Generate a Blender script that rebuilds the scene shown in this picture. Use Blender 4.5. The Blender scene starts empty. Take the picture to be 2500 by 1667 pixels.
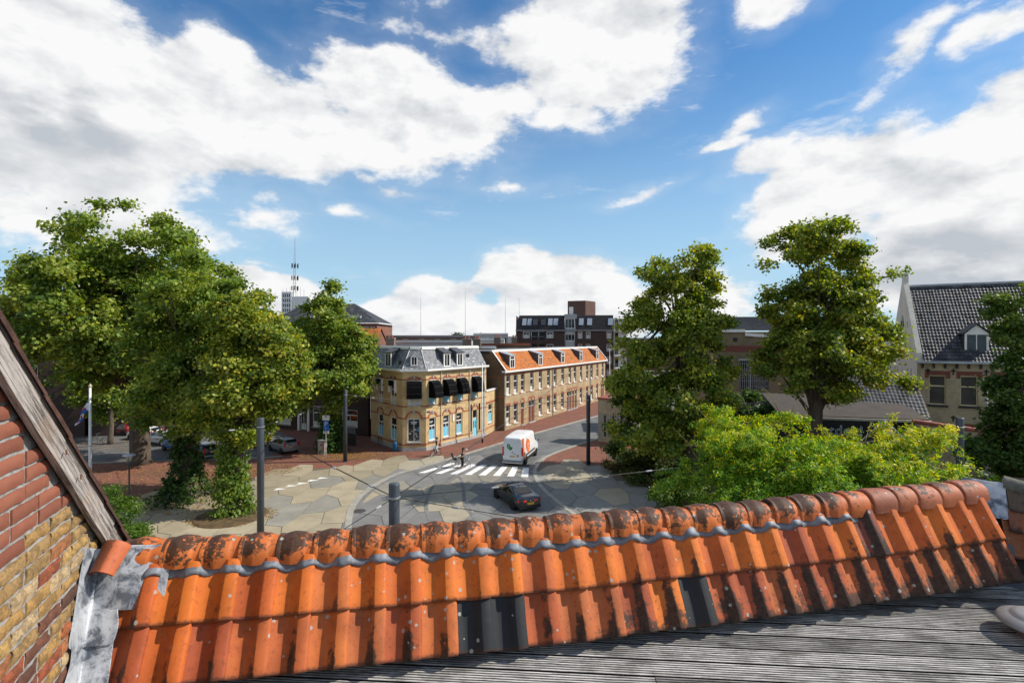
import bpy, bmesh, math, random
import numpy as np
from mathutils import Vector, Matrix, Euler
R = math.radians
S = bpy.context.scene
COL = S.collection
random.seed(7); RNG = np.random.default_rng(7)

# ------------------------------------------------------------------ camera
CAM_H = 11.5
cam_d = bpy.data.cameras.new('camera'); cam = bpy.data.objects.new('camera', cam_d); COL.objects.link(cam)
cam.location = (0, 0, CAM_H); cam.rotation_euler = (R(90), 0, 0)
cam_d.sensor_width = 36; cam_d.lens = 18.0; cam_d.shift_y = -0.0022
cam_d.clip_start = 0.05; cam_d.clip_end = 6000
S.camera = cam

# ------------------------------------------------------------------ sky
SUN_EL, SUN_AZ = R(42), R(86)          # azimuth measured from +Y towards +X
W = bpy.data.worlds.new('World'); S.world = W; W.use_nodes = True
nt = W.node_tree; nt.nodes.clear(); LK = nt.links.new
def WN(t, **k):
    n = nt.nodes.new(t)
    for a, b in k.items(): setattr(n, a, b)
    return n
def wmath(op, a, b=None, c=None, clamp=False):
    n = WN('ShaderNodeMath', operation=op); n.use_clamp = clamp
    for i, v in enumerate((a, b, c)):
        if v is None: continue
        if isinstance(v, (int, float)): n.inputs[i].default_value = v
        else: LK(v, n.inputs[i])
    return n.outputs[0]
def wvec(op, a, b=None, sc=None):
    n = WN('ShaderNodeVectorMath', operation=op)
    for i, v in enumerate((a, b)):
        if v is None: continue
        if isinstance(v, tuple): n.inputs[i].default_value = v
        else: LK(v, n.inputs[i])
    if sc is not None: n.inputs['Scale'].default_value = sc
    return n
def wnoise(vec, scale, detail, rough, out='Fac', lac=2.1):
    n = WN('ShaderNodeTexNoise'); n.inputs['Scale'].default_value = scale; n.inputs['Detail'].default_value = detail
    n.inputs['Roughness'].default_value = rough; n.inputs['Lacunarity'].default_value = lac; LK(vec, n.inputs['Vector'])
    return n.outputs[out]
def wsmooth(x, lo, hi, a=0.0, b=1.0):
    n = WN('ShaderNodeMapRange', interpolation_type='SMOOTHSTEP'); LK(x, n.inputs[0])
    for i, v in enumerate((lo, hi, a, b)): n.inputs[i + 1].default_value = v
    return n.outputs[0]
def wmix(f, a, b):
    n = WN('ShaderNodeMix', data_type='RGBA')
    for s, v in (('Factor', f), ('A', a), ('B', b)):
        i = [q for q in n.inputs if q.name == s and q.enabled][0] if s == 'Factor' else [q for q in n.inputs if q.name == s and q.type == 'RGBA'][0]
        if isinstance(v, (tuple, float, int)): i.default_value = v
        else: LK(v, i)
    return [o for o in n.outputs if o.type == 'RGBA'][0]
sky = WN('ShaderNodeTexSky', sky_type='NISHITA'); sky.sun_disc = False
sky.sun_elevation = SUN_EL; sky.sun_rotation = SUN_AZ; sky.altitude = 0
sky.air_density = 1.0; sky.dust_density = 0.15; sky.ozone_density = 1.6
tc = WN('ShaderNodeTexCoord'); d_ = wvec('NORMALIZE', tc.outputs['Generated']).outputs[0]
sep = WN('ShaderNodeSeparateXYZ'); LK(d_, sep.inputs[0])
az = wmath('ARCTAN2', sep.outputs[0], sep.outputs[1]); el = wmath('ARCSINE', sep.outputs[2])
cmb = WN('ShaderNodeCombineXYZ'); LK(az, cmb.inputs[0]); LK(el, cmb.inputs[1]); cmb.inputs[2].default_value = 1.0
Q = wvec('MULTIPLY', d_, (1.0, 1.0, 1.9)).outputs[0]
warp = wvec('SCALE', wvec('SUBTRACT', wnoise(Q, 3.6, 2, .6, 'Color'), (.5, .5, .5)).outputs[0], sc=0.17).outputs[0]
warp = wvec('MULTIPLY', warp, (1, 1, 0)).outputs[0]
P = wvec('ADD', cmb.outputs[0], warp).outputs[0]
# where the clouds stand: azimuth, elevation, two radii, tilt (degrees), body
CLOUDS = [(-42.1, 19.2, 12, 10, 0, 1.5), (-27.5, 20.5, 15.8, 6.9, 4, 1.35), (-9.1, 25.1, 17, 7.5, 6, 1.3), (9.1, 29.3, 12.6, 7.2, 12, 1.3), (6.2, 22.8, 4.8, 2.2, 10, .5), (-38.7, 10.9, 10, 3.9, 0, 1.0), (-12.6, 15.8, 4.3, 1.1, -8, .4), (-.2, 16.8, 4.8, 1.1, 6, .4), (-18.6, 12.7, 3.2, .6, -8, .3), (-26.7, 13.0, 4.8, .9, -6, .35), (-27.5, 7.6, 3.4, .6, 0, .3), (-50, 24, 10, 14, 0, 1.5),
          (41.9, 13.3, 11, 7, 18, 1.5), (32.9, 15.3, 8.3, 4.4, 22, 1.1), (27.1, 16.9, 4.2, 2.1, 20, .6), (30.3, 10.5, 7.4, 3.8, 6, 1.0), (41.5, 5.8, 10, 5.5, 0, 1.4), (38.9, 23.8, 6, 1.1, 30, .45), (43.6, 24.3, 3.2, 1.5, 25, .5), (50, 12, 8, 12, 0, 1.4), (28.5, 29.6, 4.3, 1.5, 0, .6), (25.3, 21.4, 1.5, .7, 0, .3), (23.4, 19.9, 2.4, .8, 0, .35), (14.8, 16.1, 3.9, .6, 6, .25),
          (-23, 4.1, 6.2, 3.4, 0, 1.5), (-11.3, 3.5, 8.4, 3.6, 8, 1.7), (4.1, 5.0, 8.4, 4.3, 0, 1.7), (10.9, 2.8, 5.5, 3.8, 0, 1.4), (-3.2, 2.4, 7, 3.2, 0, 1.6), (-28.9, 5.1, 4.4, 2.8, 0, 1.3), (19.8, 4.2, 8.6, 3.4, 0, 1.2)]
HOLES = [(-30.1, 28.5, 6.4, 1.3, -20, .5), (-3.7, 28.2, 2.6, .9, -15, .22), (-16.9, 30, 4.4, .7, -5, .3)]
def ell(a, e, ra, re, rot, k):
    c, s_ = math.cos(R(rot)), math.sin(R(rot)); u0, v0 = R(a), R(e); ra, re = R(ra), R(re)
    u = wvec('DOT_PRODUCT', P, (c / ra, s_ / ra, -(c * u0 + s_ * v0) / ra)).outputs['Value']; v = wvec('DOT_PRODUCT', P, (-s_ / re, c / re, (s_ * u0 - c * v0) / re)).outputs['Value']
    return wmath('MULTIPLY_ADD', wmath('SQRT', wmath('MULTIPLY_ADD', u, u, wmath('MULTIPLY', v, v))), -k, k)
F = None
for c in CLOUDS: v = ell(*c); F = v if F is None else wmath('SMOOTH_MAX', F, v, .12)
for c in HOLES: F = wmath('SMOOTH_MIN', F, wmath('MULTIPLY', ell(*c), -1.), .05)
grey = wmath('MAXIMUM', ell(-42, 14.6, 12, 5, 0, 1.2), wmath('MAXIMUM', ell(42, 6.0, 10, 4.6, 0, 1.3), ell(-11.3, 22.5, 11, 2.3, 0, .35)))
# beyond the picture the same broken cloud goes on
far = wmath('MAXIMUM', wsmooth(wmath('ABSOLUTE', az), .85, 1.15), wsmooth(el, .68, .85))
gen = wmath('MULTIPLY', wmath('SUBTRACT', wnoise(Q, 2.3, 2, .5), .49), 4.0)
F = wmath('ADD', wmath('MULTIPLY', F, wmath('SUBTRACT', 1.0, far)), wmath('MULTIPLY', gen, far))
fb = wnoise(Q, 7.5, 7, .60)
sunv = (math.sin(SUN_AZ) * math.cos(SUN_EL) * .035, math.cos(SUN_AZ) * math.cos(SUN_EL) * .035, .045)
fbL = wnoise(Q, 7.5, 4, .56)
fb2 = wnoise(wvec('ADD', Q, sunv).outputs[0], 7.5, 4, .56)
dens = wmath('ADD', F, wmath('MULTIPLY', wmath('SUBTRACT', fb, .5), 1.75))
alpha = wsmooth(dens, -.02, 0.38)
wisp = wmath('MULTIPLY', wsmooth(wnoise(wvec('MULTIPLY', Q, (1, 1, 2.4)).outputs[0], 5.5, 4, .68), .57, .80), wsmooth(F, -1.1, .1))
veil = wmath('MULTIPLY', wsmooth(wmath('ADD', F, wmath('MULTIPLY', wmath('SUBTRACT', fbL, .5), 1.4)), -.45, .35), .16)
alpha = wmath('MAXIMUM', alpha, wmath('MAXIMUM', veil, wmath('MULTIPLY', wisp, .6)))
lit = wmath('MULTIPLY_ADD', wmath('SUBTRACT', fbL, fb2), 2.4, .90)
thick = wsmooth(dens, .25, 1.2)
lit = wmath('SUBTRACT', lit, wmath('MULTIPLY', thick, wmath('MULTIPLY', wsmooth(wmath('ADD', grey, wmath('MULTIPLY', wmath('SUBTRACT', fb2, .5), 1.3)), -.15, .8), .85)))
lit = wmath('SUBTRACT', lit, wmath('MULTIPLY', thick, wmath('MULTIPLY', wsmooth(fb, .62, .40), .10)), clamp=True)
ccol = wmix(lit, (4.0, 4.3, 4.65, 1), (7.25, 7.25, 7.25, 1))
skyc = wvec('MULTIPLY', sky.outputs[0], (.50, .87, 1.10)).outputs[0]
skyc = wmix(wsmooth(el, .0, .52, .88, 0.), skyc, (3.6, 5.2, 6.4, 1))
out_ = wmix(alpha, skyc, ccol)
bg = WN('ShaderNodeBackground'); LK(out_, bg.inputs[0]); bg.inputs[1].default_value = 0.105
wo = WN('ShaderNodeOutputWorld'); LK(bg.outputs[0], wo.inputs[0])

# ------------------------------------------------------------------ sun, exposure
sun_d = bpy.data.lights.new('sun', 'SUN'); sun = bpy.data.objects.new('sun', sun_d); COL.objects.link(sun)
sun_d.energy = 4.6; sun_d.angle = R(0.53); sun_d.color = (1.0, .93, .83)
sv = Vector((math.sin(SUN_AZ) * math.cos(SUN_EL), math.cos(SUN_AZ) * math.cos(SUN_EL), math.sin(SUN_EL)))
sun.rotation_euler = (-sv).to_track_quat('-Z', 'Y').to_euler(); sun.location = sv * 60
S.view_settings.view_transform = 'Standard'; S.view_settings.look = 'None'
S.view_settings.exposure = 0.33; S.view_settings.gamma = 1.0; S.view_settings.use_curve_mapping = False
S.cycles.max_bounces = 6; S.cycles.diffuse_bounces = 3; S.cycles.glossy_bounces = 3; S.cycles.transmission_bounces = 4; S.cycles.transparent_max_bounces = 8
S.cycles.use_denoising = True

# ------------------------------------------------------------------ helpers
def tag(o, label=None, cat=None, group=None, kind=None):
    if label: o['label'] = label
    if cat: o['category'] = cat
    if group: o['group'] = group
    if kind: o['kind'] = kind
    return o
def empty(name, loc=(0, 0, 0), label=None, cat=None, group=None):
    o = bpy.data.objects.new(name, None); COL.objects.link(o); o.location = loc; o.empty_display_size = .2
    return tag(o, label, cat, group)
def wloc(o):
    v = Vector((0, 0, 0))
    while o is not None: v += o.location; o = o.parent
    return v
class MB:
    """collects faces in world coordinates, then becomes ONE mesh object"""
    def __init__(s): s.v = []; s.f = []; s.m = []; s.uv = []; s.mi = 0; s.M = None; s.col = []; s.c = None
    def add(s, vs, fs, uvs=None):
        b = len(s.v)
        if s.M is not None: vs = [s.M @ Vector(q) for q in vs]
        s.v += [tuple(q) for q in vs]
        for i, f in enumerate(fs):
            s.f.append(tuple(b + k for k in f)); s.m.append(s.mi)
            s.uv += (uvs[i] if uvs else [(0, 0)] * len(f))
            s.col.append(s.c)
        return s
    def quad(s, a, b, c, d, uv=None): return s.add([a, b, c, d], [(0, 1, 2, 3)], [uv] if uv else None)
    def poly(s, pts, uv=None): return s.add(pts, [tuple(range(len(pts)))], [uv] if uv else None)
    def box(s, c, h, rz=0):
        x, y, z = h; ca, sa = math.cos(rz), math.sin(rz)
        vs = [(c[0] + a * x * ca - b * y * sa, c[1] + a * x * sa + b * y * ca, c[2] + e * z) for e in (-1, 1) for b in (-1, 1) for a in (-1, 1)]
        return s.add(vs, [(0, 2, 3, 1), (4, 5, 7, 6), (0, 1, 5, 4), (2, 6, 7, 3), (0, 4, 6, 2), (1, 3, 7, 5)])
    def prism(s, pts, d):
        """polygon extruded by vector d"""
        n = len(pts); vs = list(pts) + [tuple(p[i] + d[i] for i in range(3)) for p in pts]
        return s.add(vs, [tuple(range(n - 1, -1, -1)), tuple(range(n, 2 * n))] + [(i, (i + 1) % n, n + (i + 1) % n, n + i) for i in range(n)])
    def tube(s, pts, r, n=8, cap=True):
        pts = [Vector(p) for p in pts]; rs = r if isinstance(r, (list, tuple)) else [r] * len(pts)
        vs = []; up = Vector((0, 0, 1))
        for i, p in enumerate(pts):
            t = (pts[min(i + 1, len(pts) - 1)] - pts[max(i - 1, 0)]).normalized()
            a = t.cross(up if abs(t.z) < .95 else Vector((1, 0, 0))).normalized(); b = a.cross(t)
            vs += [p + (a * math.cos(2 * math.pi * k / n) + b * math.sin(2 * math.pi * k / n)) * rs[i] for k in range(n)]
        fs = [(i * n + k, i * n + (k + 1) % n, (i + 1) * n + (k + 1) % n, (i + 1) * n + k) for i in range(len(pts) - 1) for k in range(n)]
        if cap: fs += [tuple(range(n - 1, -1, -1)), tuple(range((len(pts) - 1) * n, len(pts) * n))]
        return s.add(vs, fs)
    def lathe(s, c, prof, n=20, ax=None):
        vs = []; m = Matrix.Identity(3) if ax is None else Vector((0, 0, 1)).rotation_difference(Vector(ax)).to_matrix()
        for r, z in prof: vs += [Vector(c) + m @ Vector((r * math.cos(2 * math.pi * k / n), r * math.sin(2 * math.pi * k / n), z)) for k in range(n)]
        fs = [(i * n + k, i * n + (k + 1) % n, (i + 1) * n + (k + 1) % n, (i + 1) * n + k) for i in range(len(prof) - 1) for k in range(n)]
        if prof[0][0] > 1e-4: fs.append(tuple(range(n - 1, -1, -1)))
        if prof[-1][0] > 1e-4: fs.append(tuple(range((len(prof) - 1) * n, len(prof) * n)))
        return s.add(vs, fs)
    def ball(s, c, r, n=10, m=7):
        r = r if isinstance(r, (tuple, list)) else (r, r, r); vs = []
        for j in range(m + 1):
            t = math.pi * j / m
            vs += [(c[0] + r[0] * math.sin(t) * math.cos(2 * math.pi * k / n), c[1] + r[1] * math.sin(t) * math.sin(2 * math.pi * k / n), c[2] - r[2] * math.cos(t)) for k in range(n)]
        return s.add(vs, [(i * n + k, i * n + (k + 1) % n, (i + 1) * n + (k + 1) % n, (i + 1) * n + k) for i in range(m) for k in range(n)])
    def mesh(s, name, mats, origin=(0, 0, 0), smooth=False):
        me = bpy.data.meshes.new(name); o = Vector(origin)
        me.from_pydata([(v[0] - o.x, v[1] - o.y, v[2] - o.z) for v in s.v], [], s.f)
        for m in (mats if isinstance(mats, (list, tuple)) else [mats]): me.materials.append(m)
        if len(me.polygons) == len(s.m):
            me.polygons.foreach_set('material_index', s.m)
            if any(u != (0, 0) for u in s.uv):
                l = me.uv_layers.new(name='UVMap'); l.data.foreach_set('uv', [k for u in s.uv for k in u])
            if any(c is not None for c in s.col):
                at = me.attributes.new('col', 'FLOAT_COLOR', 'FACE'); at.data.foreach_set('color', [k for c in s.col for k in ((*c, 1) if c else (1, 1, 1, 1))])
            if smooth: me.polygons.foreach_set('use_smooth', [True] * len(me.polygons))
        me.update(); return me
    def build(s, name, mats, parent=None, smooth=False, origin=None):
        base = wloc(parent) if parent else Vector((0, 0, 0))
        og = Vector(origin) if origin else base
        o = bpy.data.objects.new(name, s.mesh(name, mats, og, smooth)); COL.objects.link(o)
        if parent: o.parent = parent
        o.location = og - base
        return o
def inst(name, me, parent=None, loc=(0, 0, 0), rot=None, color=None):
    o = bpy.data.objects.new(name, me); COL.objects.link(o)
    if parent: o.parent = parent
    o.location = Vector(loc) - (wloc(parent) if parent else Vector((0, 0, 0)))
    if rot is not None: o.rotation_euler = rot
    if color: o.color = (*color, 1)
    return o
def copy_tree(o, parent=None):
    c = o.copy(); COL.objects.link(c); c.parent = parent
    for ch in list(o.children): copy_tree(ch, c)
    return c

# ------------------------------------------------------------------ materials
MATS = {}
class NG:
    def __init__(s, name):
        m = bpy.data.materials.new(name); m.use_nodes = True; s.m = m; s.t = m.node_tree; s.b = s.t.nodes['Principled BSDF']; s.o = s.t.nodes['Material Output']
    def n(s, t, **k):
        q = s.t.nodes.new('ShaderNode' + t)
        for a, b in k.items(): setattr(q, a, b)
        return q
    def l(s, a, b): s.t.links.new(a, b)
    def math(s, op, a, b=None, c=None, clamp=False):
        q = s.n('Math', operation=op); q.use_clamp = clamp
        for i, v in enumerate((a, b, c)):
            if v is None: continue
            if isinstance(v, (int, float)): q.inputs[i].default_value = v
            else: s.l(v, q.inputs[i])
        return q.outputs[0]
    def noise(s, vec, sc, det=4, ro=.55, out='Fac', dist=0):
        q = s.n('TexNoise'); q.inputs['Scale'].default_value = sc; q.inputs['Detail'].default_value = det; q.inputs['Roughness'].default_value = ro; q.inputs['Distortion'].default_value = dist
        s.l(vec, q.inputs['Vector']); return q.outputs[out]
    def mapr(s, x, lo, hi, a=0., b=1.):
        q = s.n('MapRange', interpolation_type='SMOOTHSTEP'); s.l(x, q.inputs[0])
        for i, v in enumerate((lo, hi, a, b)): q.inputs[i + 1].default_value = v
        return q.outputs[0]
    def mix(s, f, a, b, bt='MIX'):
        q = s.n('Mix', data_type='RGBA', blend_type=bt)
        ia = [i for i in q.inputs if i.type == 'RGBA']; fi = q.inputs[0]
        for i, v in ((fi, f), (ia[0], a), (ia[1], b)):
            if isinstance(v, (int, float)): i.default_value = v
            elif isinstance(v, tuple): i.default_value = v if len(v) == 4 else (*v, 1)
            else: s.l(v, i)
        return [x for x in q.outputs if x.type == 'RGBA'][0]
    def vmul(s, v, k):
        q = s.n('VectorMath', operation='MULTIPLY'); s.l(v, q.inputs[0]); q.inputs[1].default_value = k; return q.outputs[0]
    def pos(s): return s.n('NewGeometry').outputs['Position']
    def hsv(s, c, h=.5, sa=1., v=1.):
        q = s.n('HueSaturation'); s.l(c, q.inputs['Color'])
        for nm, x in (('Hue', h), ('Saturation', sa), ('Value', v)):
            if isinstance(x, (int, float)): q.inputs[nm].default_value = x
            else: s.l(x, q.inputs[nm])
        return q.outputs[0]
    def bump(s, h, st=.4, d=.01):
        q = s.n('Bump'); q.inputs['Strength'].default_value = st; q.inputs['Distance'].default_value = d; s.l(h, q.inputs['Height']); s.l(q.outputs[0], s.b.inputs['Normal'])
    def fin(s, col=None, rough=None, spec=.4, metal=0.):
        for nm, v in (('Base Color', col), ('Roughness', rough), ('Specular IOR Level', spec), ('Metallic', metal)):
            if v is None: continue
            if isinstance(v, (int, float)): s.b.inputs[nm].default_value = v
            elif isinstance(v, tuple): s.b.inputs[nm].default_value = (*v, 1) if len(v) == 3 else v
            else: s.l(v, s.b.inputs[nm])
        return s.m
def sc3(c, k): return tuple(min(1, x * k) for x in c)
def mat(name, col, rough=.7, var=.18, scale=3., bump=0., spec=.35, metal=0., stretch=(1, 1, 1), dirt=0.):
    if name in MATS: return MATS[name]
    g = NG(name); p = g.vmul(g.pos(), stretch); n1 = g.noise(p, scale, 6, .6)
    c = g.mix(g.mapr(n1, .3, .7), sc3(col, 1 - var), sc3(col, 1 + var))
    if dirt:
        n2 = g.noise(p, scale * .27, 5, .65); c = g.mix(g.math('MULTIPLY', g.mapr(n2, .45, .7), dirt), c, sc3(col, .35))
    if bump: g.bump(g.noise(p, scale * 4, 5, .6), .5, bump)
    r = g.math('MULTIPLY_ADD', n1, .2, rough - .1)
    MATS[name] = g.fin(c, r, spec, metal); return MATS[name]
def emat(name, col, st):
    g = NG(name); g.b.inputs['Emission Color'].default_value = (*col, 1); g.b.inputs['Emission Strength'].default_value = st
    return g.fin(col, .5)
def brickmat(name, c1, c2, mortar, bw=.22, bh=.065, band=None, rough=.85, var=.25):
    """running bond laid in metres on the wall's own UV"""
    if name in MATS: return MATS[name]
    g = NG(name); uv = g.n('UVMap').outputs[0]
    b = g.n('TexBrick'); g.l(uv, b.inputs['Vector']); b.inputs['Scale'].default_value = 1
    b.inputs['Brick Width'].default_value = bw; b.inputs['Row Height'].default_value = bh; b.inputs['Mortar Size'].default_value = .010; b.inputs['Mortar Smooth'].default_value = .3
    b.inputs['Color1'].default_value = (*c1, 1); b.inputs['Color2'].default_value = (*c2, 1); b.inputs['Mortar'].default_value = (*mortar, 1); b.inputs['Bias'].default_value = 0
    p = g.pos(); n1 = g.noise(p, .55, 6, .65); n2 = g.noise(p, 5, 4, .6)
    c = g.mix(g.mapr(n1, .3, .72), sc3((1, 1, 1), 1 - var), (1, 1, 1), 'MIX'); c = g.mix(1.0, b.outputs['Color'], c, 'MULTIPLY')
    c = g.hsv(c, .5, 1, g.math('MULTIPLY_ADD', n2, .5, .75))
    g.bump(b.outputs['Fac'], -.5, .008)
    MATS[name] = g.fin(c, rough, .25); return MATS[name]
def attrmat(name, rough=.75, spec=.3, var=.3, scale=4., bump=.004, metal=0., tint=(1, 1, 1)):
    """uses the per-face colour each little piece was given"""
    if name in MATS: return MATS[name]
    g = NG(name); a = g.n('Attribute', attribute_name='col'); p = g.pos(); n1 = g.noise(p, scale, 6, .62)
    c = g.mix(1.0, a.outputs['Color'], g.mix(g.mapr(n1, .28, .72), sc3((1, 1, 1), 1 - var), tint), 'MULTIPLY')
    g.bump(g.noise(p, scale * 5, 4, .6), .5, bump)
    MATS[name] = g.fin(c, rough, spec, metal); return MATS[name]
def leafmat(name, trans=.35, rough=.5, spec=.35):
    if name in MATS: return MATS[name]
    g = NG(name); a = g.n('Attribute', attribute_name='col'); c = a.outputs['Color']
    g.fin(c, rough, spec)
    t = g.n('BsdfTranslucent'); g.l(g.hsv(c, .485, 1.15, 1.5), t.inputs['Color'])
    m = g.n('MixShader'); m.inputs[0].default_value = trans; g.l(g.b.outputs[0], m.inputs[1]); g.l(t.outputs[0], m.inputs[2]); g.l(m.outputs[0], g.o.inputs[0])
    MATS[name] = g.m; return g.m
WHITE = mat('white_paint', (.74, .74, .71), .45, .06, 2., dirt=.12)
CREAM = mat('cream_paint', (.62, .54, .33), .5, .08)
DARKPAINT = mat('dark_paint', (.022, .024, .027), .4, .2)
GREYPAINT = mat('grey_paint', (.33, .35, .37), .5, .1)
POLE = mat('pole_paint', (.045, .055, .068), .42, .15, 1.5, spec=.5)
STEEL = mat('galvanised_steel', (.46, .48, .50), .38, .15, 6., metal=.8)
BLACKRUB = mat('black_rubber', (.012, .012, .013), .75, .3)
BLACK = mat('black_metal', (.012, .012, .014), .4, .2)
ZINC = mat('zinc_sheet', (.36, .39, .42), .5, .14, 1.2, spec=.5, metal=.25)
BITUMEN = mat('roof_bitumen', (.17, .17, .175), .85, .2, .7, dirt=.3)
STONE = mat('grey_stone', (.36, .36, .35), .8, .15, 2.)
def glassmat():
    g = NG('window_glass'); p = g.pos(); n = g.noise(p, .9, 3, .5)
    c = g.mix(g.mapr(n, .35, .65), (.008, .010, .012), (.030, .034, .038))
    return g.fin(c, .06, .55)
GLASS = glassmat()
CURTAIN = mat('curtain_cloth', (.55, .55, .52), .8, .12, 5.)
CYAN = mat('cyan_window_film', (.16, .52, .70), .35, .06, 2.)
PLATE = mat('yellow_plate', (.75, .48, .03), .5, .05)
# ------------------------------------------------------------------ facade frame
class FR:
    """facade frame: p0 is the left end seen from outside; out points to the viewer"""
    def __init__(s, p0, p1, z0=0.):
        s.o = Vector((p0[0], p0[1], z0)); d = Vector((p1[0] - p0[0], p1[1] - p0[1], 0)); s.L = d.length; s.d = d.normalized(); s.n = Vector((s.d.y, -s.d.x, 0)); s.rz = math.atan2(s.d.y, s.d.x)
    def p(s, x, z, out=0.): return s.o + s.d * x + s.n * out + Vector((0, 0, z))
    def box(s, mb, x0, x1, z0, z1, o0, o1): mb.prism([s.p(x0, z0, o1), s.p(x1, z0, o1), s.p(x1, z1, o1), s.p(x0, z1, o1)], tuple(s.n * (o0 - o1))); return mb
def wall(name, F, H, ops, m, parent, rec=.16, x0=0., x1=None, z0=0.):
    """wall sheet with real openings (x0, x1, z0, z1) and reveals"""
    x1 = F.L if x1 is None else x1; mb = MB()
    xs = sorted({x0, x1, *[q for o in ops for q in o[:2]]}); zs = sorted({z0, H, *[q for o in ops for q in o[2:4]]})
    def q4(a, b, c, d, oo, uvs): mb.quad(*[F.p(u, w, o) for (u, w, o) in (a, b, c, d)], uv=uvs)
    for i in range(len(xs) - 1):
        for j in range(len(zs) - 1):
            cx, cz = (xs[i] + xs[i + 1]) / 2, (zs[j] + zs[j + 1]) / 2
            if any(o[0] < cx < o[1] and o[2] < cz < o[3] for o in ops): continue
            a, b, c, d = (xs[i], zs[j]), (xs[i + 1], zs[j]), (xs[i + 1], zs[j + 1]), (xs[i], zs[j + 1])
            mb.quad(*[F.p(u, w) for u, w in (a, b, c, d)], uv=[a, b, c, d])
    for a, b, c, d in [o[:4] for o in ops]:
        for (u0, w0), (u1, w1) in (((a, c), (a, d)), ((b, d), (b, c)), ((a, d), (b, d)), ((b, c), (a, c))):
            mb.quad(F.p(u0, w0), F.p(u0, w0, -rec), F.p(u1, w1, -rec), F.p(u1, w1), uv=[(u0, w0), (u0 + rec, w0), (u1 + rec, w1), (u1, w1)])
    return mb.build(name, m, parent)
def window(F, x0, x1, z0, z1, parent, fm=None, pm=None, rec=.16, fw=.07, trans=None, mull=0, film=None, fmat=None, sill=None, name='window', glaz=0):
    fm = fm or WHITE; mb = MB(); o1, o0 = -rec + .07, -rec - .02
    F.box(mb, x0, x0 + fw, z0, z1, o0, o1); F.box(mb, x1 - fw, x1, z0, z1, o0, o1)
    F.box(mb, x0 + fw, x1 - fw, z0, z0 + fw, o0, o1); F.box(mb, x0 + fw, x1 - fw, z1 - fw, z1, o0, o1)
    if trans: F.box(mb, x0 + fw, x1 - fw, trans - .05, trans + .05, o0, o1 + .012)
    for k in range(mull):
        xm = x0 + (x1 - x0) * (k + 1) / (mull + 1); F.box(mb, xm - .028, xm + .028, z0 + fw, (trans - .05) if trans else z1 - fw, o0 + .003, o1 - .012)
    for k in range(glaz):
        zm = z0 + ((trans or z1) - z0) * (k + 1) / (glaz + 1); F.box(mb, x0 + fw, x1 - fw, zm - .02, zm + .02, o0 + .004, o1 - .018)
    w = mb.build(name, fm, parent)
    pb = MB(); pb.quad(F.p(x0 + fw * .5, z0 + fw * .5, -rec + .015), F.p(x1 - fw * .5, z0 + fw * .5, -rec + .015), F.p(x1 - fw * .5, z1 - fw * .5, -rec + .015), F.p(x0 + fw * .5, z1 - fw * .5, -rec + .015)); pb.build('pane', pm or GLASS, w)
    if film:
        fb_ = MB(); a, b, c, d = film; fb_.quad(F.p(a, c, -rec + .024), F.p(b, c, -rec + .024), F.p(b, d, -rec + .024), F.p(a, d, -rec + .024)); fb_.build('window_film' if fmat is CYAN else 'curtain', fmat or CURTAIN, w)
    if sill:
        sb = MB(); F.box(sb, x0 - .08, x1 + .08, z0 - .11, z0 - .004, -.05, .09); sb.build('sill', sill, w)
    return w
def tilefield(c, nu, nv, cf, lift=.03, roll=.0):
    """roof covering built tile by tile on the quad c (bottom left, bottom right, top right, top left)"""
    mb = MB(); a, b, cc, d = [Vector(q) for q in c]; n = (b - a).cross(d - a).normalized()
    pt = lambda u, v: (a * (1 - u) + b * u) * (1 - v) + (d * (1 - u) + cc * u) * v
    for j in range(nv):
        off = 0
        for i in range(nu):
            u0, u1 = i / nu, (i + 1) / nu; v0, v1 = j / nv, (j + 1) / nv; mb.c = cf(i, j)
            l = lift * random.uniform(.75, 1.25)
            p0, p1 = pt(u0, v0 - .12 / nv if j else v0) + n * l, pt(u1, v0 - .12 / nv if j else v0) + n * l
            q0, q1 = pt(u0, v1) + n * .004, pt(u1, v1) + n * .004
            if roll:
                um = u0 + (u1 - u0) * .55
                m0, m1 = pt(um, v0 - .12 / nv if j else v0) + n * (l + roll), pt(um, v1) + n * (.004 + roll)
                mb.add([p0, m0, p1, q1, m1, q0, p0 - n * l, p1 - n * l], [(0, 1, 4, 5), (1, 2, 3, 4), (6, 7, 2, 1, 0)])
            else: mb.add([p0, p1, q1, q0, p0 - n * l, p1 - n * l], [(0, 1, 2, 3), (4, 5, 1, 0)])
    return mb

def textmesh(name, cu, parent=None):
    o = bpy.data.objects.new(name, cu); COL.objects.link(o); dg = bpy.context.evaluated_depsgraph_get(); me = bpy.data.meshes.new_from_object(o.evaluated_get(dg)); me.name = name
    bpy.data.objects.remove(o); o = bpy.data.objects.new(name, me); COL.objects.link(o); o.parent = parent; return o
def text(body, size, m, parent, loc, rot, name='lettering', ext=.003):
    cu = bpy.data.curves.new(name, 'FONT'); cu.body = body; cu.size = size; cu.extrude = ext; cu.align_x = 'CENTER'; cu.align_y = 'CENTER'; cu.materials.append(m)
    o = textmesh(name, cu, parent); o.location = Vector(loc) - (wloc(parent) if parent else Vector((0, 0, 0))); o.rotation_euler = rot; return o
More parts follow.
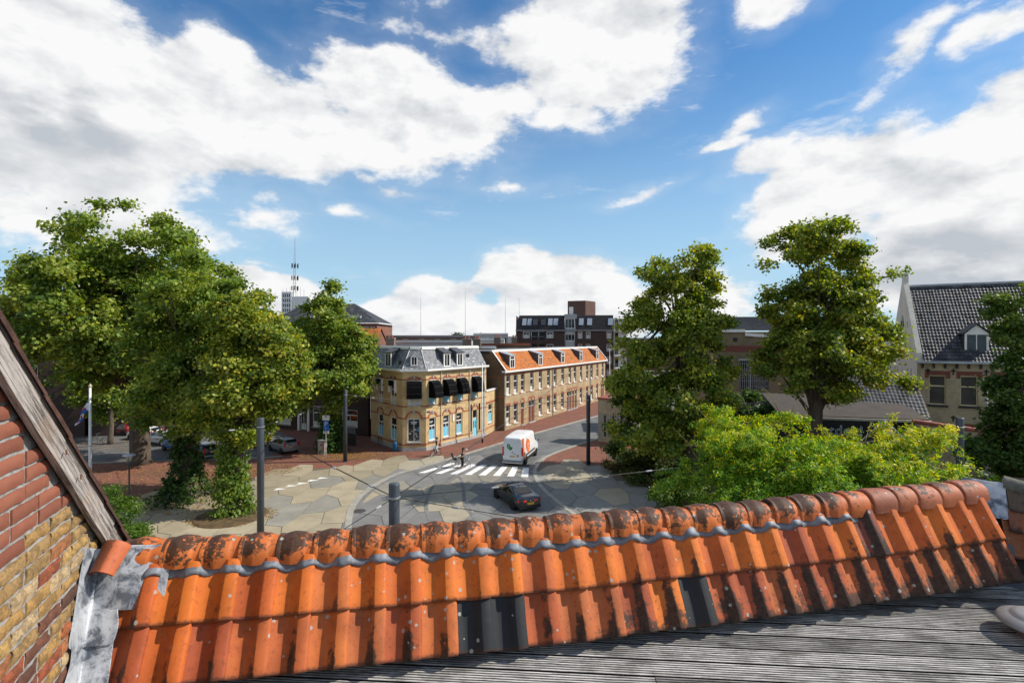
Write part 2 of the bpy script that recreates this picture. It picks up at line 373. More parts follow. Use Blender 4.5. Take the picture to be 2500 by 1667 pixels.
# ================================================================== SETTING: ground, paving, road
GROUND = mat('ground_earth', (.16, .15, .12), .95, .3, .05)
g = MB(); g.quad((-3000, -300, -.02), (3000, -300, -.02), (3000, 5000, -.02), (-3000, 5000, -.02)); tag(g.build('ground', GROUND), kind='structure')
def pavemat():
    g = NG('clay_paver'); p = g.pos(); mp = g.n('Mapping'); g.l(p, mp.inputs[0]); mp.inputs['Rotation'].default_value = (0, 0, R(32))
    b = g.n('TexBrick'); g.l(mp.outputs[0], b.inputs['Vector']); b.inputs['Scale'].default_value = 1; b.inputs['Brick Width'].default_value = .21; b.inputs['Row Height'].default_value = .08; b.inputs['Mortar Size'].default_value = .006
    b.inputs['Color1'].default_value = (.20, .070, .045, 1); b.inputs['Color2'].default_value = (.27, .105, .07, 1); b.inputs['Mortar'].default_value = (.09, .07, .055, 1)
    n = g.noise(p, .35, 6, .65); n2 = g.noise(p, 2.5, 5, .6)
    c = g.mix(g.mapr(n, .35, .7), b.outputs['Color'], (.15, .075, .055)); c = g.hsv(c, .5, 1, g.math('MULTIPLY_ADD', n2, .7, .65))
    return g.fin(c, .88, .25)
PAVE = pavemat()
def asphaltmat(name, col, sc=1.):
    g = NG(name); p = g.pos(); n = g.noise(p, .5 * sc, 6, .6); n2 = g.noise(p, 40, 3, .7); n3 = g.noise(g.vmul(p, (.25, .12, 1)), 1.2, 4, .6)
    c = g.mix(g.mapr(n, .3, .7), sc3(col, .8), sc3(col, 1.18)); c = g.mix(g.math('MULTIPLY', g.mapr(n3, .5, .68), .35), c, sc3(col, .6)); c = g.hsv(c, .5, 1, g.math('MULTIPLY_ADD', n2, .5, .75))
    g.bump(n2, .3, .004); return g.fin(c, .85, .3)
ASPHALT = asphaltmat('road_asphalt', (.135, .140, .138))
def sheet(name, pts, z, m, kind='structure', parent=None):
    mb = MB(); mb.poly([(x, y, z) for x, y in pts]); o = mb.build(name, m, parent); return tag(o, kind=kind) if kind else o
sheet('brick_pavement', [(-90, 12), (60, 12), (60, 74), (40, 120), (-90, 120)], .0, PAVE)
ROADL = [(-9.71, 31.1), (-10.66, 34.9), (-10.82, 38.6), (-9.9, 42.7), (-8.43, 45.2), (-5.87, 48.9), (-3.0, 53.4), (1.45, 60.1), (7.12, 68.2), (12.85, 76.3), (20, 86.5), (30, 101), (60, 143)]
ROADR = [(9.0, 20), (5.6, 29), (3.99, 33.3), (2.92, 36.5), (2.1, 39.7), (1.77, 42.7), (1.8, 44.9), (2.36, 47.6), (3.44, 50.6), (6.63, 55.3), (10.59, 60.2), (18, 69.5), (30, 84), (70, 133)]
sheet('road', [(-9.3, 20)] + ROADL + ROADR[::-1], .006, ASPHALT)
KERB = mat('kerb_concrete', (.31, .295, .25), .85, .15, 1.5, dirt=.2); GUTTER = mat('gutter_strip', (.17, .168, .16), .85, .2, 1.5)
def ribbon(name, pts, w, z, h, m, off=0., kind='structure', parent=None):
    """strip of width w and thickness h following a line"""
    pts = [Vector((x, y, 0)) for x, y in pts]; fine = []
    for i in range(len(pts) - 1):
        a, b = pts[max(i - 1, 0)], pts[min(i + 2, len(pts) - 1)]
        for k in range(6):
            t = k / 6; p0, p1 = pts[i], pts[i + 1]
            fine.append(.5 * ((2 * p0) + (p1 - a) * t + (2 * a - 5 * p0 + 4 * p1 - b) * t * t + (3 * p0 - a - 3 * p1 + b) * t ** 3))
    fine.append(pts[-1]); mb = MB(); vs = []
    for i, p in enumerate(fine):
        t = (fine[min(i + 1, len(fine) - 1)] - fine[max(i - 1, 0)]).normalized(); n = Vector((t.y, -t.x, 0))
        for o, zz in ((off - w / 2, z), (off - w / 2, z + h), (off + w / 2, z + h), (off + w / 2, z)): vs.append(p + n * o + Vector((0, 0, zz)))
    fs = [(4 * i + a, 4 * i + a + 1, 4 * i + 5 + a, 4 * i + 4 + a) for i in range(len(fine) - 1) for a in range(3)]
    mb.add(vs, fs); o = mb.build(name, m, parent); return tag(o, kind=kind) if kind else o
ribbon('kerb', ROADL, .42, .0, .055, KERB, -.25); ribbon('kerb', ROADR, .32, .0, .055, KERB, .2)
ribbon('gutter', ROADL[:6], .34, .0, .036, GUTTER, .16); ribbon('gutter', ROADR[1:9], .42, .0, .036, GUTTER, -.2)
ISL = [(-4.6, 27), (-4.9, 30), (-5.15, 32.2), (-5.93, 35.3), (-6.2, 39.2), (-5.78, 42.0), (-5.0, 42.6), (-4.26, 42.3), (-3.65, 38.6), (-3.22, 35.3), (-2.53, 33.3), (-1.6, 30)]
ribbon('kerb', ISL, .26, .0, .045, GUTTER)
# ---- the plaza's big polygon slabs, one object each
ZONE = [(-24.5, 24), (-26.5, 35.3), (-26.3, 38.6), (-22.9, 39.2), (-21.4, 41), (-21, 43.2), (-19.6, 44.9), (-15.5, 46), (-13, 47.1), (-12.2, 48.7), (-9.7, 49.4), (-7.5, 49.6), (-5.4, 50.2), (-1.0, 49.0), (1.9, 46.6), (2.2, 47.6), (5.3, 47.4), (7.6, 46.6), (9, 43.3), (10, 41.4), (13, 37.7), (16, 30), (16, 24)]
def inside(x, y, poly):
    r = False; j = len(poly) - 1
    for i in range(len(poly)):
        (xi, yi), (xj, yj) = poly[i], poly[j]
        if (yi > y) != (yj > y) and x < (xj - xi) * (y - yi) / (yj - yi) + xi: r = not r
        j = i
    return r
def slabmat():
    g = NG('plaza_slab'); oi = g.n('ObjectInfo'); p = g.pos(); n = g.noise(p, .8, 7, .65); n2 = g.noise(p, 45, 3, .7); n3 = g.noise(p, .22, 4, .6)
    c = g.hsv(oi.outputs['Color'], .5, 1, g.math('MULTIPLY_ADD', n, .7, .62)); c = g.hsv(c, .5, 1, g.math('MULTIPLY_ADD', n2, .4, .8))
    c = g.mix(g.math('MULTIPLY', g.mapr(n3, .5, .7), .3), c, (.10, .10, .095)); g.bump(n2, .25, .003); return g.fin(c, .85, .3)
SLAB = slabmat()
plaza = MB(); plaza.poly([(x, y, .012) for x, y in ZONE]); plaza = tag(plaza.build('plaza_pavement', mat('slab_joint', (.12, .108, .085), .95, .2)), kind='structure')
def jit(x, y, k):
    h = math.sin(x * 12.9898 + y * 78.233 + k * 37.7) * 43758.5453; return (h - math.floor(h)) - .5
hx, hy = 1.86, 3.75            # column pitch, row pitch
for i in range(-16, 12):
    for j in range(5, 15):
        cx, cy = i * hx, j * hy + (hy / 2 if i % 2 else 0)
        if not inside(cx, cy, ZONE): continue
        vs = []
        for a, b in ((1.24, 0), (.62, .5), (-.62, .5), (-1.24, 0), (-.62, -.5), (.62, -.5)):
            vx, vy = cx + a * 1.0, cy + b * hy; qx, qy = round(vx, 2), round(vy, 2)
            vx, vy = vx + jit(qx, qy, 1) * .55, vy + jit(qx, qy, 2) * 1.0
            vs.append((vx + (cx - vx) * .022, vy + (cy - vy) * .016))
        road = inside(cx, cy, [(-9.3, 20)] + ROADL + ROADR[::-1]); isl = inside(cx, cy, ISL + [(-1.6, 20), (-4.6, 20)])
        q = jit(cx, cy, 5) + .5
        if isl: col = (.34, .30, .22)
        elif road: col = (.185, .183, .175) if q < .8 else (.26, .24, .195)
        elif cx < -10: col = (.315, .268, .185) if q < .66 else ((.255, .243, .205) if q < .86 else (.345, .295, .205))
        else: col = (.32, .285, .21) if q < .4 else (.245, .245, .225)
        k = 1 + jit(cx, cy, 9) * .22
        mb = MB(); mb.prism([(x, y, .014) for x, y in vs], (0, 0, .018)); o = mb.build('paving_slab', SLAB, plaza, origin=(cx, cy, 0)); o.color = (*sc3(col, k), 1)
# ---- painted markings
PAINT = mat('road_paint', (.78, .78, .76), .6, .1, 3., dirt=.25)
ZEB = [((-7.98, 43.6), (-7.52, 43.9), (-4.85, 47.55), (-5.3, 47.4))]
nearL, nearR = Vector((-7.75, 43.95)), Vector((1.05, 42.66)); farL, farR = Vector((-5.35, 47.45)), Vector((1.25, 45.75))
for k in range(8):
    t = k / 7; tn = t ** .93
    a, b = nearL.lerp(nearR, tn), farL.lerp(farR, t); d = (nearR - nearL).normalized() * .29; e2 = (farR - farL).normalized() * .27
    mb = MB(); mb.prism([(*(a - d), .036), (*(a + d), .036), (*(b + e2), .036), (*(b - e2), .036)], (0, 0, .005)); tag(mb.build('crossing_stripe', PAINT), kind='structure')
for x, y in ((-17.77, 39.2), (-17.27, 40.05), (-16.71, 40.75), (-16.19, 41.6), (-15.66, 42.3)):
    mb = MB(); mb.prism([(x - .3, y + .25, .036), (x - .32, y - .35, .036), (x + .45, y + .1, .036)], (0, 0, .004)); tag(mb.build('yield_marking', PAINT), kind='structure')
mb = MB(); mb.lathe((-10.2, 34.2, .034), [(.42, 0), (.42, .012), (.34, .016), (.0, .016)], 24); tag(mb.build('manhole_cover', mat('cast_iron', (.06, .055, .05), .6, .2, 6.)), 'round cast iron manhole cover beside the curved kerb', 'manhole')
# asphalt lane and strips under the left trees
sheet('side_road', [(-60, 44), (-24.2, 49.6), (-23.2, 53.5), (-26, 60), (-34, 70), (-60, 74)], .006, asphaltmat('side_asphalt', (.12, .12, .12)))
ribbon('kerb', [(-60, 43.8), (-42, 47), (-30, 48.8), (-24.2, 49.6), (-22.6, 50.4)], .25, .0, .06, KERB)
sheet('lawn', [(21, 26), (60, 26), (60, 38), (21, 34)], .008, mat('lawn_grass', (.07, .13, .03), .95, .35, 2., bump=.02))
sheet('planting_bed', [(9.6, 52.6), (9.2, 45.2), (11, 41.6), (14, 37.2), (15, 30), (15, 14), (40, 14), (40, 52), (24, 56)], .012, mat('bed_soil', (.07, .055, .035), .95, .3, 1.5, bump=.02))
# fallen leaves: nobody could count them
def litter(name, spots, n, cols, label):
    V = []; Fc = []; C = []
    for k in range(n):
        x0, y0, r, sq = random.choice(spots); a = random.uniform(0, 6.28); rr = r * math.sqrt(random.random()); x, y = x0 + rr * math.cos(a), y0 + rr * math.sin(a) * sq
        s = random.uniform(.04, .085); t = random.uniform(0, 6.28); b = len(V); zz = .045 + random.uniform(0, .02)
        for q, l in ((0, 1.), (1.6, .6), (3.14, .9), (4.7, .6)): V.append((x + s * l * math.cos(t + q), y + s * l * math.sin(t + q), zz + random.uniform(-.008, .012)))
        Fc.append((b, b + 1, b + 2, b + 3)); C.append(random.choice(cols))
    me = bpy.data.meshes.new(name); me.from_pydata(V, [], Fc); me.materials.append(attrmat('fallen_leaf', .8, .2, .3, 9., .001))
    at = me.attributes.new('col', 'FLOAT_COLOR', 'FACE'); at.data.foreach_set('color', [q for c in C for q in (*c, 1)])
    o = bpy.data.objects.new(name, me); COL.objects.link(o); return tag(o, label, 'leaves', kind='stuff')
litter('fallen_leaves', [(-17.5, 50.2, 4.0, .45), (-14.5, 50.4, 3.5, .5), (-33, 46.5, 7, .5), (-27, 43.5, 6, .5), (-44, 55, 6, .5), (-18.2, 33.2, 3.0, .7), (-24, 35.5, 4, .6), (-30, 42, 9, .5), (-22.5, 45, 4, .5)], 9000,
       [(.42, .25, .05), (.34, .17, .04), (.48, .32, .09), (.25, .12, .04), (.30, .22, .06)], 'yellow and brown fallen leaves scattered under the street trees')
bed = MB(); bed.lathe((-18.2, 33.2, .034), [(2.2, 0), (2.1, .06), (1.2, .12), (.0, .14)], 28); tag(bed.build('tree_bed', mat('bed_soil2', (.10, .065, .03), .95, .35, 2.5, bump=.02)), kind='structure')

# ================================================================== FOREGROUND: roof terrace
EV, NV = Vector((.981, .1925, 0)), Vector((.1925, -.981, 0)); UP = Vector((0, 0, 1))
SLOPE = R(64); DV = NV * math.cos(SLOPE) - UP * math.sin(SLOPE); ON = NV * math.sin(SLOPE) + UP * math.cos(SLOPE)
T0 = Vector((-2.142, 2.817, CAM_H - 1.305)); PITCH, EXPO = .202, .276; NPAN = 29
def sag(s): return .0045 * (s - 2.3) ** 2
def rp(s, d, n=0.): return T0 + EV * s + DV * d + ON * n + UP * sag(s)
def tilemat(name, cap=False):
    g = NG(name); oi = g.n('ObjectInfo'); p = g.pos(); tc = g.n('TexCoord'); sp = g.n('SeparateXYZ'); g.l(tc.outputs['Object'], sp.inputs[0])
    n1 = g.noise(p, 9, 6, .6); n2 = g.noise(p, 38, 6, .7); n3 = g.noise(p, 120, 3, .6)
    c = g.hsv(oi.outputs['Color'], g.math('MULTIPLY_ADD', n1, .016, .492), 1, g.math('MULTIPLY_ADD', n1, .55, .70))
    # weather: brown bloom, black algae with ragged edges, pale lichen rings and dots
    c = g.mix(g.math('MULTIPLY', g.mapr(n2, .52, .68), .5), c, g.hsv(c, .495, .95, .35)); c = g.mix(g.math('MULTIPLY', g.mapr(g.noise(p, 4.5, 4, .6), .46, .66), .5), c, g.hsv(c, .492, 1.0, .46))
    if cap:
        lim = g.math('ADD', g.math('MULTIPLY', sp.outputs[2], 3.4), g.math('MULTIPLY', g.math('ABSOLUTE', g.math('SUBTRACT', sp.outputs[0], .06)), -2.2))
        msk = g.math('ADD', g.math('ADD', lim, g.math('MULTIPLY', g.math('SUBTRACT', n1, .5), 1.3)), g.math('MULTIPLY', g.math('SUBTRACT', n2, .5), 1.5))
        msk = g.math('ADD', msk, g.math('MULTIPLY_ADD', oi.outputs['Alpha'], .9, -.80)); blk = g.mapr(msk, -.05, .14)
    else:
        fl = g.math('MULTIPLY', g.mapr(sp.outputs[0], .085, .115), g.mapr(sp.outputs[0], .135, .165, 1., 0.))
        low = g.mapr(sp.outputs[1], .0, .22, 1., 0.)
        msk = g.math('ADD', g.math('MULTIPLY', fl, .42), g.math('MULTIPLY', low, .34))
        msk = g.math('ADD', g.math('ADD', msk, g.math('MULTIPLY', g.math('SUBTRACT', n1, .5), 1.2)), g.math('MULTIPLY', g.math('SUBTRACT', n2, .5), .8))
        msk = g.math('ADD', msk, g.math('MULTIPLY_ADD', oi.outputs['Alpha'], .9, -1.02)); blk = g.mapr(msk, -.08, .20)
    if not cap: c = g.mix(g.math('MULTIPLY', g.mapr(g.math('ADD', sp.outputs[1], g.math('MULTIPLY', g.math('SUBTRACT', n2, .5), .05)), .004, .022, 1., 0.), .75), c, (.05, .022, .014))
    c = g.mix(g.math('MULTIPLY', blk, .93), c, g.mix(g.mapr(n2, .4, .6), (.012, .010, .008), (.045, .030, .020)))
    v = g.n('TexVoronoi', feature='F1'); v.inputs['Scale'].default_value = 26; g.l(p, v.inputs['Vector'])
    vs = g.n('SeparateColor'); g.l(v.outputs['Color'], vs.inputs[0])
    sz = g.math('MULTIPLY', g.mapr(vs.outputs[0], .80, 1.0), .30)
    dd = g.math('ADD', v.outputs['Distance'], g.math('MULTIPLY', g.math('SUBTRACT', n3, .5), .22)); spot = g.math('LESS_THAN', dd, sz)
    c = g.mix(g.math('MULTIPLY', spot, .8), c, g.mix(n3, (.20, .20, .18), (.50, .51, .47)))
    pits = g.mapr(n3, .30, .24); c = g.mix(g.math('MULTIPLY', pits, .7), c, (.03, .02, .015))
    g.bump(g.math('ADD', g.math('MULTIPLY', n2, .6), g.math('MULTIPLY', n3, .5)), .35, .003)
    return g.fin(c, g.math('MULTIPLY_ADD', n1, .3, .48), .32)
TILE, CAPM = tilemat('clay_pantile'), tilemat('clay_ridge_tile', True)
LEAD = None
def leadmat():
    g = NG('lead_sheet'); p = g.pos(); n1 = g.noise(p, 10, 8, .7, dist=.6); n2 = g.noise(p, 34, 7, .75); n3 = g.noise(p, 5, 5, .6, dist=.8)
    c = g.mix(g.mapr(n1, .38, .62), (.10, .115, .14), (.44, .47, .51)); c = g.mix(g.math('MULTIPLY', g.mapr(n2, .54, .66), .8), c, (.055, .06, .065)); c = g.mix(g.math('MULTIPLY', g.mapr(n3, .5, .58), .65), c, (.54, .56, .58))
    g.bump(g.math('ADD', n1, g.math('MULTIPLY', n2, .4)), .5, .008); return g.fin(c, .45, .5, .25)
LEAD = leadmat()
PROF = [(0, .018), (.012, .013), (.03, .005), (.048, .0), (.068, -.001), (.088, .003), (.102, .011), (.116, .024), (.130, .038), (.142, .046), (.156, .0475), (.172, .045), (.188, .041), (.198, .036), (.203, .030), (.205, .014)]
def panmesh(name, wob):
    mb = MB(); L_ = .304; ys = [0, .006, .02, .08, .16, .25, L_]; T = .014; n = len(PROF); rnd = random.Random(wob)
    def z(x, zz, y): return zz * (1 - .07 * y / L_) + .024 * (1 - y / L_) - (.006 if y == 0 else (.0015 if y < .01 else 0)) + .0012 * math.sin(17 * x + 9 * y + wob)
    vs = [(x + .0015 * math.sin(y * 14 + wob), y - .006 * math.sin(x / .205 * math.pi) * (1 if y < .05 else 0), z(x, zz, y)) for y in ys for x, zz in PROF]
    vs += [(x, y + .004, z(x, zz, y) - T) for y in ys for x, zz in PROF]
    m = len(ys) * n; fs = []
    for j in range(len(ys) - 1):
        for i in range(n - 1):
            a = j * n + i; fs.append((a, a + 1, a + n + 1, a + n)); fs.append((m + a, m + a + n, m + a + n + 1, m + a + 1))
    for i in range(n - 1): fs.append((i, m + i, m + i + 1, i + 1)); a = (len(ys) - 1) * n + i; fs.append((a, a + 1, m + a + 1, m + a))
    for j in range(len(ys) - 1): fs.append((j * n, j * n + n, m + j * n + n, m + j * n)); a = j * n + n - 1; fs.append((a, m + a, m + a + n, a + n))
    mb.add(vs, fs); me = mb.mesh(name, TILE, smooth=True)
    for p in me.polygons:                       # crisp edge along the crown and the joint
        if p.index % 1 == 0: p.use_smooth = True
    me.set_sharp_from_angle(angle=R(26)); return me
PANS = [panmesh('roof_tile', w) for w in (0., 1.7, 3.1)]
roof = empty('tiled_parapet', tuple(rp(3, .3)), 'small orange pantile ridge roof along the edge of the terrace', 'parapet roof')
rotm = Matrix((tuple(EV), tuple(-DV), tuple(ON))).transposed()
ORA = [(.57, .140, .020), (.62, .165, .023), (.52, .120, .020), (.59, .150, .020), (.50, .112, .022)]
BRN = [(.46, .115, .030), (.38, .085, .026), (.50, .135, .032), (.34, .075, .026), (.42, .115, .034)]
for r in range(2):
    for k in range(NPAN):
        q = random.random(); f_ = k / (NPAN - 1)
        if r == 0: c = random.choice(ORA) if q < .96 - .12 * f_ else random.choice(BRN)
        else: c = random.choice(ORA) if q < .34 - .2 * f_ else random.choice(BRN)
        al = .05 + .30 * random.random() + (.26 if r else .0) + (.62 if r else .26) * f_
        if r == 1 and k in (9, 10, 16): c, al = (.020, .022, .025), .1
        if r == 0 and k in (23,): c, al = (.22, .06, .035), .95
        d_tilt = Matrix.Rotation(random.uniform(-.008, .008), 3, 'Z') @ Matrix.Rotation(random.uniform(-.012, .012), 3, 'Y')
        s = k * PITCH; o = inst('roof_tile', random.choice(PANS), roof, rp(s, (r + 1) * EXPO + random.uniform(-.004, .004), .012 + random.uniform(-.002, .003)), (rotm @ d_tilt).to_euler(), c); o.color = (*c, min(1, al))
# ridge tiles
def capmesh(name, humps):
    mb = MB(); n = 20; L_ = .245
    prof = ([(0, .104), (.005, .110), (.022, .1105), (.027, .107), (.040, .110), (.062, .116), (.082, .120), (.088, .1205), (.092, .120), (.115, .1175), (.145, .1125), (.158, .107), (.164, .1015), (.175, .100), (.20, .0985), (.245, .097)] if humps else
            [(0, .112), (.006, .119), (.02, .121), (.05, .1215), (.12, .118), (.19, .110), (.21, .104), (.245, .100)])
    vs = []
    for T in (0, .013):
        for x, r in prof:
            for i in range(n + 1):
                a = math.pi * (i - 1.5) / (n - 3); rr = r * .955 - T; a = min(max(a, 0), math.pi); low = -.038 * (r / .12) if i in (0, n) else (-.018 if i in (1, n - 1) else 0)
                vs.append((x, -rr * 1.0 * math.cos(a), rr * .98 * math.sin(a) + low))
    m = len(prof) * (n + 1); fs = []
    for j in range(len(prof) - 1):
        for i in range(n):
            a = j * (n + 1) + i; fs.append((a, a + 1, a + n + 2, a + n + 1)); fs.append((m + a, m + a + n + 1, m + a + n + 2, m + a + 1))
    for j in range(len(prof) - 1):
        for e_ in (0, n): a = j * (n + 1) + e_; fs.append((a, a + n + 1, m + a + n + 1, m + a) if e_ == 0 else (a, m + a, m + a + n + 1, a + n + 1))
    for e_ in (0, len(prof) - 1):
        for i in range(n): a = e_ * (n + 1) + i; fs.append((a, m + a, m + a + 1, a + 1) if e_ == 0 else (a, a + 1, m + a + 1, m + a))
    mb.add(vs, fs); me = mb.mesh(name, CAPM, smooth=True); me.set_sharp_from_angle(angle=R(40)); return me
CAPS = [capmesh('ridge_tile', True), capmesh('ridge_tile', False)]
capz = .042
for k in range(NPAN):
    s = k * .2035 - .02; hump = k < NPAN - 6; c = (.54, .145, .032) if hump else random.choice([(.40, .135, .070), (.36, .11, .055), (.44, .14, .06)])
    if 17 < k <= NPAN - 6: c = (.50, .135, .038)
    pos = T0 + EV * (s + random.uniform(-.006, .006)) - NV * .070 + UP * (sag(s) + capz + random.uniform(-.006, .006))
    bas = Matrix((tuple(EV), tuple(-NV), (0, 0, 1))).transposed() @ Matrix.Rotation(random.uniform(-.05, .05), 3, 'Z') @ Matrix.Rotation(random.uniform(-.045, .03), 3, 'Y') @ Matrix.Rotation(random.uniform(-.07, .07), 3, 'X')
    o = inst('ridge_tile', CAPS[0 if hump else 1], roof, pos, bas.to_euler(), c); o.color = (*sc3(c, random.uniform(.85, 1.12)), random.uniform(.74, 1.0) if hump else random.uniform(.45, .8))
# lead strip dressed over the tile tops
mb = MB(); st = 0.; rows = []
while st < 4.72:
    x = st % PITCH; z = np.interp(x, [q[0] for q in PROF], [q[1] for q in PROF]); wv = .007 * math.sin(st * 23) + .006 * math.sin(st * 61)
    dl = .036 + wv + .014 * (1 - z / .048); N_ = z + .024
    rows.append([rp(st, -.05, .005 + z * .6), rp(st, -.02, .014 + z * .8), rp(st, dl * .5, N_ + .003), rp(st, dl, N_), rp(st, dl, N_ - .008)]); st += .0101
vs = [p for r_ in rows for p in r_]; mb.add(vs, [(5 * i + j, 5 * i + 5 + j, 5 * i + 6 + j, 5 * i + 1 + j) for i in range(len(rows) - 1) for j in range(4)]); mb.build('lead_flashing', mat('strip_lead', (.15, .165, .19), .5, .35, 14., bump=.004, spec=.4), roof, True)
# timber body under the tiles and the far slope
WOODD = mat('dark_timber', (.03, .025, .02), .9, .3)
mb = MB(); a0, a1, b0, b1 = rp(-.03, -.02, -.02), rp(NPAN * PITCH - .02, -.02, -.02), rp(-.03, .53, -.015), rp(NPAN * PITCH - .02, .53, -.015)
c0, c1 = a0 - NV * .5 - UP * .45, a1 - NV * .5 - UP * .45
mb.add([a0, a1, b1, b0, c0, c1], [(0, 3, 2, 1), (0, 1, 5, 4), (0, 4, 3), (1, 2, 5), (3, 4, 5, 2)]); mb.build('timber_core', WOODD, roof)
for k in range(NPAN):
    back = Matrix((tuple(-EV), tuple(NV * math.cos(R(45)) + UP * math.sin(R(45))), tuple(-NV * math.sin(R(45)) + UP * math.cos(R(45))))).transposed()
    o = inst('roof_tile', PANS[k % 3], roof, T0 + EV * ((k + 1) * PITCH) - NV * .27 - UP * .20 + UP * sag(k * PITCH), back.to_euler(), random.choice(BRN)); o.color = (*o.color[:3], .6)
# ---- brick gable wall on the left, brick by brick
P0 = Vector((-2.237, 2.675, 0)); WV = Vector((-.37, .929, 0)); WO = Vector((.929, .37, 0))
def wp(v, z, o=0.): return P0 + WV * v + WO * o + UP * z
def zline(v): return 11.285 - .95 * (v + .783)
gable = empty('brick_gable', tuple(wp(0, 9.65)), 'brick gable wall with weathered wooden bargeboard at the left edge', 'wall')
MORT = mat('mortar', (.27, .265, .25), .95, .3, 25., bump=.006)
mb = MB(); mb.prism([wp(-1.9, 9.0, -.0035), wp(.48, 9.0, -.0035), wp(.48, zline(.48) + .03, -.0035), wp(-1.9, zline(-1.9) + .03, -.0035)], tuple(WO * -.25)); mb.build('mortar_wall', MORT, gable)
def brickobj():
    g = NG('old_brick'); oi = g.n('ObjectInfo'); p = g.pos(); n1 = g.noise(p, 16, 6, .65); n2 = g.noise(p, 55, 6, .75)
    c = g.hsv(oi.outputs['Color'], g.math('MULTIPLY_ADD', n1, .02, .49), 1, g.math('MULTIPLY_ADD', n1, .6, .7))
    rough = oi.outputs['Alpha']
    dk = g.math('MULTIPLY', g.mapr(g.math('ADD', n1, g.math('MULTIPLY', n2, .5)), .64, .84), rough); c = g.mix(g.math('MULTIPLY', dk, .55), c, (.05, .03, .02))
    lt = g.math('MULTIPLY', g.mapr(n2, .60, .75), rough); c = g.mix(g.math('MULTIPLY', lt, .5), c, (.62, .52, .40))
    b = g.n('Bump'); b.inputs['Distance'].default_value = .012; g.l(g.math('MULTIPLY_ADD', rough, .8, .12), b.inputs['Strength']); g.l(g.math('ADD', n1, n2), b.inputs['Height']); g.l(b.outputs[0], g.b.inputs['Normal'])
    return g.fin(c, .85, .25)
BRK = brickobj()
def brickmesh(w, seed, rough):
    rnd = random.Random(seed); mb = MB(); nx, nz = 6, 3; h = .0545; vs = []
    for j in range(nz + 1):
        for i in range(nx + 1):
            x, z = w * i / nx, h * j / nz; ed = i in (0, nx) or j in (0, nz); k = .0025 + .004 * rough
            vs.append((x + rnd.uniform(-k, k), z + rnd.uniform(-k, k), (.0 if ed else .006) + rnd.uniform(-.004, .004) * rough))
    n = len(vs); vs = [(x, z, y) for x, y, z in vs]  # (along, out, up)
    vs += [(x, -.02, z) for x, y, z in vs]; fs = []
    W_ = nx + 1
    for j in range(nz):
        for i in range(nx): a = j * W_ + i; fs.append((a, a + 1, a + W_ + 1, a + W_))
    for i in range(nx): fs.append((i + 1, i, n + i, n + i + 1)); a = nz * W_ + i; fs.append((a, a + 1, n + a + 1, n + a))
    for j in range(nz): a = j * W_; fs.append((a, a + W_, n + a + W_, n + a)); a += nx; fs.append((a + W_, a, n + a, n + a + W_))
    mb.add(vs, fs); me = mb.mesh('brick', BRK, smooth=True); me.set_sharp_from_angle(angle=R(45)); return me
BM = {(w, ro): [brickmesh(w, 11 * k + int(w * 100), ro) for k in range(3)] for w in (.206, .095) for ro in (0, 1)}
wrot = Matrix((tuple(-WV), tuple(WO), (0, 0, 1))).transposed().to_euler()
OLD = [(.56, .36, .13), (.48, .29, .10), (.50, .20, .08), (.13, .065, .045), (.18, .08, .055), (.60, .44, .24), (.40, .11, .05), (.42, .27, .11), (.22, .09, .055), (.55, .17, .06)]
row = 0; z = 9.30
while z < 12.5:
    v = -1.7 + (.11 if row % 2 else 0)
    while v < .44:
        w = .206 if random.random() < .84 else .095
        mid = v + w / 2
        if z + .03 < zline(mid) + .045 and v + w < .5:
            old = z < 10.64 + .02 * math.sin(v * 9)
            c = (random.choice(OLD) if random.random() > .82 or z < 10.22 else random.choice(OLD[:2] + OLD[5:6] + OLD[7:8])) if old else sc3((.235, .085, .052), random.uniform(.85, 1.2))
            o = inst('brick', random.choice(BM[(w, 1 if old else 0)]), gable, wp(v + w, z, .001 + random.uniform(-.002, .004)), wrot, c); o.color = (*c, 1.0 if old else .12)
        v += w + .0155
    z += .0700; row += 1
# bargeboards along the verge
def woodmat():
    g = NG('weathered_board'); tc = g.n('TexCoord'); p = tc.outputs['Object']; q = g.vmul(p, (1.2, 30, 30)); n1 = g.noise(q, 2.2, 7, .7); n2 = g.noise(g.vmul(p, (4, 90, 90)), 2, 5, .7); n3 = g.noise(p, 5, 5, .6)
    oi = g.n('ObjectInfo'); c = g.mix(g.mapr(n1, .36, .60), (.12, .10, .082), (.62, .57, .52)); c = g.mix(g.math('MULTIPLY', g.mapr(n2, .53, .66), .85), c, (.035, .028, .022)); c = g.mix(g.math('MULTIPLY', g.mapr(n3, .48, .65), .28), c, (.50, .34, .22)); c = g.mix(1.0, c, oi.outputs['Color'], 'MULTIPLY')
    g.bump(g.math('ADD', n1, g.math('MULTIPLY', n2, .7)), .8, .006); return g.fin(c, .85, .2)
WOOD = woodmat()
ang = math.atan(.95); SD = WV * math.cos(ang) - UP * math.sin(ang); SN = WV * math.sin(ang) + UP * math.cos(ang)
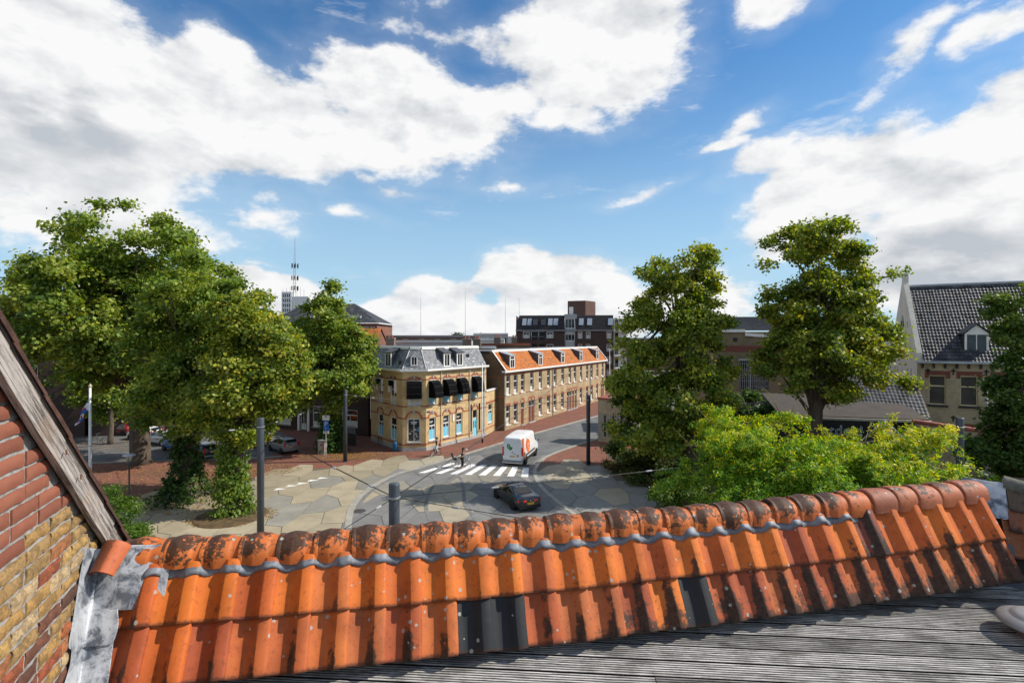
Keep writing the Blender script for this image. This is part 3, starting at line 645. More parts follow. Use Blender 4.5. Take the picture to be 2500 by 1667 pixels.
def board(v0, v1, w0, w1, o0, o1, col, name='bargeboard', seg=10):
    mb = MB(); L_ = (v1 - v0) / math.cos(ang); hs = [0, .02, .06, .09, w1 - w0 - .012, w1 - w0]
    vs = []; base = wp(v0, zline(v0)) + SN * w0
    for i in range(seg + 1):
        for h in hs + hs[::-1]: vs.append((L_ * i / seg, h * (1 if h < .095 else 1 - -.0 + .12 * (v0 + .78 + (v1 - v0) * i / seg)) + .0025 * math.sin(i * 1.9), 0))
    n = len(hs); k = 2 * n
    for i in range(seg + 1):
        for j in range(k):
            x, h, _ = vs[i * k + j]; groove = -.004 if hs[j if j < n else k - 1 - j] in (.06,) else 0
            vs[i * k + j] = (x + (.015 * math.sin(h * 60) if i == seg else 0), h, (o1 + groove) if j < n else o0)
    fs = [(i * k + j, i * k + (j + 1) % k, (i + 1) * k + (j + 1) % k, (i + 1) * k + j) for i in range(seg) for j in range(k)] + [tuple(range(k - 1, -1, -1)), tuple(range(seg * k, seg * k + k))]
    mb.add(vs, fs); me = mb.mesh(name, WOOD); o = inst(name, me, gable, base, Matrix((tuple(SD), tuple(SN), tuple(SD.cross(SN)))).transposed().to_euler(), col)
    return o
sgn = 1 if (SD.cross(SN)).dot(WO) > 0 else -1
def bd(v0, v1, w0, w1, a, b, col, **k): return board(v0, v1, w0, w1, a * sgn if sgn > 0 else -b, b * sgn if sgn > 0 else -a, col, **k) if sgn > 0 else board(v0, v1, w0, w1, -a, -b, col, **k)
bd(-1.8, .20, -.004, .134, .022, .048, (.72, .72, .73)); bd(.185, .46, -.006, .132, .016, .040, (.46, .45, .44))
bd(-1.8, .46, .03, .125, -.02, .024, (.35, .33, .3), name='rafter')
VT = MATS.setdefault('verge_tile', mat('verge_tile', (.075, .036, .026), .9, .4, 14., bump=.01, dirt=.4))
for k in range(9):
    v0 = .50 - (k + 1) * .235; L_ = .345; mb = MB(); base = wp(v0, zline(v0)) + SN * (.134 * (1 - -.0 + .12 * (v0 + .78))); hh = .012; th = .028
    q = lambda a, h, o: base + SD * a + SN * h + WO * o
    t1 = .012; sec = [(-.50, t1), (.03, t1), (.052, t1 + .002), (.064, t1 - .012)]
    vs = []
    for a in (0, L_ * .5, L_):
        lift = .012 * a / L_ - .004
        for o, h in sec: vs.append(q(a, h + lift, o + .004 * math.sin(k * 3 + a * 9)))
        for o, h in sec[::-1]: vs.append(q(a, h + lift - th * (1 if o < .05 else .8), o))
    m = 2 * len(sec); mb.add(vs, [(i * m + j, i * m + (j + 1) % m, (i + 1) * m + (j + 1) % m, (i + 1) * m + j) for i in range(2) for j in range(m)] + [tuple(range(m)), tuple(range(3 * m - 1, 2 * m - 1, -1))]); mb.build('verge_tile', VT, gable)
mb = MB(); mb.prism([wp(-1.9, zline(-1.9) + .20, -.45), wp(.45, zline(.45) + .20, -.45), wp(.45, zline(.45) + .14, -.45), wp(-1.9, zline(-1.9) + .14, -.45)], tuple(WO * -3)); mb.build('roof_slope', VT, gable)
for v in (-.42, -.26): mb = MB(); p_ = wp(v, zline(v), .058) + SN * .07; mb.tube([p_, p_ + WO * .012 + SD * .0 - WV * .035 - UP * .012], .0035, 6); mb.build('nail', mat('rusty_iron', (.12, .045, .02), .8, .3), gable)
# ---- lead dressings where wall and tiles meet
def leadsheet(grid, name, seed, amp=.006):
    rnd = np.random.default_rng(seed); nu, nv = len(grid), len(grid[0]); vs = []
    ph = rnd.uniform(0, 6, 6)
    for i in range(nu):
        for j in range(nv):
            p = grid[i][j]; w = amp * (math.sin(i * .9 + ph[0] + j * .4) + .7 * math.sin(j * 1.3 + ph[1] + i * .35) + .5 * rnd.normal() * .6); vs.append(p + ON * w + EV * w * .4)
    m = nu * nv; vs += [p - ON * .003 for p in vs]; mb = MB()
    fs = [(i * nv + j, i * nv + j + 1, (i + 1) * nv + j + 1, (i + 1) * nv + j) for i in range(nu - 1) for j in range(nv - 1)]
    rim = [i * nv for i in range(nu)] + [(nu - 1) * nv + j for j in range(1, nv)] + [i * nv + nv - 1 for i in range(nu - 2, -1, -1)] + [j for j in range(nv - 2, 0, -1)]
    fs += [(a, b, m + b, m + a) for a, b in zip(rim, rim[1:] + rim[:1])]
    mb.add(vs, fs); o = mb.build(name, LEAD, roof, True)
    sd = o.modifiers.new('smooth', 'SUBSURF'); sd.levels = 1; sd.render_levels = 2; return o
def ls(d, c):
    """c<0 climbs the wall, c>0 lies on the tiles"""
    s = -.112 + .085 * (d + .1) + max(c, 0); lift = .035 + max(-c, 0) * 1.0
    return rp(s + (.0 if c > 0 else .004), d, lift + .012 + .018 * max(0, 1 - abs(c - .03) / .06))
leadsheet([[ls(d, c) for c in (-.14 + .02 * math.sin(d * 20), -.09, -.04, 0., .05, .10, .125)] for d in np.linspace(.285, .60, 9)], 'lead_flashing', 3)
leadsheet([[ls(d, c) + ON * .012 for c in (-.15, -.10, -.05, 0., .05, .10, .135 + .01 * math.sin(d * 30))] for d in np.linspace(-.12, .345, 11)], 'lead_flashing', 5)
leadsheet([[rp(-.085 + .33 * a, -.13 + (.29 + .03 * math.sin(a * 3)) * b, .050 + .055 * (1 - b) * (1 - a) + .016 * math.sin(a * 5)) for a in np.linspace(0, 1, 8)] for b in np.linspace(0, 1, 8)], 'lead_flashing', 8, .004)
# loose half-round tile standing at the left end
mb = MB(); n = 14; vs = []
for T in (0, .016):
    for x, r in ((0, .066), (.010, .070), (.04, .066), (.13, .060), (.165, .060)):
        for i in range(n + 1): a = math.pi * i / n; vs.append((x, -(r - T) * math.cos(a), (r - T) * math.sin(a)))
m = 5 * (n + 1); fs = []
for j in range(4):
    for i in range(n): a = j * (n + 1) + i; fs += [(a, a + 1, a + n + 2, a + n + 1), (m + a, m + a + n + 1, m + a + n + 2, m + a + 1)]
for e_ in (0, 4):
    for i in range(n): a = e_ * (n + 1) + i; fs.append((a, m + a, m + a + 1, a + 1))
for j in range(4):
    for e_ in (0, n): a = j * (n + 1) + e_; fs.append((a, a + n + 1, m + a + n + 1, m + a))
mb.add(vs, fs); me = mb.mesh('ridge_tile', TILE, smooth=True); me.set_sharp_from_angle(angle=R(40))
b_ = Matrix((tuple(DV * .9 + NV * .3), tuple(-EV), tuple(ON))).transposed().to_3x3(); b_.normalize()
xa = (DV * .75 - EV * .12 + NV * .35).normalized(); ya = (EV - xa * EV.dot(xa)).normalized(); za = xa.cross(ya)
o = inst('ridge_tile', me, roof, rp(-.012, -.135, .085), Matrix((tuple(xa), tuple(ya), tuple(za))).transposed().to_euler(), (.46, .12, .045)); o.color = (.46, .12, .045, .2)
# ---- deck boards
deck = empty('terrace_deck', (1, 2, 9.65)); deck['kind'] = 'structure'
BV, PV = Vector((.997, -.074, 0)), Vector((.074, .997, 0))
def deckmat():
    g = NG('grey_decking'); tc = g.n('TexCoord'); oi = g.n('ObjectInfo'); cb = g.n('CombineXYZ'); g.l(g.math('MULTIPLY', oi.outputs['Random'], 50), cb.inputs[0]); ad = g.n('VectorMath', operation='ADD'); g.l(tc.outputs['Object'], ad.inputs[0]); g.l(cb.outputs[0], ad.inputs[1]); p = ad.outputs[0]
    n1 = g.noise(g.vmul(p, (2.2, 50, 8)), 2.0, 7, .7); n2 = g.noise(p, 3.2, 6, .65); n3 = g.noise(g.vmul(p, (9, 110, 10)), 2, 4, .7)
    sp = g.n('SeparateXYZ'); g.l(tc.outputs['Object'], sp.inputs[0])
    c = g.mix(g.mapr(n1, .30, .70), (.10, .096, .088), (.56, .545, .52)); c = g.mix(g.math('MULTIPLY', g.mapr(n3, .54, .72), .8), c, (.025, .022, .018)); c = g.mix(g.math('MULTIPLY', g.mapr(n2, .46, .66), .6), c, (.06, .056, .046))
    c = g.mix(g.mapr(sp.outputs[2], -.0045, -.001, 1., 0.), c, (.018, .016, .014)); c = g.hsv(c, .5, 1, g.math('MULTIPLY_ADD', oi.outputs['Random'], .9, .52))
    g.bump(g.math('ADD', n1, n3), .6, .004); return g.fin(c, .8, .3)
DECK = deckmat()
def deckmesh(L_):
    mb = MB(); w = .132; pr = [(0, -.022), (0, -.002), (.003, 0)]; ng = 6
    for k in range(ng):
        c = .006 + (w - .012) * (k + .5) / ng; q = (w - .012) / ng * .5
        pr += [(c - q * .55, 0), (c - q * .35, -.005), (c + q * .35, -.005), (c + q * .55, 0)]
    pr += [(w - .003, 0), (w, -.002), (w, -.022)]; n = len(pr)
    vs = [(x, y, z) for x in (0, L_) for y, z in pr]
    mb.add(vs, [(i, n + i, n + i + 1, i + 1) for i in range(n - 1)] + [(n - 1, 2 * n - 1, n, 0), tuple(range(n)), tuple(range(2 * n - 1, n - 1, -1))]); return mb.mesh('deck_board', DECK)
DM = {l: deckmesh(l) for l in (2.4, 3.6, 4.8)}
drot = Matrix((tuple(BV), tuple(PV), (0, 0, 1))).transposed().to_euler()
for k in range(34):
    x = -2.6 - random.uniform(0, 2.2); qv = .35 + k * .1485
    x = max(x, (qv - 3.22) / .27)
    while x < 5.6:
        l = random.choice((2.4, 3.6, 4.8)); p_ = BV * x + PV * qv
        o = inst('deck_board', DM[l], deck, (p_.x, p_.y, 9.65 + random.uniform(-.002, .002)), drot); x += l + .004
mb = MB(); mb.prism([(-2.6, .1, 9.40), (5.6, .1, 9.40), (5.6, 4.3, 9.40), (-2.6, 2.6, 9.40)], (0, 0, .08)); mb.build('deck_joist', WOODD, deck)
mb = MB(); mb.prism([(-2.7, -.3, -.02), (5.9, -.3, -.02), (5.9, 4.35, -.02), (-2.7, 2.65, -.02)], (0, 0, 9.41)); o = mb.build('terrace_building', mat('dark_brick_plain', (.12, .06, .04), .9, .2)); tag(o, 'brick house that carries the wooden roof terrace', 'house')
# metal cowl on the deck
cw = empty('vent_cowl', (3.26, 3.16, 9.61), 'grey metal mushroom vent cowl on the deck', 'vent')
COWL = mat('dull_zinc', (.27, .27, .265), .5, .15, 5., metal=.3, dirt=.25)
mb = MB(); mb.lathe((3.26, 3.16, 9.61), [(.135, 0), (.135, .012), (.105, .03), (.095, .10), (.10, .125), (.0, .125)], 28); mb.build('neck', mat('rusted_neck', (.16, .12, .10), .7, .3, 9.), cw, True)
mb = MB(); mb.lathe((3.26, 3.16, 9.61), [(.0, .118), (.15, .118), (.205, .126), (.208, .132), (.195, .150), (.150, .168), (.138, .170), (.132, .180), (.10, .190), (.0, .194)], 36); mb.build('cap', COWL, cw, True)
# ---- neighbour's decayed roof at the right end
nb = empty('decayed_roof', (4.0, 3.95, 9.65), 'crumbling neighbour roof with lead and mossy tiles right of the ridge', 'roof')
OV = Vector((.80, -.60, 0)); DN = (Vector((-.60, -.80, 0)) * .62 - UP * .78).normalized(); NN = OV.cross(DN).normalized()
if NN.z < 0: NN = -NN
A0 = Vector((3.98, 4.30, CAM_H - 1.22))
nrot = Matrix((tuple(OV), tuple(-DN), tuple(NN))).transposed().to_euler()
MOSS = [(.30, .11, .05), (.12, .085, .055), (.36, .13, .05), (.16, .12, .08), (.26, .10, .05)]
for r in range(3):
    for k in range(4):
        o = inst('roof_tile', PANS[(k + r) % 3], nb, A0 + OV * (k * .2 + .10 + random.uniform(-.02, .02)) + DN * ((r + 1) * .20 + random.uniform(-.02, .02)) + NN * random.uniform(.0, .015), Euler((nrot.x + random.uniform(-.05, .05), nrot.y + random.uniform(-.05, .05), nrot.z + random.uniform(-.12, .12))), random.choice(MOSS)); o.color = (*o.color[:3], random.uniform(.6, 1))
mb = MB(); mb.lathe(tuple(A0 + OV * .12 + UP * .02), [(.0, -.02), (.055, -.02), (.065, .0), (.06, .30), (.05, .42), (.0, .42)], 16, ax=tuple(OV + UP * -.15)); mb.build('ridge_roll', mat('lichen_stone', (.12, .12, .10), .9, .35, 12., bump=.012, dirt=.4), nb, True)
grid = lambda o0, o1, d0, d1, l: [[A0 + OV * (o0 + (o1 - o0) * a) + DN * (d0 + (d1 - d0) * b) + NN * (l + .01 * math.sin(a * 7 + b * 5)) for a in np.linspace(0, 1, 7)] for b in np.linspace(0, 1, 7)]
for i_, gr in enumerate((grid(-.16, .12, -.02, .30, .04), grid(-.12, .12, .50, .74, .05), grid(-.02, .4, .72, .84, .02))):
    o = leadsheet(gr, 'lead_sheet', 20 + i_, .006 if i_ else .004); o.parent = nb; o.location = -wloc(nb) + wloc(roof) * 0 + wloc(roof)
    if i_ != 0: o.data.materials[0] = mat('dark_lead', (.085, .09, .10), .6, .3, 9., bump=.01)
mb = MB(); mb.prism([A0 - OV * .1 - NN * .02, A0 + OV * 1.2 - NN * .02, A0 + OV * 1.2 + DN * .86 - NN * .02, A0 - OV * .1 + DN * .86 - NN * .02], tuple(-UP * .5)); mb.build('roof_base', WOODD, nb)

# unseen chimney shape added right of the terrace to cast shade on the deck
ch = empty('shadow_stack', (5.55, 3.55, 9.2), 'unseen brick stack added right of the terrace to shade the deck', 'chimney')
mb = MB(); mb.box((5.55, 3.62, 10.2), (.32, .42, 1.1)); mb.build('stack', mat('dark_brick_plain', (.12, .06, .04), .9, .2), ch); mb = MB(); mb.box((5.55, 3.62, 11.34), (.38, .48, .05)); mb.build('cap', STONE, ch)  # stack and cap of the unseen chimney, added to shade the deck
mb = MB(); mb.lathe((5.55, 2.62, 9.65), [(.09, 0), (.09, 1.45), (.16, 1.5), (.16, 1.75), (.0, 1.8)], 14); tag(mb.build('shadow_pipe', STEEL), 'unseen steel pipe added right of the terrace to shade the deck', 'flue')  # pipe out of view, added to throw a second shadow on the boards
# ================================================================== BUILDINGS
YBRICK = brickmat('yellow_brick', (.72, .52, .25), (.64, .45, .20), (.56, .44, .27), .21, .06, var=.28)
TBRICK = brickmat('buff_brick', (.56, .41, .23), (.42, .30, .16), (.42, .34, .23), .22, .065, var=.35)
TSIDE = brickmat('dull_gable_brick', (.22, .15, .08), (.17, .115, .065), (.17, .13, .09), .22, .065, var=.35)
RBRICK = mat('red_brick_trim', (.32, .105, .06), .85, .25, 6.)
DBRICK = brickmat('dark_brown_brick', (.075, .046, .038), (.058, .036, .032), (.07, .055, .05), .22, .065, var=.25)
GBRICK = brickmat('grey_buff_brick', (.52, .43, .27), (.38, .31, .19), (.42, .37, .27), .21, .06, var=.35)
PBRICK = brickmat('pale_brick', (.74, .70, .60), (.66, .62, .52), (.60, .57, .50), .21, .06, var=.2)
REDB = brickmat('red_house_brick', (.26, .095, .06), (.22, .08, .05), (.22, .16, .13), .22, .065, var=.3)
SLATE = attrmat('slate_covering', .62, .4, .35, 2.5); PTILE = attrmat('pantile_covering', .75, .3, .35, 3.); DTILE = attrmat('glazed_dark_tile', .58, .35, .3, 3.)
CHEEK = mat('dark_lead_cheek', (.06, .065, .075), .55, .25, 2.)
AWN = mat('black_awning_cloth', (.006, .006, .007), .95, .3, 4., spec=.06)
DOORRED = mat('brown_red_door', (.17, .045, .022), .4, .12, 4.)
def slc(i, j): k = random.uniform(.75, 1.2); return sc3((.19, .20, .215) if random.random() < .85 else (.34, .35, .36), k)
def orc(i, j): k = random.uniform(.8, 1.15); return sc3((.52, .165, .035), k) if random.random() < .93 else (.24, .11, .05)
def dkc(i, j):
    c = .5 + .5 * math.sin(i * .9 + 3 * math.sin(j * .37)) * math.sin(j * .5 + i * .13); k = random.uniform(.55, 1.3) * (.55 + .8 * c); return sc3((.060, .064, .072), k)
def bkc(i, j): return sc3((.022, .021, .022), random.uniform(.7, 1.3))
def fquad(F, x0, x1, z0, z1, o, mb): mb.quad(F.p(x0, z0, o), F.p(x1, z0, o), F.p(x1, z1, o), F.p(x0, z1, o), uv=[(x0, z0), (x1, z0), (x1, z1), (x0, z1)])
def fpart(name, F, a, m, parent):
    mb = MB(); F.box(mb, *a); return mb.build(name, m, parent)
def arch(F, xc, z0, w, h, t, parent, m=None, key=True, name='window_arch', o=.035):
    mb = MB(); n = 14; ins, outs = [], []
    for i in range(n + 1):
        a = math.pi * i / n; ins.append((xc - w / 2 * math.cos(a), z0 + h * math.sin(a))); outs.append((xc - (w / 2 + t) * math.cos(a), z0 + (h + t) * math.sin(a)))
    for i in range(n): mb.prism([F.p(*ins[i], o), F.p(*ins[i + 1], o), F.p(*outs[i + 1], o), F.p(*outs[i], o)], tuple(F.n * -(o + .02)))
    a = mb.build(name, m or RBRICK, parent)
    if key: kb = MB(); F.box(kb, xc - .09, xc + .09, z0 + h - .05, z0 + h + t + .07, 0, o + .04); kb.build('keystone', STONE, a)
    return a
def dormer(F, xc, w, z0, z1, out, back, zb, parent, roofm, cheekm, trans=None, over=.12, peak=0., glass=None):
    mb = MB(); x0, x1 = xc - w / 2, xc + w / 2
    for x in (x0, x1): mb.poly([F.p(x, z0, out), F.p(x, z1, out), F.p(x, zb, -back), F.p(x, z0, -back)])
    mb.quad(F.p(x0, z0, out), F.p(x1, z0, out), F.p(x1, z0, -back), F.p(x0, z0, -back))
    d = mb.build('dormer', cheekm, parent)
    fb = MB(); t = .11
    F.box(fb, x0 - .03, x0 + t, z0, z1, out - .05, out + .05); F.box(fb, x1 - t, x1 + .03, z0, z1, out - .05, out + .05); F.box(fb, x0 + t, x1 - t, z0, z0 + t, out - .05, out + .05); F.box(fb, x0 + t, x1 - t, z1 - t, z1, out - .05, out + .05)
    if trans: F.box(fb, x0 + t, x1 - t, trans - .05, trans + .05, out - .05, out + .045)
    F.box(fb, xc - .03, xc + .03, z0 + t, (trans - .05) if trans else z1 - t, out - .05, out + .03)
    fb.build('window_frame', WHITE, d); pb = MB(); fquad(F, x0 + .05, x1 - .05, z0 + .05, z1 - .05, out - .01, pb); pb.build('pane', GLASS, d)
    rb = MB()
    if peak:
        a, b, c = F.p(x0 - over, z1, out + over), F.p(xc, z1 + peak, out + over), F.p(x1 + over, z1, out + over); v = tuple(F.n * -(back + out))
        rb.prism([a, b, b - UP * .06, a - UP * .06], v); rb.prism([b, c, c - UP * .06, b - UP * .06], v); tb = MB(); tb.poly([F.p(x0, z1, out + .03), F.p(x1, z1, out + .03), F.p(xc, z1 + peak * .85, out + .03)]); tb.build('pediment', WHITE, d)
    else: rb.prism([F.p(x0 - over, z1 + .02, out + over), F.p(x1 + over, z1 + .02, out + over), F.p(x1 + over, zb + .03, -back), F.p(x0 - over, zb + .03, -back)], (0, 0, .10))
    rb.build('dormer_roof', roofm, d); return d
def pipe(F, x, z0, z1, parent, m=None, r=.055):
    mb = MB(); mb.tube([F.p(x, z0, .09), F.p(x, z1, .09)], r, 8); return mb.build('drainpipe', m or GREYPAINT, parent)

# ---- corner house in yellow brick
A_, B_, C_, D_, E_ = (-16.02, 58.2), (-11.21, 52.46), (-8.88, 52.85), (-3.1, 61.43), (-1.93, 65.05)
yb = empty('corner_house', (-8.9, 55, 0), 'yellow brick corner house with slate mansard roof and black window awnings', 'house')
FL, FC, FRr, FX = FR(A_, B_), FR(B_, C_), FR(C_, D_), FR(D_, E_)
ZE = 8.12
def bands(F, ops, parent, zs=((.62, .74), (3.30, 3.44), (4.52, 4.66), (7.28, 7.40)), x0=0., x1=None, m=RBRICK):
    x1 = F.L if x1 is None else x1
    for a, b in zs:
        cuts = sorted([(o[0] - .02, o[1] + .02) for o in ops if o[2] < b + .1 and o[3] > a - .1]); x = x0; mb = MB()
        for c0, c1 in cuts + [(x1, x1)]:
            if c0 > x + .02: mb = MB(); F.box(mb, x, c0, a, b, -.02, .022); mb.build('brick_band', m, parent)
            x = max(x, c1)
gL = [(1.75, 3.0, .92, 3.3), (4.75, 6.15, .92, 3.3)]; uL = [(1.8, 3.0, 4.68, 7.1), (4.75, 6.1, 4.68, 7.1)]
gC = [(.48, 1.80, .92, 3.35)]; uC = [(.52, 1.83, 4.72, 7.1)]
gR = [(.48, 1.50, .92, 3.28), (2.68, 3.70, .92, 3.28), (4.86, 5.90, .92, 3.28), (7.78, 8.62, .12, 3.3)]; uR = [(.52, 1.55, 4.72, 7.1), (2.74, 3.80, 4.72, 7.1), (4.96, 6.00, 4.72, 7.1), (7.7, 8.7, 4.72, 7.1)]
for F, gs, us in ((FL, gL, uL), (FC, gC, uC), (FRr, gR, uR)):
    wall('front_wall', F, ZE, gs + us, YBRICK, yb, z0=.0); bands(F, gs + us, yb)
    fpart('plinth', F, (0, F.L, 0, .34, -.05, .05), STONE, yb)
    for o in gs:
        dr = o[2] < .3
        if dr:
            w = window(F, o[0], o[1], 2.3, o[3], yb, name='fanlight')
            db = MB(); F.box(db, o[0] + .02, o[1] - .02, .14, 2.28, -.14, -.09); dd = db.build('door', mat('cyan_door', (.20, .62, .78), .4, .05), yb)
            pb = MB(); F.box(pb, o[0] + .2, o[0] + .34, 1.2, 2.0, -.095, -.08); F.box(pb, o[1] - .34, o[1] - .2, 1.2, 2.0, -.095, -.08); pb.build('door_pane', GLASS, dd)
            hb = MB(); hb.ball(F.p(o[0] + .12, 1.1, -.06), .04); hb.build('handle', STEEL, dd)
            for sx in (-.42, 1.16): fpart('side_post', F, (o[0] + sx, o[0] + sx + .1, .9, 4.0, 0, .12), DARKPAINT, yb)
        else: window(F, *o, yb, trans=2.45 if F is not FC else None, mull=1, film=(o[0] + .1, o[1] - .1, o[2] + .08, 2.05) if F is not FC else None, fmat=CYAN, sill=STONE, fw=.10)
        xc = (o[0] + o[1]) / 2; w_ = o[1] - o[0]
        arch(F, xc, o[3] + .05, w_ + .02, .42 + .12 * (w_ > 1.2), .22, yb)
    for o in us:
        window(F, *o, yb, trans=6.2, mull=1, film=(o[0] + .1, o[1] - .1, o[2] + .08, 5.5), fmat=CYAN if F is FRr else CURTAIN, sill=STONE, fw=.10)
        arch(F, (o[0] + o[1]) / 2, o[3] + .18, (o[1] - o[0]) * .9, .2, .2, yb)
        fpart('window_case', F, (o[0] - .1, o[1] + .1, o[3] - .02, o[3] + .14, -.02, .1), WHITE, yb)
# shop-window lettering strips behind the glass
for k, (zz, ww) in enumerate(((2.92, .62), (2.78, .5))): fpart('window_lettering', FC, (1.14 - ww / 2, 1.14 + ww / 2, zz, zz + .07, -.15, -.135), WHITE, yb)
for o in gR[:3]:
    for k, (zz, ww) in enumerate(((2.86, .5), (2.76, .4))): fpart('window_lettering', FRr, (o[0] + .2, o[0] + .2 + ww, zz, zz + .05, -.15, -.135), WHITE, yb)
for k in range(14):
    a, b = random.uniform(.62, 1.6), random.uniform(1.05, 2.3); fpart('shop_display', FC, (a, a + random.uniform(.08, .22), b, b + random.uniform(.08, .2), -.15, -.137), mat('display_%d' % (k % 5), [(.5, .5, .5), (.1, .3, .4), (.55, .5, .4), (.1, .1, .12), (.2, .45, .55)][k % 5], .5, .2), yb)
def awning(F, x0, x1, z0, z1, d, parent):
    mb = MB(); n = 7; pr = [(d * math.sin(math.pi / 2 * i / n) ** .9, z0 + (z1 - z0) * math.cos(math.pi / 2 * i / n)) for i in range(n + 1)] + [(d, z0 - .12)]
    for i in range(len(pr) - 1): mb.quad(F.p(x0, pr[i][1], pr[i][0]), F.p(x1, pr[i][1], pr[i][0]), F.p(x1, pr[i + 1][1], pr[i + 1][0]), F.p(x0, pr[i + 1][1], pr[i + 1][0]))
    for x in (x0, x1): mb.poly([F.p(x, z, o) for o, z in pr] + [F.p(x, z0 - .12, .03), F.p(x, z1, .03)])
    a = mb.build('awning', AWN, parent); rb = MB()
    for i in (2, 4, 6):
        rb.tube([F.p(x0, pr[i][1] + .004, pr[i][0] + .01), F.p(x1, pr[i][1] + .004, pr[i][0] + .01)], .012, 5)
    rb.build('awning_rib', mat('awning_rib', (.04, .04, .042), .6, .1), a)
awning(FC, .42, 1.95, 5.55, 7.22, .75, yb)
for o in uR: awning(FRr, o[0] - .12, o[1] + .12, 5.55, 7.22, .95, yb)
for o in uL:
    for x in (o[0] - .06, o[1] - .04): fpart('awning_case', FL, (x, x + .1, 5.9, 7.2, 0, .25), WHITE, yb)
    fpart('folded_awning', FL, (o[0] + .1, o[1] - .1, 6.6, 7.15, 0, .3), AWN, yb)
# cornice and mansard
def offs(pts, d):
    out = []
    for i, p in enumerate(pts):
        p = Vector((*p, 0)); ds = []
        if i > 0: ds.append((p - Vector((*pts[i - 1], 0))).normalized())
        if i < len(pts) - 1: ds.append((Vector((*pts[i + 1], 0)) - p).normalized())
        ns = [Vector((q.y, -q.x, 0)) for q in ds]
        if len(ns) == 1: out.append(p + ns[0] * d)
        else: m = (ns[0] + ns[1]).normalized(); out.append(p + m * d / m.dot(ns[0]))
    return out
poly4 = [A_, B_, C_, D_]; o1, o2, i1 = offs(poly4, .45), offs(poly4, .05), offs(poly4, -1.25)
for i in range(3):
    mb = MB(); z0 = ZE - .02
    a, b, c, d = o2[i] + UP * z0, o2[i + 1] + UP * z0, o1[i + 1] + UP * (z0 + .12), o1[i] + UP * (z0 + .12)
    mb.add([a, b, c, d, c + UP * .2, d + UP * .2, o2[i + 1] + UP * (z0 + .3), o2[i] + UP * (z0 + .3)], [(0, 1, 2, 3), (3, 2, 4, 5), (5, 4, 6, 7)]); mb.build('cornice', WHITE, yb)
    L_ = (o2[i + 1] - o2[i]).length; q0, q1, q2, q3 = o2[i] + UP * (z0 + .28), o2[i + 1] + UP * (z0 + .28), i1[i + 1] + UP * 10.5, i1[i] + UP * 10.5
    tb = tilefield((q0, q1, q2, q3), max(6, int(L_ / .26)), 13, slc, .02); t_ = tb.build('slate_roof', SLATE, yb); t_['kind'] = 'stuff'
    eb = MB(); eb.add([i1[i] + UP * 10.42, i1[i + 1] + UP * 10.42, i1[i + 1] + UP * 10.72, i1[i] + UP * 10.72], [(0, 1, 2, 3)])
    dv = (i1[i + 1] - i1[i]).normalized(); nn = Vector((dv.y, -dv.x, 0)) * .16; eb.add([i1[i] + UP * 10.42 + nn, i1[i + 1] + UP * 10.42 + nn, i1[i + 1] + UP * 10.68 + nn, i1[i] + UP * 10.68 + nn, i1[i + 1] + UP * 10.7 - nn, i1[i] + UP * 10.7 - nn], [(0, 1, 2, 3), (3, 2, 4, 5)]); eb.build('roof_edge', WHITE, yb)
for i in (1, 2):
    mb = MB(); mb.tube([o2[i] + UP * (ZE + .3), i1[i] + UP * 10.52], .05, 6); mb.build('hip_flashing', ZINC, yb)
for F_, xs in ((FRr, (3.34, 5.52)), (FL, (4.1,))):
    for x in xs: dormer(F_, x, 1.0 if F_ is FRr else 1.35, 8.52, 9.95 if F_ is FRr else 10.0, -.08, 1.2, 10.5, yb, CHEEK, CHEEK, over=.14)
dormer(FC, 1.17, .68, 8.75, 9.75, -.12, .95, 9.75, yb, ZINC, CHEEK, peak=.45, over=.1)
for F_, x, zz in ((FRr, 7.6, 9.5), (FL, 6.4, 8.95)):
    k = (zz - 8.38) / 2.12 * 1.3 - .05; mb = MB(); mb.box(tuple(F_.p(x, zz, -k + .03)), (.22, .06, .3), F_.rz); mb.build('roof_light', DARKPAINT, yb)
# body, flat top, side and back
bk = [Vector((-5.5, 66.5, 0)), Vector((-13.5, 66.5, 0))]
mb = MB(); pts = [i1[0], i1[1], i1[2], i1[3], bk[0], bk[1]]; mb.poly([p + UP * 10.5 for p in pts]); mb.build('flat_roof', BITUMEN, yb)
ring = [Vector((*D_, 0)), bk[0] + Vector((1.6, 0, 0)), bk[1], Vector((*A_, 0))]
for i in range(3):
    F_ = FR(ring[i], ring[i + 1]); mb = MB(); fquad(F_, 0, F_.L, 0, ZE + .2, 0, mb); mb.poly([F_.p(0, ZE + .2), F_.p(F_.L, ZE + .2), (i1[3] if i == 0 else (bk[0] if i == 1 else bk[1])) * 1 + UP * 10.5 if i != 2 else i1[0] + UP * 10.5, ] ); mb.build('rear_wall', TSIDE, yb)
for x, m_ in ((2.28, WHITE), (7.12, WHITE), (9.9, WHITE)): pipe(FRr, x, .2, ZE, yb, m_, .05)
pipe(FL, .1, 2.5, ZE, yb, WHITE, .06)
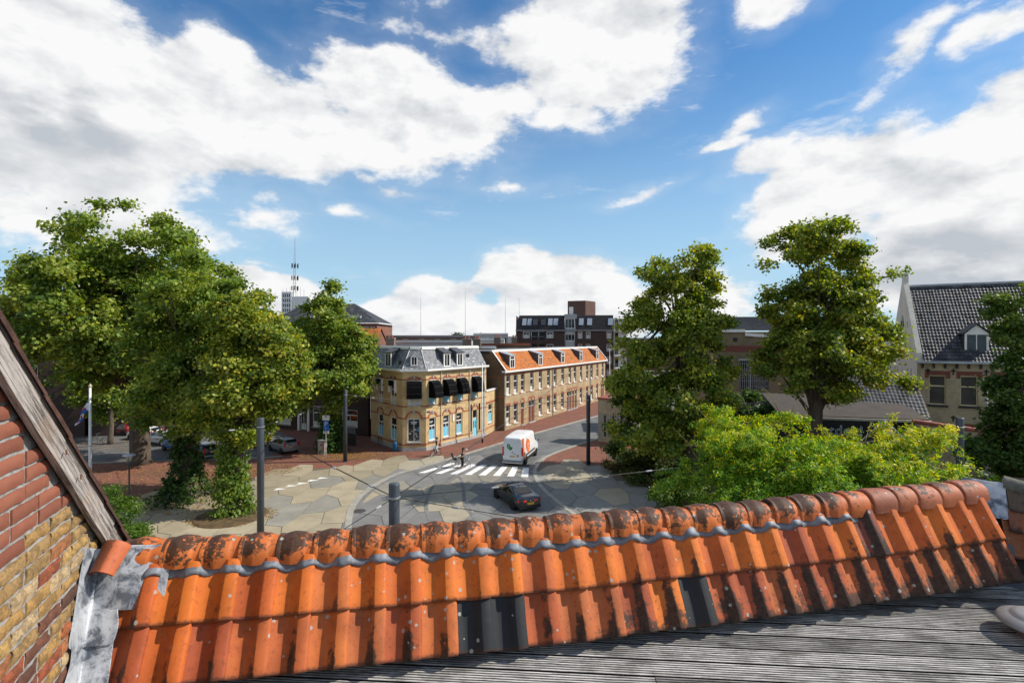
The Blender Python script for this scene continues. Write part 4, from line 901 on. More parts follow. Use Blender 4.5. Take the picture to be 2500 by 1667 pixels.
# low side wing
FXw = [(.75, 2.2, 1.3, 3.6)]
wall('wing_wall', FX, 5.2, FXw, YBRICK, yb, z0=.0); window(FX, *FXw[0], yb, trans=2.8, mull=1, film=(.9, 2.05, 1.42, 2.45), fmat=CYAN, sill=STONE, fw=.1)
bands(FX, FXw, yb, ((.72, .85), (3.7, 3.95))); fpart('wing_coping', FX, (-.1, FX.L + .1, 5.2, 5.38, -.2, .1), WHITE, yb)
mb = MB(); mb.prism([FX.p(.03, 5.15, -.02), FX.p(FX.L, 5.15, -.02), FX.p(FX.L, 5.15, -4), FX.p(.03, 5.15, -4)], (0, 0, .1)); mb.build('wing_roof', BITUMEN, yb)
mb = MB(); FXs = FR(E_, (E_[0] - FX.n.x * 4, E_[1] - FX.n.y * 4)); fquad(FXs, 0, 4, 0, 5.2, 0, mb); mb.build('wing_side_wall', YBRICK, yb)
fpart('street_name_plate', FRr, (.12, .62, 3.9, 4.05, .01, .04), mat('blue_plate', (.02, .06, .2), .4, .05), yb)
fpart('wall_box', FRr, (4.15, 4.4, 2.5, 3.3, 0, .08), WHITE, yb)
mb = MB(); mb.tube([FRr.p(4.5, 5.1, .05), FRr.p(4.5, 5.5, .05)], .02, 6); mb.tube([FRr.p(4.35, 5.3, .05), FRr.p(4.65, 5.3, .05)], .02, 6); mb.build('wall_anchor', BLACK, yb)

# ---- terrace of five houses with orange roofs
T_A, T_B = Vector((-.99, 64.32, 0)), Vector((18.04, 99.14, 0)); FT = FR(T_A, T_B)
cutx = [0, 6.4, 14.74, 22.55, 31.13, 39.68]
UPW = [1.07, 3.07, 5.07, 7.84, 10.57, 13.4, 15.81, 18.74, 21.66, 23.96, 26.78, 29.77, 32.11, 35.17, 38.18]
GRW = [1.02, 3.07, 10.5, 13.38, 15.78, 18.65, 26.7, 29.75, 32.15, 35.05]; DRS = [5.0, 7.23, 8.2, 20.9, 21.95, 23.15, 24.35, 37.5, 38.5]; DOM = [2.15, 10.62, 18.8, 26.86, 35.21]
LAB = ['nearest orange roofed terrace house, next to the yellow corner house', 'second terrace house from the yellow corner house, two doors side by side',
       'third terrace house from the yellow corner house, left of the four doors middle', 'fourth terrace house from the yellow corner house, right half of the four doors',
       'farthest orange roofed terrace house, beside the dark apartment block']
for h in range(5):
    x0, x1 = cutx[h], cutx[h + 1]; c = FT.p((x0 + x1) / 2, 0, -4); t = empty('terrace_house', tuple(c), LAB[h], 'house', 'orange roofed terrace houses along the street')
    ops = [(x - .52, x + .52, 4.42, 6.86) for x in UPW if x0 < x < x1] + [(x - .52, x + .52, .62, 3.06) for x in GRW if x0 < x < x1] + [(x - .44, x + .44, .06, 3.05) for x in DRS if x0 < x < x1]
    wall('front_wall', FT, 7.3, ops, TBRICK, t, x0=x0, x1=x1, rec=.18)
    bands(FT, ops, t, ((.66, .74), (2.92, 3.02), (4.28, 4.40), (6.98, 7.06)), x0, x1)
    for o in ops:
        if o[2] < .3:
            xc = (o[0] + o[1]) / 2; window(FT, o[0], o[1], 2.25, 3.05, t, name='fanlight', rec=.18)
            db = MB(); FT.box(db, o[0] + .05, o[1] - .05, .1, 2.22, -.16, -.11); dd = db.build('door', DOORRED, t)
            for z_ in (.5, 1.25): pb = MB(); FT.box(pb, o[0] + .2, o[1] - .2, z_, z_ + .55, -.112, -.095); pb.build('door_panel', DOORRED, dd)
            hb = MB(); hb.ball(FT.p(o[1] - .16, 1.1, -.08), .04); hb.build('handle', STEEL, dd)
            fb = MB(); FT.box(fb, o[0], o[0] + .06, .06, 2.25, -.18, -.06); FT.box(fb, o[1] - .06, o[1], .06, 2.25, -.18, -.06); fb.build('door_frame', WHITE, dd)
            fpart('doorstep', FT, (o[0] - .05, o[1] + .05, 0, .07, -.1, .28), STONE, t); arch(FT, xc, 3.1, .9, .35, .2, t, key=False, name='door_arch')
        else:
            tr = o[2] + 1.62; window(FT, *o, t, trans=tr, mull=0, glaz=1, film=(o[0] + .12, o[1] - .12, o[2] + .1, o[2] + random.choice((.3, .3, .6, .9))), rec=.2, sill=WHITE, fw=.085)
            fpart('lintel', FT, (o[0] - .1, o[1] + .1, o[3] + .03, o[3] + .28, -.02, .026), RBRICK, t)
    fpart('gutter', FT, (x0 - (.4 if h == 0 else 0), x1 - .004 + (.4 if h == 4 else 0), 7.3, 7.52, -.1, .42), WHITE if h else WHITE, t)
    tb = tilefield((FT.p(x0, 7.5, .2), FT.p(x1, 7.5, .2), FT.p(x1, 9.9, -1.75), FT.p(x0, 9.9, -1.75)), int((x1 - x0) / .24), 10, orc, .035, .03); q = tb.build('pantile_roof', PTILE, t); q['kind'] = 'stuff'
    dormer(FT, DOM[h], 1.25, 7.75, 9.35, -.02, 1.75, 9.85, t, ZINC, CHEEK, trans=8.9, over=.13)
    mb = MB(); FT.box(mb, x0, x1 - .004, 9.84, 10.12, -2.1, -1.62); mb.build('roof_edge', WHITE, t)
    mb = MB(); FT.box(mb, x0, x1 - .004, 9.6, 10.0, -9.5, -2.1); mb.build('flat_roof', BITUMEN, t)
    mb = MB(); FT.box(mb, x0, x1 - .004, 0, 9.6, -9.5, -9.3); mb.build('rear_wall', TSIDE, t)
    for xx in ((x0,) if h == 0 else ()) + ((x1,) if h == 4 else ()):
        mb = MB(); pr = [(0, 0), (0, 7.45), (-1.8, 9.9), (-9.4, 9.9), (-9.4, 0)]; mb.poly([FT.p(xx, z, o) for o, z in pr], uv=[(o + 20, z) for o, z in pr]); mb.build('gable_wall', TSIDE, t)
        mb = MB(); sx = -.22 if h == 0 else 0; mb.prism([FT.p(xx + sx, 7.42, .42), FT.p(xx + sx + .22, 7.42, .42), FT.p(xx + sx + .22, 9.98, -1.7), FT.p(xx + sx, 9.98, -1.7)], (0, 0, .13)); mb.build('verge_board', WHITE, t)
        if h == 0:
            for z_ in (4.2, 6.6): mb = MB(); a = FT.p(0, z_, 0); mb.prism([FT.p(-.02, z_, -.01), FT.p(-.02, z_, -6), FT.p(-.02, z_ + .13, -6), FT.p(-.02, z_ + .13, -.01)], tuple(FT.d * .015)); mb.build('brick_band', RBRICK, t)
    if h in (0, 2, 4): pipe(FT, x0 + .08, .05, 7.35, t, GREYPAINT)
    for (xl, zl) in {1: [(12.2, 9.2), (13.0, 8.9)], 2: [(21.2, 9.1)], 3: [(29.5, 9.25)], 4: []}.get(h, []):
        k = (zl - 7.5) / 2.4 * 1.95 - .2; mb = MB(); mb.box(tuple(FT.p(xl, zl, -k + .08)), (.24, .05, .33), FT.rz); mb.build('roof_light', ZINC, t)
# graffiti shed door in the gap
mb = MB(); mb.box((-1.45, 66.2, 1.15), (.5, .06, 1.15), .9); tag(mb.build('passage_gate', mat('grey_gate', (.22, .24, .26), .6, .3, 2.)), 'grey painted gate in the narrow gap beside the terrace', 'gate')

# ---- dark brick apartment block behind the terrace
ap = empty('apartment_block', (12, 120, 0), 'dark brown brick apartment block with black mansard roof and roof tower', 'apartment block')
FA = FR((.9, 117.2), (22.9, 115.4)); wops = []
S_A = lambda px: (px - 140) / 1740 * FA.L
for (a, b) in ((265, 388), (690, 815)):
    for k in range(4): wops.append((S_A(a), S_A(b), 11.75 - k * 2.86, 13.25 - k * 2.86, 'w'))
for (a, b) in ((415, 520), (550, 655)):
    for k in range(4): wops.append((S_A(a), S_A(b), 11.3 - k * 2.86, 13.25 - k * 2.86, 'b'))
for (a, b) in ((1250, 1330), (1392, 1475), (1757, 1845)):
    for k in range(4): wops.append((S_A(a), S_A(b), 11.65 - k * 2.86, 13.3 - k * 2.86, 'w'))
wops = [w for w in wops if w[2] > .5]
sx0, sx1 = S_A(1015), S_A(1200)
wall('front_wall', FA, 13.5, [o[:4] for o in wops] + [(sx0, sx1, 1.0, 13.499)], DBRICK, ap, rec=.3)
for o in wops:
    if o[4] == 'w': window(FA, *o[:4], ap, mull=1, rec=.3, fw=.16, trans=o[3] - .45 if o[0] > 14 else None, film=(o[0] + .2, o[1] - .2, o[2] + .2, o[2] + random.uniform(.5, 1.2)))
    else:
        mb = MB(); fquad(FA, o[0], o[1], o[2], o[3], -1.2, mb); FA.box(mb, o[0], o[1], o[2], o[2] + .03, -1.2, -.3); b_ = mb.build('balcony_recess', DARKPAINT, ap)
        mb = MB(); FA.box(mb, o[0], o[1], o[2] + .75, o[2] + .82, -.2, -.14); mb.build('railing', GREYPAINT, b_)
# glazed stair shaft
for k in range(6):
    z0 = -1.6 + k * 2.86; z1 = z0 + 1.25; z0_, z1_ = max(z0, .3), z1
    if z1_ > .6: fpart('shaft_panel', FA, (sx0 + .05, sx1 - .05, z0_, z1_, -.5, -.3), GREYPAINT, ap)
    w0 = z1; w1 = z0 + 2.86
    window(FA, sx0 + .05, sx1 - .05, w0, w1 if k < 5 else 16.2, ap, mull=2, rec=.42, fw=.12)
fpart('shaft_top', FA, (sx0 - .05, sx1 + .4, 16.2, 17.2, -2, -.2), GREYPAINT, ap)
mb = MB(); fquad(FA, sx0, sx1, 0, 16, -.6, mb); mb.build('shaft_back', DARKPAINT, ap)
for (a, b) in ((-.05, sx0 - .02), (sx1, FA.L)):
    tb = tilefield((FA.p(a, 13.5, .35), FA.p(b, 13.5, .35), FA.p(b, 16.9, -.9), FA.p(a + (.8 if a < 1 else 0), 16.9, -.9)), int((b - a) / .33), 11, bkc, .04); q = tb.build('mansard_roof', DTILE, ap); q['kind'] = 'stuff'
    fpart('gutter', FA, (a, b, 13.4, 13.55, 0, .42), GREYPAINT, ap)
for px, wd in ((250, 75), (345, 70), (715, 80), (812, 80), (1265, 82), (1412, 85), (1780, 85)):
    a = S_A(px); w = S_A(px + wd) - a; mb = MB(); z0, z1 = 14.7, 16.25; oo = lambda z: .42 - (z - 13.5) / 3.4 * 1.25
    mb.prism([FA.p(a, z0, oo(z0)), FA.p(a + w, z0, oo(z0)), FA.p(a + w + .12, z1, oo(z1)), FA.p(a + .12, z1, oo(z1))], tuple(FA.n * .07)); mb.build('roof_window', mat('skylight_glass', (.35, .40, .46), .12, .1, .5, spec=.8), ap)
for px in (450, 590):
    a = S_A(px); fpart('roof_loggia', FA, (a, a + 1.05, 14.75, 16.1, -.6, .06), mat('loggia_dark', (.10, .115, .125), .6, .2), ap)
mb = MB(); mb.prism([FA.p(.75, 16.88, -.9), FA.p(FA.L, 16.88, -.9), FA.p(FA.L, 16.88, -11), FA.p(.75, 16.88, -11)], (0, 0, .1)); mb.build('flat_roof', BITUMEN, ap)
for a in (0., FA.L):
    F_ = FR(FA.p(a, 0, -11), FA.p(a, 0, 0)) if a == 0 else FR(FA.p(a, 0, 0), FA.p(a, 0, -11)); mb = MB(); fquad(F_, 0, F_.L, 0, 13.5, 0, mb); mb.poly([F_.p(0, 13.5), F_.p(F_.L, 13.5), F_.p(F_.L - (.9 if a == 0 else 0), 16.9), F_.p(.9 if a else 0, 16.9)], uv=[(0, 13.5), (11, 13.5), (10, 17), (0, 17)]); mb.build('side_wall', DBRICK, ap)
tw = FR((13.0, 119.5), (16.9, 117.9)); tw2 = FR((16.9, 117.9), (19.8, 121.5)); mb = MB(); fquad(tw, 0, tw.L, 16.5, 20.4, 0, mb); fquad(tw2, 0, tw2.L, 16.5, 20.4, 0, mb)
b4 = [Vector((13.0, 119.5, 20.4)), Vector((16.9, 117.9, 20.4)), Vector((19.8, 121.5, 20.4)), Vector((15.9, 123.1, 20.4))]; mb.poly(b4); F_ = FR((15.9, 123.1), (13.0, 119.5)); fquad(F_, 0, F_.L, 16.5, 20.4, 0, mb); mb.build('roof_tower', brickmat('tower_brick', (.14, .075, .055), (.12, .062, .048), (.12, .09, .08), .22, .065, var=.2), ap)
fpart('tower_door', tw, (.35, 1.35, 16.9, 19.0, 0, .06), WHITE, ap)
# balconies on the right return
for k in range(5):
    z0 = 13.55 - k * 2.86; a = FA.L
    mb = MB(); FA.box(mb, a + .01, a + 3.2, z0 - .18, z0 + .1, -2.2, .6); bb = mb.build('balcony_slab', WHITE, ap)
    mb = MB(); FA.box(mb, a + .1, a + 3.1, z0 + 1.0, z0 + 1.06, .5, .55)
    for j in range(13): FA.box(mb, a + .1 + j * .25, a + .13 + j * .25, z0 + .1, z0 + 1.0, .51, .54)
    mb.build('railing', GREYPAINT, bb)
    mb = MB(); FA.box(mb, a + .02, a + 3.2, z0 + .1, z0 + 2.66, -2.4, -2.2); mb.build('balcony_wall', mat('pale_render', (.45, .45, .43), .8, .1), bb)
    mb = MB(); FA.box(mb, a + .6, a + 1.3, z0 + .2, z0 + 2.3, -2.2, -2.16); mb.build('balcony_door', GLASS, bb)

# ---- hipped slate building and red house behind the middle tree
def hipped(name, label, x0, x1, y0, y1, ze, zr, rx0, rx1, wm, cf, tm, nu=40, nv=16, wins=()):
    t = empty(name, ((x0 + x1) / 2, (y0 + y1) / 2, 0), label, 'building'); ym = (y0 + y1) / 2
    FS = [FR((x0, y0), (x1, y0)), FR((x1, y0), (x1, y1)), FR((x1, y1), (x0, y1)), FR((x0, y1), (x0, y0))]
    for i, F in enumerate(FS): wall('wall', F, ze, [w for w in wins] if i == 0 else [], wm, t)
    for w in wins: window(FS[0], *w, t, mull=1, fw=.12)
    a, b, c, d = Vector((x0 - .4, y0 - .4, ze)), Vector((x1 + .4, y0 - .4, ze)), Vector((x1 + .4, y1 + .4, ze)), Vector((x0 - .4, y1 + .4, ze)); r0, r1 = Vector((rx0, ym, zr)), Vector((rx1, ym, zr))
    for q, n in (((a, b, r1, r0), nu), ((b, c, r1, r1 + Vector((0, .05, 0))), nu // 2), ((c, d, r0, r1), nu), ((d, a, r0, r0 + Vector((0, -.05, 0))), nu // 2)):
        o = tilefield(q, n, nv, cf, .04).build('hipped_roof', tm, t); o['kind'] = 'stuff'
    mb = MB(); 
    for p, q in ((a, b), (b, c), (c, d), (d, a)): mb.tube([p, q], .14, 6)
    mb.build('gutter', WHITE, t); return t, FS
sl, slF = hipped('slate_roofed_building', 'large building with hipped dark slate roof behind the middle tree', -52, -29.0, 110, 124, 14.9, 19.6, -47.5, -36, REDB, dkc, DTILE, 50, 16, wins=((17.6, 18.7, 11.9, 14.2), (20.2, 21.1, 11.9, 14.2), (21.6, 22.5, 11.9, 14.2), (10, 11, 11.9, 14.2), (12.5, 13.5, 11.9, 14.2)))
for x, zz in ((-49.0, 15.9), (-44.5, 16.1), (-34.6, 16.2), (-33.4, 16.2)): k = (zz - 14.9) / 4.7 * 7.4 - .4; mb = MB(); mb.box((x, 110 + k - .15, zz + .1), (.55, .5, .3)); mb.build('roof_window', mat('skylight_glass', (.35, .40, .46), .12, .1, .5, spec=.8), sl)
for x in (-45.5, -44.2): mb = MB(); mb.tube([(x, 115, 18.3), (x, 115, 20.8)], .18, 8); mb.build('flue', STEEL, sl)
def gabled(name, label, p0, p1, depth, ze, zr, wm, cf, tm, cat='house', nu=30, nv=12, wins=(), group=None, roofname='tiled_roof', roll=.03, doors=()):
    F = FR(p0, p1); t = empty(name, tuple(F.p(F.L / 2, 0, -depth / 2)), label, cat, group)
    wall('front_wall', F, ze, list(wins), wm, t)
    for w in wins: window(F, *w, t, mull=1, fw=.1, trans=w[2] + (w[3] - w[2]) * .68, film=(w[0] + .1, w[1] - .1, w[2] + .1, w[2] + .7), sill=STONE)
    for xx in (0, F.L): mb = MB(); pr = [(0, 0), (0, ze), (-depth / 2, zr), (-depth, ze), (-depth, 0)]; mb.poly([F.p(xx, z, o) for o, z in pr], uv=[(o + 30, z) for o, z in pr]); mb.build('gable_wall', wm, t)
    mb = MB(); fquad(FR(F.p(F.L, 0, -depth), F.p(0, 0, -depth)), 0, F.L, 0, ze, 0, mb); mb.build('rear_wall', wm, t)
    for q in ((F.p(-.2, ze - .1, .3), F.p(F.L + .2, ze - .1, .3), F.p(F.L + .2, zr + .1, -depth / 2), F.p(-.2, zr + .1, -depth / 2)), (F.p(F.L + .2, ze - .1, -depth - .3), F.p(-.2, ze - .1, -depth - .3), F.p(-.2, zr + .1, -depth / 2), F.p(F.L + .2, zr + .1, -depth / 2))):
        o = tilefield(q, nu, nv, cf, .04, roll).build(roofname, tm, t); o['kind'] = 'stuff'
    fpart('gutter', F, (-.2, F.L + .2, ze - .18, ze - .04, .05, .36), WHITE, t); return t, F
gabled('red_roofed_house', 'house with orange pantile roof showing behind the middle tree', (-33.5, 84), (-23.0, 82.5), 9, 9.2, 13.2, REDB, orc, PTILE, nu=40, wins=((1.5, 2.5, 6, 8), (4, 5, 6, 8), (7, 8, 6, 8)))
gabled('gable_fronted_house', 'low house with orange roof left of the slate hipped building', (-44, 78), (-35, 78), 10, 8.5, 12.3, REDB, orc, PTILE, nu=36, wins=((1.2, 2.2, 5.4, 7.4), (5, 6, 5.4, 7.4)))
# dark shop under the middle tree
sh, FSh = gabled('shop_house', 'dark brick shop behind the middle tree with white window frames', (-31, 66.5), (-17.0, 60.6), 9, 7.2, 10.5, DBRICK, bkc, DTILE, 'shop', nu=40, wins=((1.0, 2.3, 4.4, 6.6), (4.0, 5.3, 4.4, 6.6), (7.4, 8.7, 4.4, 6.6), (11.0, 12.6, 4.4, 6.4), (.8, 3.0, .6, 3.2), (4.6, 5.6, .2, 3.2), (6.6, 9.2, .6, 3.2), (11.2, 13.6, 1.0, 3.0)))
fpart('shop_awning', FSh, (.4, 4.2, 3.3, 3.5, 0, 1.4), AWN, sh)
for x in (4.3, 5.9): fpart('white_pilaster', FSh, (x, x + .28, 0, 3.6, 0, .18), WHITE, sh)
# walled yard with white railing against the corner house
yd = empty('yard_wall', (-18.5, 56.3, 0), 'dark yard wall topped by a white rail left of the corner house', 'wall')
FY = FR((-21.5, 58.4), (-16.9, 55.2)); fpart('wall_face', FY, (0, FY.L, 0, 1.25, -.15, .0), DBRICK, yd)
mb = MB(); FY.box(mb, 0, FY.L, 2.05, 2.12, -.1, -.05)
for k in range(34): FY.box(mb, k * FY.L / 34, k * FY.L / 34 + .03, 1.25, 2.05, -.09, -.06)
mb.build('railing', GREYPAINT, yd)
# far-left house behind the big tree
hl, FHl = gabled('tall_left_house', 'dark house with white cornice behind the big left tree', (-66, 57), (-50.5, 60.5), 9, 14.4, 16.5, DBRICK, bkc, DTILE, nu=30, wins=((2, 3.2, 10.6, 13), (6, 7.2, 10.6, 13), (10, 11.2, 10.6, 13), (2, 3.2, 6.6, 9), (6, 7.2, 6.6, 9), (10, 11.2, 6.6, 9)))
fpart('cornice', FHl, (-.3, FHl.L + .3, 14.0, 14.6, .0, .55), WHITE, hl)
mb = MB(); mb.box((-53.5, 62.5, 16.8), (.55, .5, 1.2)); mb.build('chimney', mat('chimney_render', (.45, .38, .26), .9, .2), hl)
h2, FH2 = gabled('low_left_house', 'lower dark brick house with satellite dish behind the big left tree', (-50, 60.5), (-43, 62), 8, 11.2, 12.4, DBRICK, bkc, DTILE, nu=24, wins=((1.2, 2.4, 7.4, 9.8), (4.2, 5.4, 7.4, 9.8), (1.2, 2.4, 3.4, 5.8)))
fpart('cornice', FH2, (-.2, FH2.L + .2, 10.9, 11.4, 0, .5), WHITE, h2)
mb = MB(); mb.lathe(tuple(FH2.p(6.6, 11.2, .5)), [(.0, 0), (.35, .04), (.62, .14), (.64, .15), (.62, .16), (.0, .02)], 20, ax=tuple(FH2.n * .9 + UP * .35 + FH2.d * .2)); mb.build('satellite_dish', mat('dish_white', (.7, .7, .68), .4, .05), h2, True)
# white transmitter tower
tt = empty('office_tower', (-110, 250, 0), 'distant white office tower carrying a lattice antenna mast', 'tower')
FTw = FR((-112.5, 250), (-107.8, 250)); TWM = mat('white_concrete', (.66, .66, .65), .7, .05)
wall('tower_wall', FTw, 34.6, [(.45 + i * 1.0, 1.1 + i * 1.0, z, z + 1.6) for i in range(4) for z in (32.0, 29.6, 27.2, 24.8, 22.4, 20.0)], TWM, tt, rec=.3)
mb = MB(); FTw.box(mb, .0, FTw.L, 0, 34.5, -4.5, -.32); mb.build('tower_core', mat('tower_dark', (.10, .11, .12), .5, .1), tt)
mb = MB(); F_ = FR(FTw.p(FTw.L, 0, 0), FTw.p(FTw.L + .6, 0, -4.5)); fquad(F_, 0, F_.L, 0, 34.6, .02, mb); mb.build('tower_side', TWM, tt)
wg = MB(); wg.box((-103.6, 253, 16.2), (4.0, 2.4, 16.2)); wg.build('tower_wing', TWM, tt)
ms = MB(); cx, cy = -106.6, 251.5
for a, b in ((-.7, -.7), (.7, -.7), (0, .8)): ms.tube([(cx + a, cy + b, 32.4), (cx + a * .45, cy + b * .45, 52), (cx, cy, 62)], [.12, .09, .05], 5)
for k in range(14):
    z = 33 + k * 1.45; s_ = 1 - .55 * (z - 32) / 20; q = [(cx - .7 * s_, cy - .7 * s_, z), (cx + .7 * s_, cy - .7 * s_, z + .7), (cx, cy + .8 * s_, z)]; ms.tube(q + q[:1], .05, 4)
mast = ms.build('antenna_mast', STEEL, tt)
am = MB()
for z, n_ in ((47.5, 6), (41.5, 5), (36.5, 5)):
    for k in range(n_): a = k * 6.28 / n_; am.box((cx + 1.5 * math.cos(a), cy + 1.5 * math.sin(a), z), (.16, .16, 1.1)); am.tube([(cx, cy, z), (cx + 1.5 * math.cos(a), cy + 1.5 * math.sin(a), z)], .05, 4)
for k in range(7): am.tube([(-112 + k * 1.7, 250.5, 32.5 if k > 2 else 34.5), (-112 + k * 1.7, 250.5, 36 + (k % 3) * .5)], .06, 4)
am.build('antenna', BLACK, mast)
# flat-roofed buildings behind the corner house
def flatbox(name, label, x0, x1, y0, y1, z, m, edge=WHITE, n=3, wz=None, group='flat roofed buildings behind the corner house'):
    t = empty(name, ((x0 + x1) / 2, (y0 + y1) / 2, 0), label, 'building', group); mb = MB()
    for a, b in (((x0, y0), (x1, y0)), ((x1, y0), (x1, y1)), ((x1, y1), (x0, y1)), ((x0, y1), (x0, y0))): F = FR(a, b); fquad(F, 0, F.L, 0, z, 0, mb)
    mb.build('wall', m, t); mb = MB(); mb.quad((x0, y0, z - .05), (x1, y0, z - .05), (x1, y1, z - .05), (x0, y1, z - .05)); mb.build('flat_roof', BITUMEN, t)
    F = FR((x0, y0), (x1, y0)); mb = MB(); F.box(mb, -.1, F.L + .1, z - .25, z + .12, -.1, .12); mb.build('roof_edge', edge, t)
    if n:
        wz = wz or z - 2.3
        for k in range(n): xc = F.L * (k + .5) / n; window(F, xc - .6, xc + .6, wz, wz + 1.5, t, rec=-.03, mull=1)
    return t
LBR = brickmat('low_brick', (.20, .14, .10), (.17, .11, .08), (.18, .15, .12), .22, .065)
REND = mat('pale_render', (.45, .45, .43), .8, .1)
fb_specs = [('brown flat roofed workshop with wide grey roof behind the corner house', -25, -9, 72, 84, 10.5, LBR, WHITE, 4), ('long low building with pale roof right of the hipped building', -27, -8, 92, 108, 11.2, REND, WHITE, 5), ('dark flat block with railings beyond the pale roof', -30, -8, 118, 130, 12.3, LBR, GREYPAINT, 6),
    ('white rendered flat block just left of the apartment block', -9, -1.0, 120, 130, 12.8, REND, WHITE, 5), ('white boxy house above the terrace roofs', -6.5, -1.5, 98, 106, 11.6, REND, WHITE, 4), ('brick flat roof with white edge right behind the corner house', -8, -2.5, 74, 82, 10.4, LBR, WHITE, 2),
    ('low red edged flat roof between corner house and apartment block', -5, 3, 86, 94, 10.7, LBR, RBRICK, 3)]
for lb, x0, x1, y0, y1, z, m, e, n in fb_specs: flatbox('flat_building', lb, x0, x1, y0, y1, z, m, e, n)
for k, (x, y, z, s_) in enumerate(((-6.4, 72.8, 10.4, .5), (-5.0, 72.9, 10.4, .45), (-2.4, 84, 10.7, .45), (.4, 87, 10.7, .4), (-18, 76, 10.5, .5))):
    t = empty('chimney', (x, y, z), ['wide brick chimney on the roof behind the corner house', 'smaller brick chimney right beside the wide one', 'square dark chimney behind the terrace', 'short chimney above the nearest terrace house', 'brick chimney on the workshop roof'][k], 'chimney')
    mb = MB(); mb.box((x, y, z + .55), (s_ * 1.2, s_, .55)); mb.build('stack', LBR if k % 2 else REDB, t); mb = MB()
    for q in (-.3, .3): mb.tube([(x + q * s_ * 1.6, y, z + 1.1), (x + q * s_ * 1.6, y, z + 1.5)], .13, 8)
    mb.build('pot', RBRICK, t); mb = MB(); mb.box((x, y, z + 1.13), (s_ * 1.3, s_ * 1.1, .05)); mb.build('cap', STONE, t)
for k, x in enumerate((-41, -21, -3.0, 3.2)):
    mb = MB(); mb.tube([(x * 1.0, 230, 10), (x, 230, 30 if k != 1 else 33)], [.12, .06], 5); tag(mb.build('radio_mast', STEEL), ['thin far mast above the corner house left end', 'thin far mast above the corner house dormers', 'thin far mast above the terrace start', 'thin far mast just left of the apartment block'][k], 'mast')
for k, (x0, x1, y, z) in enumerate(((-70, -20, 200, 12.2), (-24, 30, 210, 12.6), (20, 70, 190, 12.0), (60, 130, 170, 12.5), (-180, -110, 190, 13), (110, 220, 210, 12.5), (-110, -66, 175, 12.4))):
    flatbox('distant_building', ['long grey roofs on the skyline left of centre', 'pale roofs on the skyline behind the terrace', 'low skyline roofs behind the apartment block', 'low skyline roofs behind the right trees', 'far low block at the left skyline', 'far low block at the right skyline', 'grey skyline block behind the tall left trees'][k], x0, x1, y, y + 15, z, REND if k % 2 else LBR, WHITE, 0, group='distant low buildings on the skyline')

# ---- old school with steep tiled roof on the right
sc = empty('old_school', (45, 47, 0), 'old buff brick building with steep dark tiled roof and stepped gable', 'building')
d2 = Vector((.89, -.456, 0)).normalized(); S0 = Vector((35.6, 45.0, 0)); FS_ = FR(S0, S0 + d2 * 17)
def tS(px):
    u = (px - 1250) / 1250; return (u * S0.y - S0.x) / (d2.x - u * d2.y)
sw = [(tS(2268), tS(2310), 5.85, 8.35), (tS(2345), tS(2388), 5.85, 8.35), (tS(2429), tS(2472), 5.85, 8.35), (tS(2500), tS(2540), 5.85, 8.35)]
sg = [(a, b, 1.2, 3.9) for a, b, _, _ in sw]
wall('front_wall', FS_, 9.55, sw + sg, GBRICK, sc, rec=.22)
for o in sw + sg:
    window(FS_, *o, sc, fm=CREAM, trans=o[2] + 1.6, mull=0, rec=.22, fw=.07); fpart('sill', FS_, (o[0] - .12, o[1] + .12, o[2] - .2, o[2] - .02, -.05, .12), DARKPAINT, sc)
    mb = MB(); F = FS_; F.box(mb, o[0] - .28, o[1] + .28, o[3] + .06, o[3] + .42, -.05, .025); F.box(mb, o[0] - .28, o[0] - .01, o[3] - .22, o[3] + .06, -.05, .025); F.box(mb, o[1] + .01, o[1] + .28, o[3] - .22, o[3] + .06, -.05, .025); mb.build('window_surround', mat('dull_red_brick', (.17, .06, .045), .9, .2, 5.), sc)
    if o[2] > 4: fb_ = MB(); fb_.quad(FS_.p(o[0] + .1, o[2] + 1.68, -.195), FS_.p(o[1] - .1, o[2] + 1.68, -.195), FS_.p(o[1] - .1, o[3] - .3, -.195), FS_.p(o[0] + .1, o[3] - .3, -.195)); fb_.build('blind', CURTAIN if 3.2 < o[0] < 5.2 else GLASS, sc)
x = .3
while x < 17: fpart('corbel', FS_, (x, x + .16, 9.0, 9.4, 0, .12), DBRICK, sc); x += .78
for x in (.75, (sw[0][1] + sw[1][0]) / 2, (sw[1][1] + sw[2][0]) / 2, (sw[2][1] + sw[3][0]) / 2):
    for z in (8.75, 4.75): mb = MB(); mb.tube([FS_.p(x, z - .28, .03), FS_.p(x, z + .22, .03)], .05, 6); mb.tube([FS_.p(x - .16, z + .05, .03), FS_.p(x + .16, z + .05, .03)], .06, 6); mb.build('wall_anchor', BLACK, sc)
fpart('gutter', FS_, (-.05, 17, 9.42, 9.62, 0, .42), ZINC, sc)
Dp = 11.4; rz_ = 16.6
tb = tilefield((FS_.p(.38, 9.55, .32), FS_.p(17, 9.55, .32), FS_.p(17, rz_, -Dp / 2), FS_.p(.38, rz_, -Dp / 2)), 68, 25, dkc, .06, .035); q = tb.build('tiled_roof', DTILE, sc); q['kind'] = 'stuff'
mb = MB(); mb.quad(FS_.p(17, 9.55, -Dp - .3), FS_.p(.38, 9.55, -Dp - .3), FS_.p(.38, rz_, -Dp / 2), FS_.p(17, rz_, -Dp / 2)); mb.build('rear_roof', mat('rear_tiles', (.05, .05, .055), .6, .3, 3.), sc)
mb = MB(); mb.tube([FS_.p(.4, rz_ + .05, -Dp / 2), FS_.p(17, rz_ + .05, -Dp / 2)], .15, 8); mb.build('ridge', ZINC, sc)
